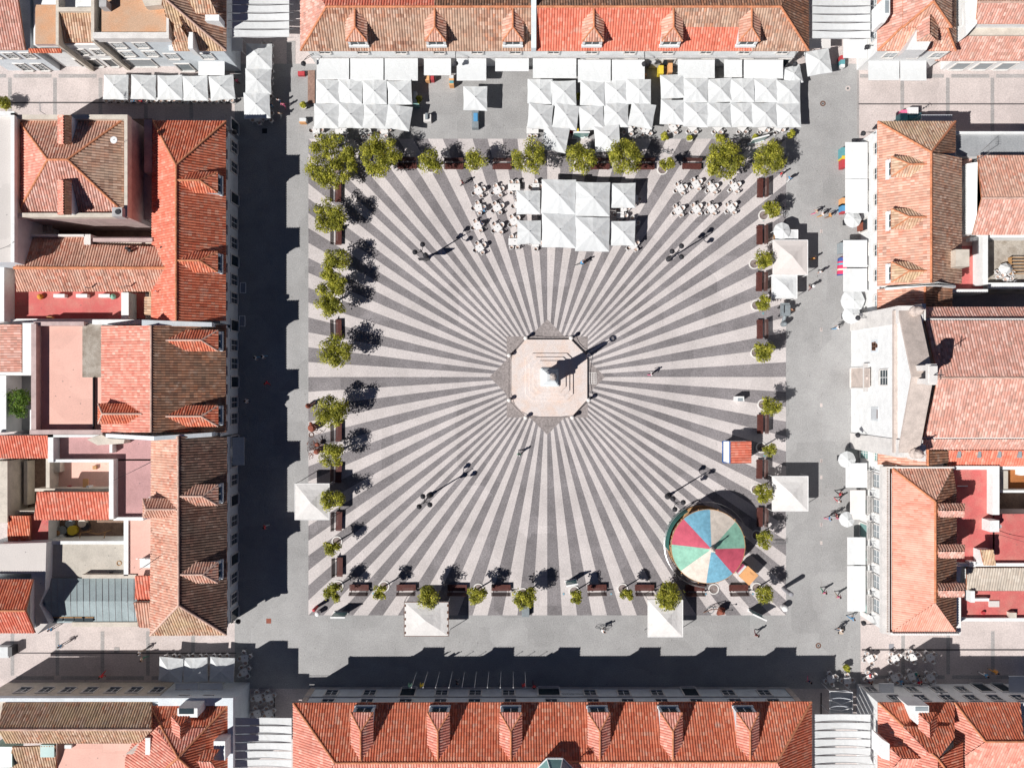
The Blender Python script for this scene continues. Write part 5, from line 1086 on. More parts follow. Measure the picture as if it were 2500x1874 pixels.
# ------------------------------------------------------------------ market tents
def tent(x0, y0, x1, y1, label, mat='canvas_warm', z=2.7, rise=.8, trim=None):
    a, b = W(x0, y0, z), W(x1, y1, z); c = (a+b)/2; o = empty('market_tent', (c.x, c.y, 0), label, 'tent', 'market tents around the plaza'); m = MB()
    P = [(a.x, b.y), (b.x, b.y), (b.x, a.y), (a.x, a.y)]; k = 4
    ap = Vector((c.x, c.y, z+rise))
    for i in range(4):
        p, q = P[i], P[(i+1) % 4]
        for j in range(k):
            u, v = j/k, (j+1)/k
            f = lambda s_, t: Vector((p[0]+(q[0]-p[0])*t, p[1]+(q[1]-p[1])*t, z)).lerp(ap, s_)-Vector((0, 0, .10*math.sin(math.pi*s_)))
            for h in range(3):
                s0, s1 = h/3, (h+1)/3; m.poly([f(s0, u), f(s0, v), f(s1, v), f(s1, u)], mat)
        m.poly([(p[0], p[1], z), (p[0], p[1], z-.3), (q[0], q[1], z-.3), (q[0], q[1], z)], mat)
    m.build('canopy', o)
    m = MB()
    for x, y in P: m.tube((x*.999+c.x*.001, y, 0.01), (x, y, z), .04, 6, 'white_paint')
    for i in range(4): m.tube((*P[i], z), (*P[(i+1) % 4], z), .04, 5, 'white_paint' if not trim else trim)
    m.build('frame', o)
    if trim:
        m = MB()
        for t in (.1, .3, .5, .7, .9):
            for x in (P[0][0]+.12, P[1][0]-.12): yy = P[0][1]+(P[3][1]-P[0][1])*t; m.box(x-.06, yy-.13, z+.03, x+.06, yy+.13, z+.09, 'iron_rust')
        m.build('trim_motif', o)
    m = MB(); m.box(c.x-.9, c.y-.45, .02, c.x+.9, c.y+.45, .85, 'wood_tan'); m.build('counter', o)
tent(1888, 586, 1972, 671, 'large pinkish square tent on the right side road', 'canvas_pink', trim='canvas_pink' and None)
tent(1885, 671, 1946, 728, 'smaller white tent joined under the large pinkish tent', 'canvas', z=2.4, rise=.5)
tent(1894, 561, 1948, 586, 'low white flat tent behind the round parasol on the right road', 'canvas', z=2.3, rise=.15)
tent(1886, 1162, 1973, 1247, 'white square tent beside the road near the carousel', 'canvas_warm')
tent(720, 1180, 804, 1268, 'white tent at the left border of the plaza, part shaded', 'canvas_warm')
tent(987, 1469, 1095, 1552, 'white tent with rust red edge marks on the lower road', 'canvas_warm', trim='iron_rust')
tent(1582, 1464, 1667, 1554, 'white tent on the lower road right of the middle', 'canvas_warm')
# ------------------------------------------------------------------ monument
c0 = W(1341, 922)
M = empty('monument', (c0.x, c0.y, 0), 'tall obelisk on stepped octagonal stone platform at the centre of the plaza', 'monument')
oct_ = [(1283, 829), (1393, 829), (1433, 870), (1433, 975), (1396, 1016), (1285, 1016), (1249, 977), (1249, 868)]
m = MB(); m.prism([tuple(W(x, y)[:2]) for x, y in oct_], 0, .35, 'stone_plinth'); m.build('platform', M)
m = MB()
def chocta(cx, cy, h, ch): return [(cx-h+ch, cy-h), (cx+h-ch, cy-h), (cx+h, cy-h+ch), (cx+h, cy+h-ch), (cx+h-ch, cy+h), (cx-h+ch, cy+h), (cx-h, cy+h-ch), (cx-h, cy-h+ch)]
for i, h in enumerate((57, 48, 39)):
    m.prism([tuple(W(x, y)[:2]) for x, y in chocta(1341, 920, h, 15)], .35+i*.17+.002, .35+(i+1)*.17, 'stone_plinth')
m.build('steps', M)
zb = .86; c = W(1341, 921)
m = MB(); m.lathe(c.x, c.y, [(1.1, zb), (1.1, zb+.3), (.95, zb+.31), (.95, zb+.5), (.7, zb+.65), (.7, zb+2.0), (.86, zb+2.12), (.86, zb+2.32), (.62, zb+2.5)], mat='marble', sq=True); m.build('pedestal', M)
z = zb+2.5
m = MB(); m.lathe(c.x, c.y, [(.62, z), (.62, z+.45), (.46, z+.55), (.40, z+1.2), (.2, z+5.0), (.05, z+5.35)], mat='marble', sq=True); m.build('obelisk', M)
m = MB(); zt = z+5.3; m.tube((c.x, c.y, zt), (c.x, c.y, zt+.5), .05, 6, 'stone'); zc = zt+.85
for k in range(6):
    a = math.pi*k/6; pts = [(c.x+.35*math.cos(t)*math.cos(a), c.y+.35*math.cos(t)*math.sin(a), zc+.35*math.sin(t)) for t in [2*math.pi*i/14 for i in range(15)]]; m.path(pts, .035, 4, 'stone')
m.path([(c.x+.35*math.cos(t), c.y+.35*math.sin(t), zc) for t in [2*math.pi*i/14 for i in range(15)]], .05, 4, 'stone')
m.tube((c.x, c.y, zc+.3), (c.x, c.y, zc+.6), .03, 4, 'stone'); m.build('crown', M)
names = ['upper left', 'upper right', 'right upper', 'right lower', 'lower right', 'lower left', 'left lower', 'left upper']
posts = [(1283, 826), (1393, 826), (1435, 868), (1435, 976), (1396, 1018), (1283, 1018), (1243, 976), (1243, 868)]
PW = [W(*p) for p in posts]
for nm_, p in zip(names, PW):
    o = empty('bollard', (p.x, p.y, 0), 'white stone bollard with ball top, %s corner of the monument platform' % nm_, 'bollard', 'bollards around the monument')
    m = MB(); m.lathe(p.x, p.y, [(.24, .01), (.24, .12), (.17, .16), (.15, .85), (.2, .9)], 12, 'stone_light'); m.build('post', o)
    m = MB(); m.ball((p.x, p.y, 1.1), .26, 'stone_light', 14, 8); m.build('ball', o)
sd8 = ['upper', 'upper right', 'right', 'lower right', 'lower', 'lower left', 'left', 'upper left']
for i in range(8):
    a, b = PW[i], PW[(i+1) % 8]; m = MB()
    pts = [Vector((a.x+(b.x-a.x)*t, a.y+(b.y-a.y)*t, .85-.45*math.sin(math.pi*t))) for t in [k/12 for k in range(13)]]
    m.path(pts, .028, 5, 'iron'); tag(m.build('chain'), 'sagging iron chain along the %s side of the monument platform' % sd8[i], 'chain', 'chains around the monument')
o = tag((lambda mb: (rect(mb, 1437, 909, 1456, 937, .016, 'stone_light'), [rect(mb, 1439+5.8*(k % 3), 911+5.2*(k//3), 1443.5+5.8*(k % 3), 915+5.2*(k//3), .02, 'paving_star') for k in range(15)], mb.build('ground_plaque'))[-1])(MB()), 'white framed plaque set in the paving right of the monument', 'plaque')
# ------------------------------------------------------------------ lamp posts
def lantern(mb, x, y, z, s=1.0, mat='iron'):
    mb.lathe(x, y, [(.08*s, z-.1), (.14*s, z), (.25*s, z+.5*s), (.32*s, z+.52*s), (.2*s, z+.72*s), (.05*s, z+.85*s)], 8, mat)
def lamp(px, py, ang, label, board=False):
    p = W(px, py); o = empty('street_lamp', (p.x, p.y, 0), label, 'street lamp', 'three headed lamp posts on the plaza')
    m = MB(); m.lathe(p.x, p.y, [(.34, .01), (.34, .3), (.2, .45), (.16, 1.0), (.09, 1.15), (.06, 5.6), (.1, 5.7)], 12, 'iron'); m.build('post', o)
    for k in range(3):
        a = R(ang+120*k); x, y = p.x+.72*math.cos(a), p.y+.72*math.sin(a)
        m = MB(); m.path([(p.x, p.y, 5.3), (p.x+.35*math.cos(a), p.y+.35*math.sin(a), 5.15), (x, y, 5.35)], .035, 5, 'iron'); ar = m.build('arm', o)
        m = MB(); lantern(m, x, y, 5.45); m.build('lantern', o)
    m = MB(); m.tube((p.x, p.y, 5.6), (p.x, p.y, 6.5), .04, 5, 'iron'); m.ball((p.x, p.y, 6.5), .08, 'iron', 6, 4); m.build('finial', o)
    if board:
        m = MB(); m.box(p.x-.65, p.y-.55, 2.0, p.x+.65, p.y-.45, 3.5, 'iron'); m.build('notice_board', o)
lamp(1041, 631, 75, 'three headed iron lamp post with a board, upper left of the monument', True)
lamp(1632, 633, 60, 'three headed iron lamp post, upper right of the monument')
lamp(1048, 1209, 100, 'three headed iron lamp post, lower left of the monument')
lamp(1629, 1211, 10, 'three headed iron lamp post beside the carousel')
for px, py, dx, dy, lb in ((742, 157, 1, 1, 'left end of the long building'), (1113, 157, 0, 1, 'long building above the lone parasol'), (1572, 158, 0, 1, 'long building right of its middle'), (1940, 158, 0, 1, 'long building near its right end'),
        (583, 1515, -1, 0, 'lower corner of the weathered brown roofed house'), (574, 324, -1, 0, 'upper end of the left row'), (2106, 327, 1, 0, 'upper corner of the dormered house at right'), (2093, 776, 1, 0, 'upper edge of the church front'),
        (2093, 1061, 1, 0, 'lower edge of the church front'), (2115, 117, 1, 0, 'corner house at upper right'), (2107, 1519, 1, 0, 'lower corner of the balconied building')):
    p = W(px, py, 4.0); o = empty('wall_lantern', (p.x, p.y, 3.6), 'black wall lantern on a bracket at the %s' % lb, 'wall lantern', 'wall lanterns on brackets')
    m = MB(); lantern(m, p.x, p.y, 3.7, 1.0); m.build('lantern', o)
    m = MB(); L_ = 1.7 if dx*dy == 0 else 1.2; m.path([(p.x, p.y, 4.6), (p.x+dx*L_*.5, p.y+dy*L_*.5, 4.75), (p.x+dx*L_, p.y+dy*L_*1.0, 4.2)], .035, 5, 'iron'); m.tube((p.x+dx*L_*.2, p.y+dy*L_*.2, 4.66), (p.x+dx*L_, p.y+dy*L_, 3.9), .025, 4, 'iron'); m.build('bracket', o)
# flagpoles
fp = [1017, 1044, 1073, 1104, 1134, 1163, 1193, 1223, 1253, 1282]
for i, x in enumerate(fp):
    p = W(x, 1640); lean = (i-4.5)*-.0
    o = empty('flagpole', (p.x, p.y, 0), 'slender white flagpole before the town hall, %s%s' % (ordn(i, 10, 'left', 'right'), {0: ', with a green flag', 1: ', with a yellow flag', 9: ', with a red flag'}.get(i, '')), 'flagpole', 'flagpoles before the town hall')
    m = MB(); m.tube((p.x, p.y, .01), (p.x, p.y, 5.0), .04, 6, 'white_paint', .025); m.ball((p.x, p.y, 5.03), .07, 'white_paint', 6, 4); m.cyl(p.x, p.y, .008, .12, .12, n=8, mat='grey_wall'); m.build('pole', o)
    if i in (0, 1, 9):
        m = MB(); mt = {0: 'paint_green', 1: 'paint_yellow', 9: 'paint_red'}[i]; n = 7
        for k in range(n):
            f = lambda t, zz: (p.x-.04-.42*t, p.y+.14*math.sin(t*7)*(.5+t), zz-.3*t)
            m.poly([f(k/n, 4.9), f((k+1)/n, 4.9), f((k+1)/n, 3.9), f(k/n, 3.9)], mt)
        m.build('flag', o)
# ------------------------------------------------------------------ carousel
cz = 3.6; cc = W(1729, 1333, cz); cx, cy = cc.x, cc.y; r_ = 90/20*(1-cz/100)
K = empty('carousel', (cx, cy, 0), 'round carousel with red, blue, green and cream canopy in the lower right plaza', 'carousel')
seq = ['paint_cream', 'paint_blue', 'paint_crimson', 'paint_green', 'paint_cream', 'paint_blue', 'paint_crimson', 'paint_green']
apex = Vector((cx, cy, cz+1.7))
for i in range(8):
    m = MB(); a0 = R(42+45*i); n = 6
    for k in range(n):
        A, B_ = a0+R(45)*k/n, a0+R(45)*(k+1)/n
        for h in range(3):
            def f(s_, a): return Vector((cx+r_*s_*math.cos(a), cy+r_*s_*math.sin(a), cz+1.7*(1-s_)-.10*math.sin(math.pi*s_)))
            s0, s1 = h/3+.001, (h+1)/3
            m.poly([f(s0, A), f(s1, A), f(s1, B_), f(s0, B_)], seq[i])
        m.poly([f(1, A), f(1, A)-Vector((0, 0, .45)), f(1, (A+B_)/2)-Vector((0, 0, .6)), f(1, B_)-Vector((0, 0, .45)), f(1, B_)], 'paint_cream' if k % 2 else seq[i])
    m.build('canopy_panel', K)
m = MB(); m.ring(cx, cy, cz-.25, cz+.01, r_-.02, r_+.04, 48, 'wood_tan'); m.build('rim', K)
m = MB()
for i in range(24): a = 2*math.pi*i/24; m.ball((cx+(r_+.12)*math.cos(a), cy+(r_+.12)*math.sin(a), cz), .07, 'paint_orange' if i % 2 else 'wood_dark', 6, 4)
m.build('rim_lamp', K)
m = MB(); m.ball((cx, cy, cz+1.8), .32, 'paint_cream', 10, 6); m.lathe(cx, cy, [(.2, cz+2.0), (.26, cz+2.3), (.08, cz+2.7), (.05, cz+3.1), (.1, cz+3.2), (.02, cz+3.4)], 8, 'paint_cream'); m.build('finial', K)
m = MB(); m.cyl(cx, cy, .01, .32, r_-.05, n=40, mat='wood_tan'); m.build('platform', K)
m = MB(); m.cyl(cx, cy, .32, cz+1.2, .55, n=12, mat='paint_red'); m.build('centre_drum', K)
for i in range(8):
    a = R(20+45*i); x, y = cx+3.1*math.cos(a), cy+3.1*math.sin(a)
    m = MB(); m.tube((x, y, .3), (x, y, cz+.4), .03, 5, 'steel')
    ux = (-math.sin(a), math.cos(a)); m.obox((x, y, 1.3), ux, .4, .14, .17, 'paint_cream'); m.obox((x+ux[0]*.45, y+ux[1]*.45, 1.6), ux, .12, .08, .25, 'paint_cream'); m.obox((x+ux[0]*.58, y+ux[1]*.58, 1.8), ux, .16, .07, .08, 'paint_cream')
    for sx_, sy_ in ((-.3, -.09), (-.3, .09), (.3, -.09), (.3, .09)): m.tube((x+ux[0]*sx_-ux[1]*sy_, y+ux[1]*sx_+ux[0]*sy_, 1.15), (x+ux[0]*sx_*1.3-ux[1]*sy_, y+ux[1]*sx_*1.3+ux[0]*sy_, .75), .04, 4, 'paint_cream')
    m.build('horse', K)
fc = W(1722, 1326); F_ = empty('round_fence', (fc.x, fc.y, 0), 'low curved metal railing around the carousel', 'fence')
fr_ = 5.15
for zz in (.55, 1.05): m = MB(); m.path([(fc.x+fr_*math.cos(a), fc.y+fr_*math.sin(a), zz) for a in [R(20+5*i) for i in range(51)]], .03, 5, 'steel'); m.build('rail', F_)
m = MB()
for i in range(26): a = R(20+10*i); m.tube((fc.x+fr_*math.cos(a), fc.y+fr_*math.sin(a), .01), (fc.x+fr_*math.cos(a), fc.y+fr_*math.sin(a), 1.05), .028, 5, 'steel')
m.build('posts', F_)
fg = MB(); fg.ring(cx, cy, .02, 2.4, r_+.06, r_+.12, 20, 'paint_darkgreen', R(118), R(190)); fg.build('side_screen', K)
# ticket booth with orange roof
p = W(1828, 1405, 2.2); o = empty('ticket_booth', (p.x, p.y, 0), 'small booth with orange roof beside the carousel', 'booth'); u = (math.cos(R(-42)), math.sin(R(-42)))
m = MB(); m.obox((p.x, p.y, 1.0), u, .72, .72, .99, 'paint_cream'); m.build('body', o); m = MB(); m.obox((p.x, p.y, 2.06), u, .85, .82, .06, 'paint_orange'); m.obox((p.x+.1, p.y-.05, 2.15), u, .3, .4, .025, 'paint_orange'); m.build('roof', o)
m = MB(); v = (-u[1], u[0]); m.obox((p.x-u[0]*.95, p.y-u[1]*.95, 1.5), u, .15, .65, .5, 'canvas'); m.obox((p.x-u[0]*1.15, p.y-u[1]*1.15, 1.5), u, .04, .6, .45, 'cloth_pink'); m.build('sign', o)
# kiosk
a, b = W(1783, 1077, 2.6), W(1834, 1130, 2.6); o = empty('kiosk', ((a.x+b.x)/2, (a.y+b.y)/2, 0), 'blue and white kiosk with red tiled roof right of the monument', 'kiosk')
m = MB(); m.box(a.x+.08, b.y+.08, .01, b.x-.08, a.y-.08, 2.5, 'white_wall'); m.build('body', o)
m = MB(); m.tiles([Vector((a.x-.05, b.y, 3.0)), Vector((b.x, b.y, 2.6)), Vector((b.x, a.y, 2.6)), Vector((a.x-.05, a.y, 3.0))], 'tile_red', pitch=.3); m.build('roof', o)
m = MB(); a2 = W(1765, 1077, 2.3); m.prism([(a2.x, b.y+.1), (a.x, b.y), (a.x, a.y), (a2.x, a.y)], [2.2, 2.5, 2.5, 2.2], [2.28, 2.58, 2.58, 2.28], 'white_paint'); m.build('hatch', o)
m = MB(); m.box(a2.x-.06, b.y+.1, 2.16, a2.x+.02, a.y, 2.36, 'paint_deepblue'); m.box(a.x-.12, b.y, 2.5, a.x-.02, a.y, 2.75, 'paint_deepblue'); m.box(a2.x, a.y-.02, 2.25, a.x, a.y+.06, 2.45, 'paint_deepblue'); m.box(a2.x, b.y, 2.25, a.x, b.y+.09, 2.45, 'paint_deepblue'); m.build('trim', o)
# ------------------------------------------------------------------ benches
def make_bench():
    o = empty('bench', (0, 0, 0), 'bench', 'bench', 'benches around the plaza')
    m = MB()
    for i in range(6): m.box(-1.17, .02+i*.125, .40, 1.17, .125+i*.125, .45, 'wood_seat')
    s = m.build('seat', o)
    m = MB()
    for i in range(5):
        y, z = -.16-i*.065, .52+i*.11; m.prism([(-1.17, y), (1.17, y), (1.17, y-.05), (-1.17, y-.05)], [z, z, z+.03, z+.03], [z+.09, z+.09, z+.115, z+.115], 'wood_dark')
    b = m.build('backrest', o); L = []
    for x in (-.95, .95):
        m = MB(); m.box(x-.04, -.1, .01, x+.04, .7, .395, 'iron'); m.prism([(x-.03, -.1), (x+.03, -.1), (x+.03, -.42), (x-.03, -.42)], [.3, .3, .5, .5], [.45, .45, 1.0, 1.0], 'iron'); L.append(m.build('leg', o))
    kids(o, s, b, *L); return o
bench = make_bench(); usedb = False
def put_bench(px, py, rot, label):
    global usedb
    rot += random.uniform(-1.5, 1.5); px += random.uniform(-1.5, 1.5); py += random.uniform(-1, 1); p = W(px, py, .3); d = (math.cos(R(rot+90)), math.sin(R(rot+90))); loc = (p.x-d[0]*.18, p.y-d[1]*.18, 0)
    if not usedb: bench.location = loc; bench.rotation_euler = (0, 0, R(rot)); bench['label'] = label; usedb = True
    else: cp(bench, loc, R(rot), label)
for lst, rot, w0, a, b in (([(993, 401), (1109, 402), (1225, 402), (1465, 402), (1575, 404), (1687, 402)], 180, 'along the upper plaza edge', 'left', 'right'),
        ([(1858, 459), (1858, 574), (1858, 687), (1858, 803), (1858, 1034), (1858, 1145), (1858, 1262)], 90, 'along the right plaza edge', 'upper', 'lower'),
        ([(823, 470), (823, 575), (823, 803), (823, 1054), (823, 1155), (823, 1272), (825, 1383)], -90, 'along the left plaza edge', 'upper', 'lower'),
        ([(877, 1437), (993, 1437), (1117, 1437), (1223, 1437), (1457, 1437), (1573, 1437), (1696, 1438), (1802, 1437)], 0, 'along the lower plaza edge', 'left', 'right')):
    for i, (x, y) in enumerate(lst): put_bench(x, y, rot, 'dark red slatted wooden bench, %s %s' % (ordn(i, len(lst), a, b), w0))
# ------------------------------------------------------------------ trees
def foliage(mb, cx, cy, cz, r, seed, mat='leaf', hz=.75, dens=1.0, loose=1.0):
    rnd = random.Random(seed)
    nb = max(9, int(9+r*r*6)); blobs = []
    for i in range(nb):
        a = rnd.uniform(0, 2*math.pi); q = r*math.sqrt(rnd.random())*.85
        zz = rnd.uniform(-.5, .6)*r*hz; br = rnd.uniform(.26, .42)*min(r, 1.5)*loose+.1
        blobs.append((cx+q*math.cos(a), cy+q*math.sin(a), cz+zz*(1-.35*(q/r)**2), br))
    n = int(700*r*r*dens)+380
    for k in range(n):
        b = rnd.choice(blobs)
        th = rnd.uniform(0, 2*math.pi); u = rnd.uniform(-.8, 1); s_ = math.sqrt(1-u*u); q = b[3]*(rnd.random()**.35)*rnd.choice((1, 1, 1, 1.25))
        p = Vector((b[0]+q*s_*math.cos(th), b[1]+q*s_*math.sin(th), b[2]+q*u*.8))
        n_ = Vector((s_*math.cos(th)*.8+rnd.uniform(-.6, .6), s_*math.sin(th)*.8+rnd.uniform(-.6, .6), .75+rnd.uniform(-.3, .5))).normalized()
        t = n_.orthogonal().normalized(); t = (t*math.cos(th*3)+n_.cross(t)*math.sin(th*3)); v = n_.cross(t)
        L = rnd.uniform(.075, .145); w_ = L*.55; c_ = rnd.random()
        mb.poly([p-t*L, p+v*w_-n_*.02, p+t*L, p-v*w_-n_*.02], mat, [(c_, .5)]*4)
    return blobs
def tree(px, py, rpx, label, zm=3.3, mat='leaf', name='street_tree', group='trees around the plaza', dens=1.0, extra=None, cat='tree'):
    r = rpx/20*(1-zm/100); c = W(px, py, zm); o = empty(name, (c.x, c.y, 0), label, cat, group)
    m = MB(); hz = .75 if r < 1.6 else .5
    blobs = foliage(m, c.x, c.y, zm, r, int(px*13+py), mat, hz, dens)
    if extra:
        for ex, ey, er in extra: q = W(ex, ey, zm); blobs += foliage(m, q.x, q.y, zm, er/20, int(ex+ey), mat, .7, dens)
    cr = m.build('crown', o)
    t = MB(); th = zm-.45*r; tr = .07+.035*r; rnd = random.Random(px)
    t.tube((c.x, c.y, 0), (c.x+.03, c.y-.02, th*.6), tr, 7, 'bark', tr*.8); t.tube((c.x+.03, c.y-.02, th*.6), (c.x, c.y, th), tr*.8, 7, 'bark', tr*.6)
    for b in blobs[:14]: t.tube((c.x, c.y, th*rnd.uniform(.75, .98)), (b[0], b[1], b[2]), tr*.4, 5, 'bark', .012)
    t.build('trunk', o); return c
def pit(px, py, label):
    p = W(px, py); o = empty('tree_pit', (p.x, p.y, 0), label, 'tree ring', 'round stone tree rings'); m = MB(); m.ring(p.x, p.y, .01, .1, .52, .66, 28, 'stone_light'); m.build('kerb_ring', o)
    m = MB(); m.cyl(p.x, p.y, .009, .03, .5, n=24, mat='paving_star')
    for r in (.2, .32, .44): m.ring(p.x, p.y, .031, .05, r-.03, r, 20, 'iron_rust')
    m.build('grate', o)
top = [(806, 393, 68, 'large'), (928, 379, 52, 'large'), (1049, 393, 29, 'small'), (1160, 388, 30, 'thin crowned'), (1292, 379, 44, 'open crowned'), (1417, 388, 36, 'yellowish'), (1527, 382, 43, 'dense'), (1629, 397, 17, 'very small'), (1768, 390, 51, 'dense round'), (1876, 387, 43, 'bushy')]
lef = [(800, 526, 43, 'round'), (820, 636, 31, 'narrow'), (806, 728, 44, 'tall'), (815, 857, 41, 'bushy'), (809, 1000, 42, 'dense'), (809, 1111, 28, 'green'), (810, 1218, 27, 'thin'), (809, 1334, 20, 'small')]
bot = [(812, 1445, 23, 'small'), (928, 1446, 16, 'tiny'), (1047, 1459, 26, 'leaning'), (1165, 1452, 22, 'small'), (1278, 1464, 26, 'double crowned'), (1407, 1459, 15, 'tiny'), (1529, 1452, 14, 'tiny'), (1635, 1456, 32, 'bushy'), (1867, 1450, 20, 'small')]
rig = [(1884, 512, 20, 'small'), (1861, 634, 24, 'round'), (1866, 739, 18, 'small'), (1865, 858, 24, 'round'), (1882, 989, 23, 'bushy'), (1878, 1097, 15, 'thin'), (1865, 1203, 22, 'bright'), (1867, 1318, 21, 'sparse')]
for lst, w0, a, b in ((top, 'along the upper plaza edge', 'left', 'right'), (lef, 'along the left plaza edge', 'upper', 'lower'), (bot, 'along the lower plaza edge', 'left', 'right'), (rig, 'along the right plaza edge', 'upper', 'lower')):
    for i, (x, y, r, k) in enumerate(lst):
        big = r > 38; ex = None
        if (x, y) == (806, 728): ex = [(820, 686, 22)]
        if (x, y) == (820, 636): ex = [(803, 665, 18)]
        if (x, y) == (1278, 1464): ex = [(1297, 1450, 14)]
        c = tree(x, y, r, '%s yellow green tree, %s %s' % (k, ordn(i, len(lst), a, b), w0), zm=3.6 if big else 3.2, dens=.72 if k in ('open crowned', 'thin', 'thin crowned', 'sparse') else 1.05, extra=ex, mat='leaf')
        gx, gy = 1250+c.x*20, 937-c.y*20; pit(round(gx), round(gy), 'round stone ring under the street tree %s %s' % (ordn(i, len(lst), a, b), w0))
pit(1742, 1437, 'empty round stone ring below the carousel, without a tree')
tree(43, 985, 34, 'green garden tree in a courtyard at the left edge', zm=4.5, mat='leaf_green', name='garden_tree', group='courtyard trees')
tree(2, 248, 20, 'yellow bush at the left edge of the upper left street', zm=1.5, name='bush', group='courtyard trees', cat='bush')
def shrub(px, py, r, label, pot='stone_light', mat='leaf'):
    p = W(px, py, .6); o = empty('potted_shrub', (p.x, p.y, 0), label, 'potted plant', 'potted shrubs on the upper terraces'); m = MB(); m.lathe(p.x, p.y, [(.28, .01), (.4, .5), (.42, .55), (.3, .5)], 14, pot); m.build('pot', o)
    m = MB(); foliage(m, p.x, p.y, .85, r, px, mat, .8, 2.5); m.build('foliage', o)
for x, y, r, lb in ((1623, 334, .4, 'small round potted shrub, left one below the upper right terrace'), (1756, 336, .42, 'bright potted shrub, middle one below the upper right terrace'), (1929, 328, .4, 'potted shrub alone at the right end below the upper right terrace'), (1684, 338, .32, 'low planter of dark plants below the upper right terrace'), (1842, 338, .3, 'flat planter near the glass sign at upper right'),
                    (1020, 246, .4, 'planted box at the right of the upper left terrace'), (741, 258, .3, 'pair planter with light leaves left of the upper left terrace'), (1411, 235, .35, 'leafy planter between the middle terrace parasols'), (2065, 1628, .3, 'yellow green plant by the lower right tables')): shrub(x, y, r, lb)
# ------------------------------------------------------------------ chairs and tables
def make_chair():
    m = MB(); m.cyl(0, 0, .42, .46, .24, n=12, mat='cushion'); m.ring(0, 0, .41, .475, .20, .27, 14, 'plastic_white')
    for i in range(9):   # curved back
        a0, a1 = R(200+140*i/9), R(200+140*(i+1)/9); top = .80
        q = lambda a, z, r=.27: (r*math.cos(a), r*math.sin(a), z)
        m.poly([q(a0, .45), q(a1, .45), q(a1, top), q(a0, top)], 'plastic_white'); m.poly([q(a0, .45, .24), q(a0, top, .24), q(a1, top, .24), q(a1, .45, .24)], 'plastic_white'); m.poly([q(a0, top), q(a1, top), q(a1, top, .24), q(a0, top, .24)], 'plastic_white')
    for s in (-1, 1): m.path([(s*.26, -.08, .68), (s*.28, .12, .66), (s*.25, .2, .45)], .022, 4, 'plastic_white')
    for x, y in ((-.18, -.18), (.18, -.18), (-.18, .18), (.18, .18)): m.tube((x, y, .43), (x*1.25, y*1.25, .01), .02, 4, 'plastic_white')
    return tag(m.build('chair'), 'white armchair', 'chair', 'white armchairs')
def make_table(w_=.84, l_=.84):
    m = MB(); m.box(-w_/2, -l_/2, .70, w_/2, l_/2, .735, 'plastic_white'); m.cyl(0, 0, .03, .70, .04, n=8, mat='plastic_white'); m.cyl(0, 0, .01, .035, .26, n=12, mat='plastic_white'); m.cyl(.05, .08, .735, .77, .05, n=8, mat='iron')
    return tag(m.build('cafe_table'), 'white square table', 'table', 'white square tables')
CH, TB = make_chair(), make_table(); TBL = make_table(1.45, .84); used = set()
def place(proto, loc, rot, label, group):
    if proto.name not in used:
        used.add(proto.name); proto.location = loc; proto.rotation_euler = (0, 0, rot); proto['label'] = label; proto['group'] = group; return proto
    return cp(proto, loc, rot, label, group=group)
def compass(a):
    a = a % 360; return ['right', 'upper right', 'upper', 'upper left', 'left', 'lower left', 'lower', 'lower right'][int((a+22.5)//45) % 8]
def cafe(px, py, rot, desc, group, n=4, kind='sq', skip=()):
    p = W(px, py, .7)
    place(TB if kind == 'sq' else TBL, (p.x, p.y, 0.008), R(rot), 'white square table, %s' % desc if kind == 'sq' else 'long white table, %s' % desc, 'white tables '+group)
    rnd = random.Random(px*3+py)
    if kind == 'sq': pos = [(rot+90*k+rnd.uniform(-8, 8), .66) for k in range(4)]
    else: pos = None
    if kind == 'sq':
        for k, (a, d) in enumerate(pos):
            if k in skip or k >= n: continue
            x, y = p.x+d*math.cos(R(a)), p.y+d*math.sin(R(a)); place(CH, (x, y, .008), R(a+90+rnd.uniform(-12, 12)), 'white chair, %s of table, %s' % (compass(a), desc), 'white chairs '+group)
    else:
        for k, (dx, dy) in enumerate(((-.36, .66), (.36, .66), (-.36, -.66), (.36, -.66))):
            if k in skip: continue
            c_, s_ = math.cos(R(rot)), math.sin(R(rot)); x, y = p.x+dx*c_-dy*s_, p.y+dx*s_+dy*c_
            place(CH, (x, y, .008), R(rot+(180 if dy > 0 else 0)+rnd.uniform(-10, 10)), 'white chair, %s of long table, %s' % (['upper left', 'upper right', 'lower left', 'lower right'][k], desc), 'white chairs '+group)
g = 'left of the plaza parasols'
for x, y, r, d in ((1168, 466, 28, 'row one, outer,'), (1214, 465, 25, 'row one, inner,'), (1168, 507, 12, 'row two, outer,'), (1214, 507, 30, 'row two, inner,'), (1166, 551, 25, 'row three, outer,'), (1215, 556, 38, 'row three, inner,'), (1171, 605, 32, 'row four, alone,')):
    cafe(x, y, r, d+' left of the plaza parasols', g)
for x, y, r, d, k in ((1255, 457, 0, 'above the upper small plaza parasol', 'long'), (1255, 540, 35, 'half under the left small plaza parasols', 'sq'), (1256, 590, 0, 'below the lower small plaza parasol at left', 'long'), (1265, 500, 10, 'under the upper small plaza parasol', 'sq'), (1307, 594, 0, 'cut by the lower left large plaza parasol', 'sq'), (1308, 456, 0, 'left of the upper left large plaza parasol', 'sq')):
    cafe(x, y, r, d, g, kind=k)
g = 'right of the plaza parasols'
for x, y, r, d in ((1521, 508, 8, 'between the two small plaza parasols at right'), (1545, 598, 30, 'below the lower small right plaza parasol'), (1545, 545, 5, 'under the lower small right plaza parasol'), (1515, 525, 0, 'in the shade right of the large plaza parasols'), (1549, 485, 0, 'under the upper small right plaza parasol')): cafe(x, y, r, d, g)
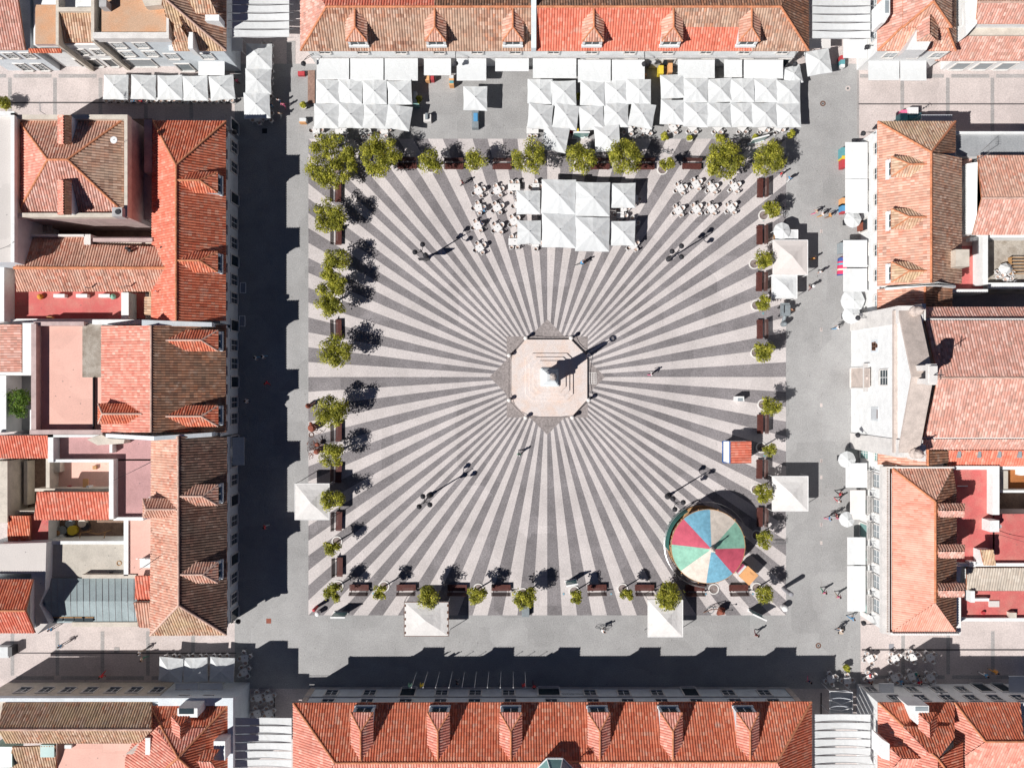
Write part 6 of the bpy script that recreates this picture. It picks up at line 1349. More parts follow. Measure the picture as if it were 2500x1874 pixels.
for i, (x, y, r) in enumerate([(1661, 460, 30), (1699, 450, 28), (1738, 459, 35), (1793, 456, 32)]): cafe(x, y, r, 'upper row, plaza right, %s' % ordn(i, 4, 'left', 'right'), 'at the right of the plaza')
for i, (x, y, r) in enumerate([(1656, 514, 32), (1700, 511, 35), (1737, 510, 34), (1785, 508, 40)]): cafe(x, y, r, 'lower row, plaza right, %s' % ordn(i, 4, 'left', 'right'), 'at the right of the plaza')
g = 'in the lower right street'
for i, (x, y, r) in enumerate([(2124, 1607, 25), (2185, 1607, 30), (2229, 1603, 15), (2271, 1604, 35)]): cafe(x, y, r, 'upper row, lower right street, %s' % ordn(i, 4, 'left', 'right'), g)
for i, (x, y, r) in enumerate([(2029, 1657, 20), (2069, 1660, 5), (2125, 1653, 28), (2185, 1654, 30), (2226, 1651, 20), (2272, 1653, 35)]): cafe(x, y, r, 'lower row, lower right street, %s' % ordn(i, 6, 'left', 'right'), g)
g = 'at the lower left corner'
for x, y, r, d in ((597, 1606, 10, 'right of the lower left street parasols, upper'), (596, 1640, 30, 'right of the lower left street parasols, lower'), (630, 1702, 20, 'upper left of four above the lower left shade'), (656, 1702, 22, 'upper right of four above the lower left shade'), (628, 1741, 20, 'lower left of four above the lower left shade'), (656, 1741, 25, 'lower right of four above the lower left shade')): cafe(x, y, r, d, g)
g = 'under the upper terraces'
for i, x in enumerate((772, 833, 891, 938)): cafe(x, 318, 5*i, 'front edge of upper left terrace, %s' % ordn(i, 4, 'left', 'right'), g, kind='sq' if i in (0, 3) else 'long')
cafe(1300, 318, 0, 'front edge of middle upper terrace, leftmost', g, kind='long'); cafe(1425, 318, 20, 'between the two forward parasols, middle upper terrace', g); cafe(1535, 315, 30, 'front edge of middle upper terrace, rightmost', g); cafe(1577, 318, 60, 'right of the middle upper terrace front edge', g)
for i, x in enumerate((1643, 1690, 1752, 1812, 1862, 1900)): cafe(x, 312, 30+7*i, 'front edge of upper right terrace, %s' % ordn(i, 6, 'left', 'right'), g)
for i, x in enumerate((268, 306, 345, 383, 414, 446, 482, 520, 556)): cafe(x, 237, 45, 'under upper left street parasols, %s' % ordn(i, 9, 'left', 'right'), 'in the upper left street', n=4)
for i, x in enumerate((415, 447, 478, 512, 545)): cafe(x, 1611, 45, 'under lower left street parasols, %s' % ordn(i, 5, 'left', 'right'), 'in the lower left street')
for i, y in enumerate((118, 145, 180, 212, 243, 283)): cafe(652, y, 40, 'right flank of upper left corner parasols, %s' % ordn(i, 6, 'upper', 'lower'), 'at the upper left corner')
cafe(628, 287, 20, 'below the lowest upper left corner parasol', 'at the upper left corner')
for i, (x, y) in enumerate([(2434, 664), (2436, 676), (2448, 672), (2455, 682), (2461, 690), (2470, 680), (2478, 690), (2475, 667), (2466, 669)]):
    p = W(x, y, 3.0); place(CH, (p.x, p.y, 2.5), R(i*47), 'white stored chair in the patio at the right edge, %s of nine' % ORD[i], 'white chairs stored in the patio')
m = MB(); q = W(2460, 655, 3.4)
for i in range(8): a = R(45*i); m.poly([(q.x, q.y, 3.9), (q.x+.9*math.cos(a), q.y+.7*math.sin(a), 3.1), (q.x+.9*math.cos(a+.78), q.y+.7*math.sin(a+.78), 3.0)], 'canvas')
m.tube((q.x, q.y, 2.5), (q.x, q.y, 3.9), .04, 5, 'steel'); tag(m.build('cloth_cover'), 'crumpled pale cloth cover among the stored patio chairs', 'cloth cover')
p = W(2489, 648, 3.2); o = empty('wooden_rack', (p.x, p.y, 2.5), 'slatted wooden rack in the patio at the right edge', 'rack'); m = MB()
for i in range(6): m.box(p.x-1.0, p.y-1.0+i*.38, 3.1, p.x+1.2, p.y-.9+i*.38, 3.18, 'wood_tan')
m.build('slats', o); m = MB()
for dx in (-.9, 1.1): m.box(p.x+dx-.05, p.y-1.0, 2.5, p.x+dx+.05, p.y+1.0, 3.1, 'wood_tan')
m.build('legs', o)
# ------------------------------------------------------------------ people
POSE = {}
def body(pose):
    P = {'pel': (0, 0, .95, .13), 'spi': (0, 0, 1.13, .115), 'che': (0, 0, 1.32, .14), 'nck': (0, .0, 1.48, .055), 'hd1': (0, .01, 1.58, .085), 'hd2': (0, .02, 1.68, .085)}
    def both(n, x, y0, y1, z0, z1, r): P[n+'L'] = (-x, y0, z0, r); P[n+'R'] = (x, y1, z1, r)
    if pose == 'walk':
        both('sh', .17, 0, 0, 1.41, 1.41, .062); both('el', .23, -.12, .06, 1.14, 1.14, .045); both('wr', .25, -.14, .2, .9, .94, .033); both('fi', .25, -.13, .25, .8, .86, .03)
        both('hi', .09, .0, 0, .88, .88, .095); both('kn', .1, .17, -.06, .5, .48, .062); both('an', .1, .3, -.36, .09, .14, .042); both('to', .1, .44, -.26, .04, .03, .036)
    elif pose == 'stand':
        both('sh', .17, 0, 0, 1.41, 1.41, .062); both('el', .26, .0, .06, 1.14, 1.16, .045); both('wr', .2, .12, .24, .96, 1.05, .033); both('fi', .17, .19, .3, .92, 1.08, .03)
        both('hi', .09, .0, 0, .88, .88, .095); both('kn', .11, .02, .0, .49, .49, .062); both('an', .12, 0, -.02, .08, .08, .042); both('to', .13, .14, .12, .04, .04, .036)
    else:   # sitting / riding
        lift = .95 if pose == 'ride' else .5; dz = lift-.95
        for k in list(P): x, y, z, r = P[k]; P[k] = (x, y+((z-.95)*.45 if pose == 'ride' else 0), z+dz, r)
        f = .2 if pose == 'ride' else 0
        both('sh', .17, f, f, 1.41+dz, 1.41+dz, .062); both('el', .25, f+.18, f+.16, 1.2+dz, 1.2+dz, .045); both('wr', .22, f+.42, f+.4, 1.08+dz, 1.08+dz, .033); both('fi', .2, f+.5, f+.48, 1.05+dz, 1.05+dz, .03)
        both('hi', .09, .02, .02, .9+dz, .9+dz, .095)
        if pose == 'ride': both('kn', .11, .36, .3, .8, .6, .062); both('an', .11, .2, .16, .42, .2, .042); both('to', .12, .32, .28, .38, .15, .036)
        else: both('kn', .12, .42, .42, .48, .48, .062); both('an', .12, .42, .42, .09, .09, .042); both('to', .13, .55, .55, .04, .04, .036)
    hx = P['hd1']; P['nos'] = (0, hx[1]+.115, hx[2]+.03, .018)
    E = [('pel', 'spi', 1), ('spi', 'che', 1), ('che', 'nck', 0), ('nck', 'hd1', 0), ('hd1', 'hd2', 0), ('hd1', 'nos', 0)]
    for s in 'LR': E += [('che', 'sh'+s, 1), ('sh'+s, 'el'+s, 1), ('el'+s, 'wr'+s, 0), ('wr'+s, 'fi'+s, 0), ('pel', 'hi'+s, 2), ('hi'+s, 'kn'+s, 2), ('kn'+s, 'an'+s, 2), ('an'+s, 'to'+s, 3)]
    keys = list(P); bm = bmesh.new(); ly = bm.verts.layers.skin.verify(); vs = {k: bm.verts.new(P[k][:3]) for k in keys}
    for e in E: bm.edges.new((vs[e[0]], vs[e[1]]))
    for k in keys: vs[k][ly].radius = (P[k][3],)*2; vs[k][ly].use_root = (k == 'pel')
    me = bpy.data.meshes.new('tmp'); bm.to_mesh(me); bm.free(); o = bpy.data.objects.new('tmp', me); C.objects.link(o)
    o.modifiers.new('s', 'SKIN'); sb = o.modifiers.new('b', 'SUBSURF'); sb.levels = 1; sb.render_levels = 1
    bpy.context.view_layer.update(); dg = bpy.context.evaluated_depsgraph_get(); res = bpy.data.meshes.new_from_object(o.evaluated_get(dg)); bpy.data.objects.remove(o)
    for i, k in enumerate(('skin', 'cloth_white', 'cloth_navy', 'shoe')): res.materials.append(MAT[k])
    V = {k: Vector(P[k][:3]) for k in keys}
    for f in res.polygons:
        c = f.center; best = (9, 0)
        for a, b, l in E:
            ab = V[b]-V[a]; t = max(0, min(1, (c-V[a]).dot(ab)/ab.length_squared)); d = (c-(V[a]+ab*t)).length
            if d < best[0]: best = (d, l)
        f.material_index = best[1]; f.use_smooth = True
    res.name = 'person_'+pose
    return res, P
for p_ in ('walk', 'stand', 'sit', 'ride'): POSE[p_] = body(p_)
HAIR = {}
for p_ in POSE:
    h1 = POSE[p_][1]['hd2']; m = MB(); m.ball((h1[0], h1[1]-.02, h1[2]-.02), .112, 'hair_dark', 10, 6, 1.0, -.35); HAIR[p_] = m
def person(px, py, heading, pose, shirt, trousers, label, hair='hair_dark', hat=None, bag=None, z=0.0, h=1.0, group='people walking in the plaza'):
    p = W(px, py, z); me = POSE[pose][0]
    o = bpy.data.objects.new('person', me); C.objects.link(o); o.location = (p.x, p.y, z+.008); o.rotation_euler = (0, 0, R(heading-90)); o.scale = (h, h, h)
    ORG[o.name] = Vector((0, 0, 0))
    for i, mt in enumerate(('skin', shirt, trousers, 'shoe')): o.material_slots[i].link = 'OBJECT'; o.material_slots[i].material = MAT[mt]
    tag(o, label, 'person', group)
    q = POSE[pose][1]['hd2']; m = MB(); m.ball((q[0], q[1]-.025, q[2]-.01), .112, hair, 10, 6, 1.0, -.35); hc = m.build('hair'); hc.parent = o; hc.location = (0, 0, 0)
    if hat: m = MB(); m.ring(q[0], q[1], q[2]+.03, q[2]+.045, .05, .2, 16, hat); m.ball((q[0], q[1], q[2]+.05), .125, hat, 12, 6, .9, -.1); hh = m.build('hat'); hh.parent = o; hh.location = (0, 0, 0)
    if bag: q = POSE[pose][1]['wrR']; m = MB(); m.box(q[0]-.02, q[1]-.16, q[2]-.45, q[0]+.1, q[1]+.16, q[2]-.1, bag); m.tube((q[0]+.04, q[1]-.1, q[2]-.1), (q[0]+.04, q[1], q[2]+.03), .012, 4, bag); hh = m.build('bag'); hh.parent = o; hh.location = (0, 0, 0)
    return o
PP = [(686, 252, 80, 'walk', 'cloth_white', 'cloth_blue', 'person in white top walking beside one in pink, upper left corner'), (697, 262, 80, 'walk', 'cloth_pink', 'cloth_pink', 'person in bright pink clothes at the upper left corner'),
      (688, 284, 60, 'walk', 'cloth_beige', 'cloth_white', 'person in beige and white walking alone at the upper left corner'), (1130, 450, 200, 'walk', 'cloth_maroon', 'cloth_black', 'person in dark red crossing the upper part of the plaza'),
      (1901, 429, 120, 'walk', 'cloth_red', 'cloth_grey', 'person in red near the upper right tree'), (1921, 440, 240, 'walk', 'cloth_blue', 'cloth_white', 'person in blue near the upper right tree'),
      (1985, 521, 10, 'walk', 'cloth_beige', 'cloth_pink', 'leftmost of three people strolling on the right road'), (2000, 527, 10, 'walk', 'cloth_white', 'cloth_orange', 'middle of three people strolling on the right road'), (2018, 530, 10, 'walk', 'cloth_orange', 'cloth_brown', 'rightmost of three people strolling on the right road'),
      (1996, 667, 250, 'walk', 'cloth_white', 'cloth_grey', 'person in white walking right of the pinkish tent'), (1974, 702, 250, 'walk', 'cloth_black', 'cloth_maroon', 'person in a white sun hat and dark clothes below the pinkish tent', 'hair_dark', 'cloth_white'),
      (1979, 634, 90, 'stand', 'cloth_orange', 'cloth_orange', 'person in orange standing in the shade of the pinkish tent'), (2036, 801, 180, 'walk', 'cloth_white', 'cloth_blue', 'person in white walking towards the church'),
      (2043, 1202, 120, 'walk', 'cloth_red', 'cloth_black', 'person in red top right of the lower tent'), (2040, 1219, 300, 'walk', 'cloth_white', 'cloth_red', 'person in white below the one in red, right road'),
      (2017, 1262, 0, 'walk', 'cloth_blue', 'cloth_pink', 'leftmost of three people near the round parasol, right road'), (2034, 1255, 0, 'walk', 'cloth_maroon', 'cloth_black', 'middle of three people near the round parasol, right road'), (2046, 1262, 0, 'walk', 'cloth_red', 'cloth_pink', 'rightmost of three people near the round parasol, right road'),
      (2005, 1440, 90, 'walk', 'cloth_pink', 'cloth_green', 'person in pink and green, left of a pair on the right road'), (2039, 1450, 90, 'walk', 'cloth_pink', 'cloth_beige', 'person in pink, right of a pair on the right road'),
      (2073, 1503, 150, 'walk', 'cloth_blue', 'cloth_blue', 'person in bright blue at the balconied building corner'), (2044, 1531, 200, 'walk', 'cloth_white', 'cloth_navy', 'person in white with a stroller near the lower right corner'),
      (2394, 1640, 150, 'walk', 'cloth_blue', 'cloth_white', 'person in pale blue in the lower right street'), (2418, 1632, 150, 'walk', 'cloth_orange', 'cloth_orange', 'person in orange in the lower right street'),
      (1969, 1655, 240, 'walk', 'cloth_navy', 'cloth_pink', 'person in dark clothes in the shade by the lower right corner'), (1842, 1543, 260, 'walk', 'cloth_maroon', 'cloth_maroon', 'person in dark red on the lower road'),
      (1303, 1667, 90, 'walk', 'cloth_red', 'cloth_maroon', 'person in red in front of the town hall door'), (1587, 913, 0, 'walk', 'cloth_white', 'cloth_pink', 'person in white walking alone right of the monument'),
      (1267, 1106, 80, 'walk', 'cloth_green', 'cloth_white', 'person in green below the monument'), (160, 1569, 30, 'walk', 'cloth_blue', 'cloth_grey', 'person in grey blue in the lower left street'),
      (351, 1586, 180, 'walk', 'cloth_white', 'cloth_beige', 'upper of a pair walking in the lower left street'), (357, 1602, 180, 'walk', 'cloth_beige', 'cloth_green', 'lower of a pair walking in the lower left street'),
      (259, 1642, 70, 'walk', 'cloth_red', 'cloth_red', 'person in red with outstretched arm in the lower left street'), (136, 1529, 60, 'stand', 'cloth_blue', 'cloth_navy', 'person by the wall of the teal roofed building'),
      (631, 874, 0, 'walk', 'cloth_white', 'cloth_blue', 'left of two people in white in the deep left shade'), (649, 871, 0, 'walk', 'cloth_white', 'cloth_blue', 'right of two people in white in the deep left shade'), (656, 935, 300, 'walk', 'cloth_red', 'cloth_red', 'person in red in the deep left shade'),
      (608, 978, 0, 'stand', 'cloth_white', 'cloth_white', 'person in white alone in the deep left shade'), (653, 1282, 0, 'walk', 'cloth_red', 'cloth_white', 'person in red and white in the lower left shade'), (625, 872, 0, 'stand', 'cloth_maroon', 'cloth_black', 'person in maroon beside the two in white, left shade') if False else None,
      (1117, 1656, 0, 'walk', 'cloth_black', 'cloth_grey', 'person in black between the flagpoles'), (666, 262, 60, 'stand', 'cloth_navy', 'cloth_blue', 'person in navy beside the upper left corner parasols'),
      (584, 205, 90, 'stand', 'cloth_pink', 'cloth_maroon', 'person in pink standing right of the last street parasol, upper left'), (1926, 758, 60, 'stand', 'cloth_brown', 'cloth_orange', 'person in brown standing beside the grey sculpture'),
      (1380, 1428, 0, 'stand', 'cloth_blue', 'cloth_white', 'person in light blue between the lower benches') if False else None,
      (823, 566, 0, 'stand', 'cloth_white', 'cloth_blue', 'person in white by the upper left bench')]
for q in PP:
    if q: person(*q)
def seated(px, py, a, shirt, label): person(px, py, a, 'sit', shirt, 'cloth_blue', label, group='people seated at the tables')
for x, y, a, s, lb in ((1185, 516, 150, 'cloth_blue', 'person in light blue seated at a table, left of the plaza parasols'), (1178, 546, 220, 'cloth_navy', 'person in navy seated at a table, left of the plaza parasols'), (2194, 1660, 150, 'cloth_blue', 'person in blue seated in the lower right street'), (2232, 1640, 240, 'cloth_green', 'person in green seated in the lower right street'), (2238, 1660, 120, 'cloth_red', 'person in red seated in the lower right street'),
                      (2117, 1643, 0, 'cloth_red', 'person in red seated at the left table of the lower right street'), (2117, 1660, 60, 'cloth_maroon', 'person in maroon seated in the lower right street'), (332, 252, 90, 'cloth_blue', 'person in blue seated at the upper left street tables'), (351, 252, 90, 'cloth_red', 'person in red seated at the upper left street tables')): seated(x, y, a, s, lb)
for o_ in [o_ for o_ in bpy.data.objects if o_.name.startswith('person') and 'stroller' in o_.get('label', '')]:
    p = W(2050, 1538); m = MB(); m.box(p.x-.2, p.y-.3, .35, p.x+.2, p.y+.3, .6, 'cloth_beige'); 
    for dx, dy in ((-.2, -.3), (.2, -.3), (-.2, .3), (.2, .3)): m.tube((p.x+dx-.03, p.y+dy, .1), (p.x+dx+.03, p.y+dy, .1), .1, 8, 'iron')
    m.path([(p.x-.2, p.y+.3, .6), (p.x-.2, p.y+.6, 1.0), (p.x+.2, p.y+.6, 1.0), (p.x+.2, p.y+.3, .6)], .015, 4, 'iron'); tag(m.build('stroller'), 'beige stroller pushed near the lower right corner', 'stroller')
# ------------------------------------------------------------------ bicycles
def make_bike():
    o = empty('bicycle', (0, 0, 0), 'bicycle', 'bicycle', 'bicycles'); ch = []
    for y in (-.52, .52):
        m = MB(); m.path([(0, y+.34*math.cos(a), .35+.34*math.sin(a)) for a in [2*math.pi*i/20 for i in range(21)]], .022, 5, 'iron')
        for i in range(8): a = math.pi*i/8*2; m.tube((0, y, .35), (0, y+.33*math.cos(a), .35+.33*math.sin(a)), .004, 3, 'steel')
        ch.append(m.build('wheel', o))
    m = MB()
    for a, b in (((0, -.52, .35), (0, -.1, .35)), ((0, -.1, .35), (0, .38, .8)), ((0, -.18, .82), (0, .38, .82)), ((0, -.1, .35), (0, -.2, .9)), ((0, -.52, .35), (0, -.18, .8)), ((0, .52, .35), (0, .36, .98))): m.tube(a, b, .022, 5, 'grey_steel')
    ch.append(m.build('frame', o)); m = MB(); m.path([(-.26, .28, 1.0), (-.2, .38, 1.02), (.2, .38, 1.02), (.26, .28, 1.0)], .018, 5, 'iron'); ch.append(m.build('handlebar', o))
    m = MB(); m.lathe(0, -.2, [(.05, .88), (.11, .92), (.09, .96)], 8, 'iron'); ch.append(m.build('saddle', o)); kids(o, *ch); return o
bk = make_bike(); p = W(1469, 1531); bk.location = (p.x, p.y, .008); bk.rotation_euler = (0, 0, R(-100)); bk['label'] = 'bicycle being ridden on the lower road'
person(1466, 1531, -10, 'ride', 'cloth_white', 'cloth_beige', 'cyclist in white on the lower road', group='cyclists')
p = W(1419, 644); cp(bk, (p.x, p.y, .008), R(-75), 'bicycle being ridden below the plaza parasols'); person(1416, 645, 15, 'ride', 'cloth_blue', 'cloth_black', 'cyclist in light blue below the plaza parasols', group='cyclists')
for x, y, a, lb in ((1911, 517, 10, 'bicycle leaning in the rack at the upper right tree'), (1906, 508, 14, 'second bicycle behind the upper right tree rack'), (2249, 268, -55, 'bicycle among the goods in the upper right street'), (1623, 374, 80, 'bicycle parked above the very small tree'), (1896, 513, 4, 'innermost bicycle in the rack near the upper right tree')):
    p = W(x, y); cp(bk, (p.x, p.y, .008), R(a), lb)
for x, y, lb in ((1898, 520, 'metal bicycle rack beside the upper right tree'), (1902, 1318, 'metal bicycle rack right of the carousel')):
    p = W(x, y); o = empty('bicycle_rack', (p.x, p.y, 0), lb, 'bicycle rack', 'bicycle racks'); m = MB(); m.tube((p.x-.75, p.y, .05), (p.x+.75, p.y, .05), .03, 5, 'steel'); m.tube((p.x-.75, p.y-.45, .05), (p.x+.75, p.y-.45, .05), .03, 5, 'steel'); m.build('base_rail', o); m = MB()
    for i in range(9): q = p.x-.7+i*.175; m.path([(q, p.y, .05), (q, p.y, .45), (q, p.y-.45, .45), (q, p.y-.45, .05)], .015, 4, 'steel')
    m.build('hoops', o)
# ------------------------------------------------------------------ terracotta and steel sculptures, signs, small things
def sculpt(px, py, label, kind, heading=0):
    p = W(px, py); o = empty('sculpture', (p.x, p.y, 0), label, 'sculpture', 'sculptures of the exhibition')
    m = MB(); c, s = math.cos(R(heading)), math.sin(R(heading))
    def T(x, y, z): return (p.x+x*c-y*s, p.y+x*s+y*c, z)
    if kind == 'barrel':
        m.lathe(p.x, p.y, [(.3, .3), (.42, .5), (.5, .9), (.42, 1.3), (.28, 1.45)], 14, 'terracotta'); m.build('body', o); m = MB(); m.ball(T(0, .55, 1.5), .2, 'terracotta'); m.path([T(.3, .3, 1.2), T(.7, .1, 1.5), T(.9, .5, .9)], .05, 5, 'iron_rust'); m.build('head', o)
        m = MB()
        for x, y in ((-.3, -.3), (.3, -.3), (-.3, .3), (.3, .3)): m.tube(T(x*.7, y*.7, .5), T(x*1.3, y*1.3, .02), .06, 5, 'iron_rust')
        m.path([T(.3, -.5, .5), T(.8, -.8, .5), T(1.2, -.3, .4)], .03, 4, 'iron_rust'); m.ring(p.x-.3, p.y-.9, .02, .08, .25, .32, 12, 'iron_rust'); m.build('legs', o)
    elif kind == 'spiky':
        m.lathe(p.x, p.y-.55, [(.28, .1), (.36, .5), (.3, .95), (.16, 1.05)], 12, 'terracotta'); m.build('body', o); m = MB(); rnd = random.Random(3)
        for i in range(26): a = rnd.uniform(0, 6.28); m.tube((p.x+.1, p.y+.3, .6), (p.x+.1+.8*math.cos(a), p.y+.3+.7*math.sin(a), rnd.uniform(.3, 1.6)), .025, 4, 'iron_rust')
        m.ball((p.x+.1, p.y+.3, .7), .3, 'terracotta'); m.build('spikes', o); m = MB()
        for i in range(40): x, y = rnd.uniform(-1.3, -.4), rnd.uniform(-1.4, .4); m.tube((p.x+x, p.y+y, .02), (p.x+x+rnd.uniform(-.2, .2), p.y+y+rnd.uniform(-.35, .35), .06), .02, 3, 'terracotta')
        m.build('rods', o)
    elif kind == 'figure':
        m.lathe(p.x, p.y, [(.15, .02), (.3, .4), (.33, .8), (.16, 1.2), (.2, 1.35), (.1, 1.55)], 10, 'terracotta'); m.build('body', o); m = MB(); m.path([T(.15, .1, 1.1), T(.6, .2, 1.2), T(1.1, .55, 1.5)], .035, 5, 'iron_rust'); m.build('pole', o)
    elif kind == 'wheeled':
        m.ring(p.x-.75, p.y-.1, .02, .07, .4, .46, 22, 'grey_steel'); m.path([T(-1.6, -.4, .1), T(-.9, .2, 1.0), T(.1, .4, 1.3), T(.2, 0, .9)], .05, 5, 'iron_rust')
        for k in range(2): m.path([(p.x-.6+k*.5+.45*math.cos(a), p.y+.25, .5+.45*math.sin(a)) for a in [6.283*i/16 for i in range(17)]], .03, 4, 'grey_steel')
        m.build('wheel_frame', o); m = MB(); m.prism([T(-.1, -.5, 0)[:2], T(.75, -.4, 0)[:2], T(.85, .25, 0)[:2], T(.2, .35, 0)[:2]], .3, 1.0, 'terracotta'); m.lathe(p.x+.3, p.y, [(.25, 1.0), (.35, 1.3), (.1, 1.7)], 7, 'terracotta'); m.build('body', o); m = MB(); m.tube(T(.9, .1, .8), T(1.6, .15, .9), .03, 4, 'iron'); m.ball(T(1.7, .15, .9), .1, 'iron'); m.build('rod', o)
    else:   # grey machine like figure
        m.box(p.x-.55, p.y-.55, .7, p.x+.5, p.y+.75, 1.3, 'grey_steel'); m.box(p.x-.6, p.y+.8, .9, p.x+.45, p.y+1.0, 1.2, 'grey_steel'); m.box(p.x-.3, p.y-.2, 1.3, p.x-.2, p.y+.7, 1.35, 'iron'); m.build('body', o)
        m = MB(); m.lathe(p.x-.15, p.y-1.5, [(.1, .05), (.3, .4), (.34, 1.0), (.24, 1.5), (.08, 1.7)], 12, 'grey_steel'); m.tube((p.x-.1, p.y-1.3, .4), (p.x, p.y-.5, .8), .22, 8, 'grey_steel'); m.build('tail', o)
        m = MB()
        for dx, dy in ((-.65, .5), (-.6, -.5), (.55, .55), (.5, -.5)): m.ball((p.x+dx, p.y+dy, .4), .14, 'iron', 8, 5); m.tube((p.x+dx, p.y+dy, .01), (p.x+dx*.8, p.y+dy*.8, .75), .05, 5, 'iron')
        m.build('feet', o)
sculpt(756, 990, 'small terracotta figure with a long pole at the left border', 'figure'); sculpt(766, 1043, 'terracotta barrel bodied figure below the small pole figure', 'barrel'); sculpt(776, 1090, 'terracotta pot with spiky metal hair and scattered rods', 'spiky')
sculpt(1749, 1486, 'rusty wheeled figure below the carousel', 'wheeled'); sculpt(1911, 762, 'grey steel machine like animal beside the white tent', 'machine')
def glass_sign(px, py, w_, rot, label):
    p = W(px, py, 1.0); o = empty('glass_sign', (p.x, p.y, 0), label, 'sign', 'glass information panels'); u = (math.cos(R(rot)), math.sin(R(rot)))
    m = MB(); m.obox((p.x, p.y, 1.15), u, w_/2, .05, .95, 'glass_green'); m.build('panel', o); m = MB(); m.obox((p.x, p.y, 2.14), u, w_/2+.08, .09, .04, 'white_paint'); m.obox((p.x, p.y, .1), u, w_/2+.08, .15, .09, 'white_paint')
    for s in (-1, 1): m.tube((p.x+s*u[0]*w_/2, p.y+s*u[1]*w_/2, .02), (p.x+s*u[0]*w_/2, p.y+s*u[1]*w_/2, 2.1), .05, 6, 'white_paint')
    m.build('frame', o)
glass_sign(829, 1500, 1.6, 0, 'glass information panel at the lower left plaza corner'); glass_sign(1848, 1500, 1.7, -25, 'glass information panel at the lower right plaza corner'); glass_sign(1395, 1422, 1.3, 10, 'glass panel beside the lower benches'); glass_sign(1418, 330, 1.8, 0, 'glass panel between the forward parasols'); glass_sign(1851, 342, 1.9, 15, 'glass panel below the upper right terrace'); glass_sign(828, 337, 1.2, 5, 'low glass panel above the big upper left tree')
def litter(px, py, label, mat, top, r=.3, h=1.0, name='litter_bin'):
    p = W(px, py); o = empty(name, (p.x, p.y, 0), label, 'litter bin', 'bins and posts'); m = MB(); m.lathe(p.x, p.y, [(r*.8, .01), (r, h*.9)], 14, mat); m.build('body', o); m = MB(); m.ball((p.x, p.y, h*.9), r*1.02, top, 14, 8, .8, -.1); m.build('lid', o)
litter(779, 1493, 'white domed bin at the lower left plaza corner', 'white_paint', 'white_paint'); litter(1911, 1480, 'white domed bin at the lower right plaza corner', 'white_paint', 'white_paint', .38, 1.0); litter(774, 1480, 'red post beside the white domed bin', 'paint_red', 'paint_red', .22, 1.7, 'post_box')
litter(1912, 1435, 'tall dark column casting a long shadow at the lower right', 'cloth_grey', 'cloth_grey', .28, 3.2, 'advert_column')
p = W(1800, 973); o = empty('menu_board', (p.x, p.y, 0), 'white standing board between the monument and the right benches', 'sign'); m = MB(); m.prism([(p.x-.5, p.y-.25), (p.x+.5, p.y-.3), (p.x+.45, p.y+.3), (p.x-.45, p.y+.3)], .02, 1.3, 'white_paint'); m.build('panel', o); m = MB(); m.box(p.x-.3, p.y-.28, 1.3, p.x+.3, p.y+.1, 1.33, 'glass_pale'); m.build('screen', o)
for i, (x, y) in enumerate([(911, 1448), (1142, 1450), (1260, 1449), (1376, 1449), (1492, 1449), (1723, 1449), (1838, 1449)]):
    p = W(x, y); m = MB(); m.cyl(p.x, p.y, .009, .03, .17, n=14, mat='steel'); m.cyl(p.x, p.y, .031, .045, .1, n=10, mat='paint_blue'); tag(m.build('ground_light'), 'round ground light in the lower paving, %s' % ordn(i, 7, 'left', 'right'), 'ground light', 'round lights set in the paving')
for i, (x, y) in enumerate([(1864, 538), (1863, 765), (1866, 1112)]):
    p = W(x, y); m = MB(); m.cyl(p.x, p.y, .009, .03, .17, n=14, mat='steel'); m.cyl(p.x, p.y, .031, .045, .1, n=10, mat='paint_teal'); tag(m.build('ground_light'), 'round ground light in the right paving, %s' % ordn(i, 3, 'upper', 'lower'), 'ground light', 'round lights set in the paving')
for x, y, r, mt, lb in ((2070, 216, .32, 'street_beige', 'pale round manhole at the upper right corner'), (2009, 253, .34, 'iron_rust', 'rusty round manhole on the upper right road'), (1998, 1575, .34, 'iron_rust', 'rusty round manhole on the lower right road')):
    p = W(x, y); m = MB(); m.ring(p.x, p.y, .0, .012, r*.55, r, 18, mt); m.cyl(p.x, p.y, .0, .01, r*.3, n=10, mat='iron'); tag(m.build('manhole_cover'), lb, 'manhole cover', 'manhole covers')
for x, y, mt, lb in ((646, 320, 'iron', 'dark square cover in the shade at upper left'), (656, 1515, 'terracotta', 'reddish square cover on the lower left road'), (286, 1674, 'iron', 'dark square cover in the lower left street'), (2176, 1577, 'cloth_grey', 'square cover in the lower right street'), (285, 1585, 'street_band', 'grey square cover in the middle of the lower left street')):
    m = MB(); rect(m, x-6, y-6, x+6, y+6, .012, mt); tag(m.build('drain_cover'), lb, 'drain cover', 'square covers')
# goods
def goods(items, name, label, cat='goods'):
    p = W(*items[0][:2]); o = empty(name, (p.x, p.y, 0), label, cat)
    for x, y, w_, d_, h, mt in items:
        q = W(x, y, h); m = MB(); m.box(q.x-w_/2, q.y-d_/2, .01, q.x+w_/2, q.y+d_/2, h, mt); m.build('item', o)
goods([(1043, 190, .5, .6, 1.1, 'paint_orange'), (1055, 190, .4, .5, 1.0, 'paint_red')], 'goods_stand', 'orange and red goods under the awning edge, upper left middle', 'goods')
goods([(1102, 194, .55, 1.3, 1.2, 'paint_orange'), (1102, 187, .5, .4, 1.3, 'canvas'), (1102, 200, .5, .3, 1.3, 'paint_teal')], 'colourful_stand', 'colourful upright stand on open paving below the awnings')
goods([(735, 179, .8, .5, .5, 'paint_red')], 'red_sandwich_board', 'red board at the left end of the upper left terrace', 'sign')
goods([(739, 293, .8, .5, .8, 'canvas'), (738, 298, .8, .12, .82, 'paint_orange')], 'menu_stand', 'white menu stand left of the upper left terrace', 'sign')
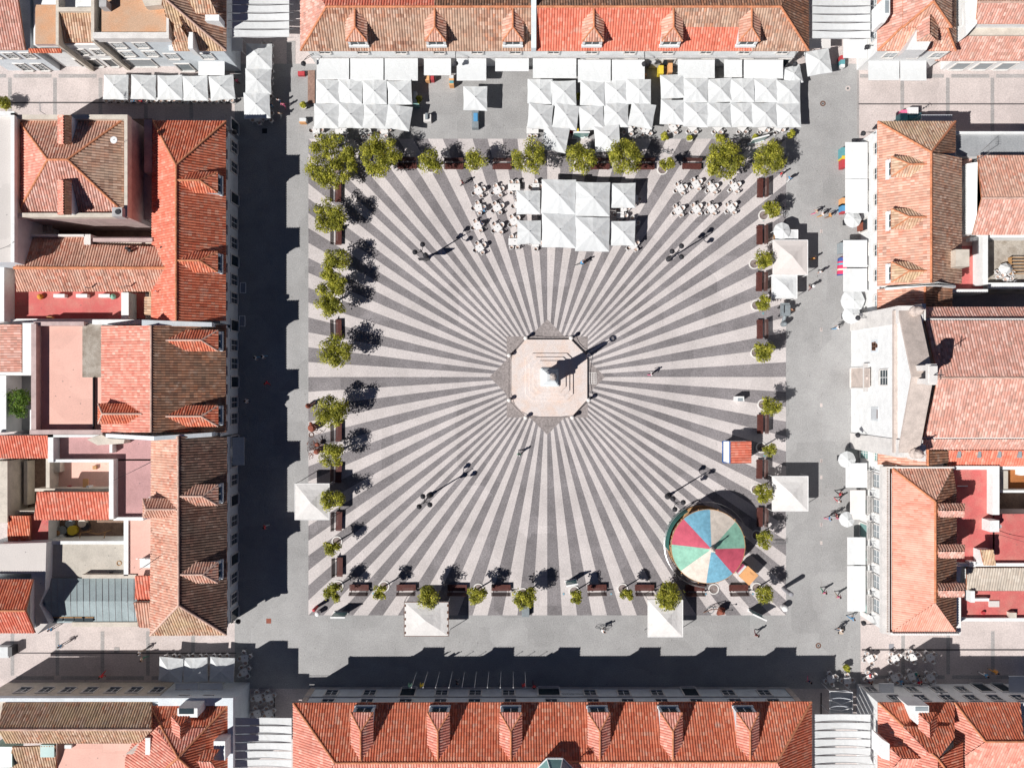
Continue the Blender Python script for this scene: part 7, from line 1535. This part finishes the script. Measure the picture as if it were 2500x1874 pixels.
goods([(760, 212, .85, 4.0, .12, 'brown_deck')], 'wooden_deck', 'brown wooden deck strip at the left of the upper left terrace', 'deck')
goods([(1043, 288, .9, .9, .8, 'canvas_warm'), (1041, 283, .3, .7, 1.1, 'grey_steel')], 'display_table', 'small display table with papers on the upper road', 'table')
goods([(1160, 291, .8, 2.1, .9, 'grey_steel'), (1161, 286, .5, 1.0, 1.0, 'cloth_blue')], 'blue_cart', 'blue grey cart standing below the lone parasol', 'cart')
goods([(2060, 372, .5, 1.2, 1.1, 'paint_teal'), (2061, 397, .5, 1.2, 1.1, 'paint_red'), (2060, 384, .4, .4, 1.2, 'paint_yellow')], 'beach_goods', 'teal and red beach goods beside the uppermost right awning')
goods([(2061, 492, .5, .9, 1.1, 'paint_orange'), (2061, 506, .5, .9, 1.1, 'cloth_blue'), (2061, 515, .5, .5, 1.0, 'paint_red')], 'toy_rack', 'bright toy rack beside the second right awning')
goods([(2059, 605, .7, 1.3, 1.1, 'glass_pale')], 'postcard_rack', 'pale postcard rack at the third right awning')
p = W(2057, 649, .8); m = MB(); m.prism([(p.x-.4, p.y-1.1), (p.x+.5, p.y-1.0), (p.x+.5, p.y+1.2), (p.x-.3, p.y+1.0)], .05, [.5, .9, .9, .5], 'towel_stripes'); tag(m.build('towel_display'), 'striped beach towels laid out at the right hand shops', 'towels')
goods([(2207, 285, .9, .8, 1.2, 'paint_teal'), (2235, 282, 1.6, .6, 1.1, 'paint_teal'), (2212, 273, 1.0, .5, 1.0, 'cloth_pink'), (2230, 270, 1.2, .8, 1.3, 'cloth_white')], 'street_stall', 'stall of blue goods above the orange hipped house at upper right', 'stall')
a = outline(rc(2250, 280, 2325, 300), 2.6); m = MB(); m.prism(a, 2.5, 2.6, 'canvas_grey'); o = empty('grey_canopy', (*a[0], 0), 'grey canopy sheet against the top of the orange hipped house', 'canopy'); m.build('canopy', o); m = MB(); [m.tube((*q, 0), (*q, 2.5), .03, 5, 'steel') for q in a]; m.build('posts', o)
goods([(2058, 148, .5, .8, 1.0, 'paint_teal'), (2057, 140, .4, .5, 1.1, 'paint_red'), (2058, 160, .5, .4, .9, 'cloth_white')], 'street_goods', 'small teal and red goods at the upper right corner')
goods([(1614, 170, .6, 1.0, 1.2, 'paint_yellow'), (1637, 165, .5, 1.1, 1.3, 'paint_orange'), (1600, 150, 1.2, .6, 1.5, 'grey_wall'), (1576, 182, .3, .3, .9, 'paint_orange')], 'shop_display', 'yellow and orange shop display between the awnings')
goods([(1393, 316, 1.0, .4, .9, 'paint_red'), (1408, 317, .5, .5, 1.0, 'paint_yellow')], 'red_display', 'red and yellow display behind the forward parasol')
goods([(1013, 236, .4, 1.3, 1.0, 'canvas'), (1016, 250, .7, .8, .9, 'glass_green')], 'menu_easel', 'white easel at the right side of the upper left terrace')
goods([(2108, 550, .8, 1.2, .9, 'terracotta')], 'shop_step', 'reddish doormat and crate by the shop door at right', 'crate')
goods([(5, 1592, 1.6, 1.3, .9, 'canvas'), (24, 1590, .5, 1.1, 1.2, 'iron')], 'white_stand', 'white stand at the left edge of the lower left street', 'stand')
goods([(1283, 1492, .9, 1.3, .7, 'grey_steel')], 'flower_box', 'grey box by the double crowned tree', 'box')
for x, y, lb in ((97, 262, 'comb shaped roof aerial above the upper left street'), (2415, 365, 'tall roof aerial at the right edge')):
    zt = 9.6 if x < 1000 else 9.0; p = W(x, y, zt); m = MB(); m.tube((p.x, p.y-.4 if x < 1000 else p.y, zt-2.5 if x > 1000 else zt-.2), (p.x, p.y+.6, zt), .025, 5, 'steel')
    for i in range(5): yy = p.y-.3+i*.22; m.tube((p.x-.35, yy, zt), (p.x+.35, yy, zt), .015, 4, 'steel')
    m.tube((p.x, p.y-.4, zt), (p.x, p.y+.7, zt), .02, 4, 'steel'); m.tube((p.x, p.y-.5, 6.0), (p.x, p.y-.4, zt), .03, 5, 'steel'); tag(m.build('roof_aerial'), lb, 'aerial', 'roof aerials')
for x, y, z0, z1, lb in ((594, 703, .5, .6, 'upper'), (592, 784, .5, .6, 'lower')):
    p = W(x, y, 2.4); o = empty('wall_sign', (p.x, p.y, 0), '%s square sign frame projecting from the left row into the shade' % lb, 'sign', 'projecting sign frames'); m = MB(); c1 = [(p.x-.3, p.y-.6, 2.6), (p.x+.35, p.y-.6, 2.6), (p.x+.35, p.y+.6, 2.6), (p.x-.3, p.y+.6, 2.6), (p.x-.3, p.y-.6, 2.6)]; m.path(c1, .035, 5, 'white_paint'); m.build('frame', o); m = MB(); m.poly([(a_[0], a_[1], 2.55) for a_ in c1[:4]], 'cloth_grey'); m.build('panel', o)
o = empty('balcony_canopy', W(582, 1100), 'pale green canopy projecting from the weathered house into the shade', 'awning'); m = MB(); m.prism(outline(rc(567, 1067, 596, 1135), 2.8), 2.72, 2.8, 'glass_green' and 'canvas'); m.build('canopy', o); m = MB(); m.tube(W(568, 1068, 2.7), W(596, 1068, 2.7), .03, 5, 'steel'); m.tube(W(568, 1134, 2.7), W(596, 1134, 2.7), .03, 5, 'steel'); m.build('frame', o)
bpy.context.view_layer.update()

for a_, b_, lb in (((277, 1172, 6.8), (372, 1125, 7.0), 'thin cable running across the mauve roof terrace'), ((340, 1390, 6.5), (392, 1355, 8.6), 'thin cable from the white air conditioner to the weathered roof'), ((2424, 1300, 6.6), (2500, 1322, 6.6), 'thin cable lying across the large worn red terrace'),
                   ((0, 608, 10.6), (34, 590, 10.6), 'thin cable on the white flat roof at the left edge'), ((324, 1868, 6.4), (372, 1814, 7.4), 'thin cable across the pink terrace at the lower left')):
    m = MB(); A_, B_ = W(*a_), W(*b_); m.path([A_.lerp(B_, k/8)-Vector((0, 0, .25*math.sin(math.pi*k/8))) for k in range(9)], .025, 4, 'iron'); tag(m.build('cable_line'), lb, 'cable', 'cables over the roofs')
bpy.context.view_layer.update()
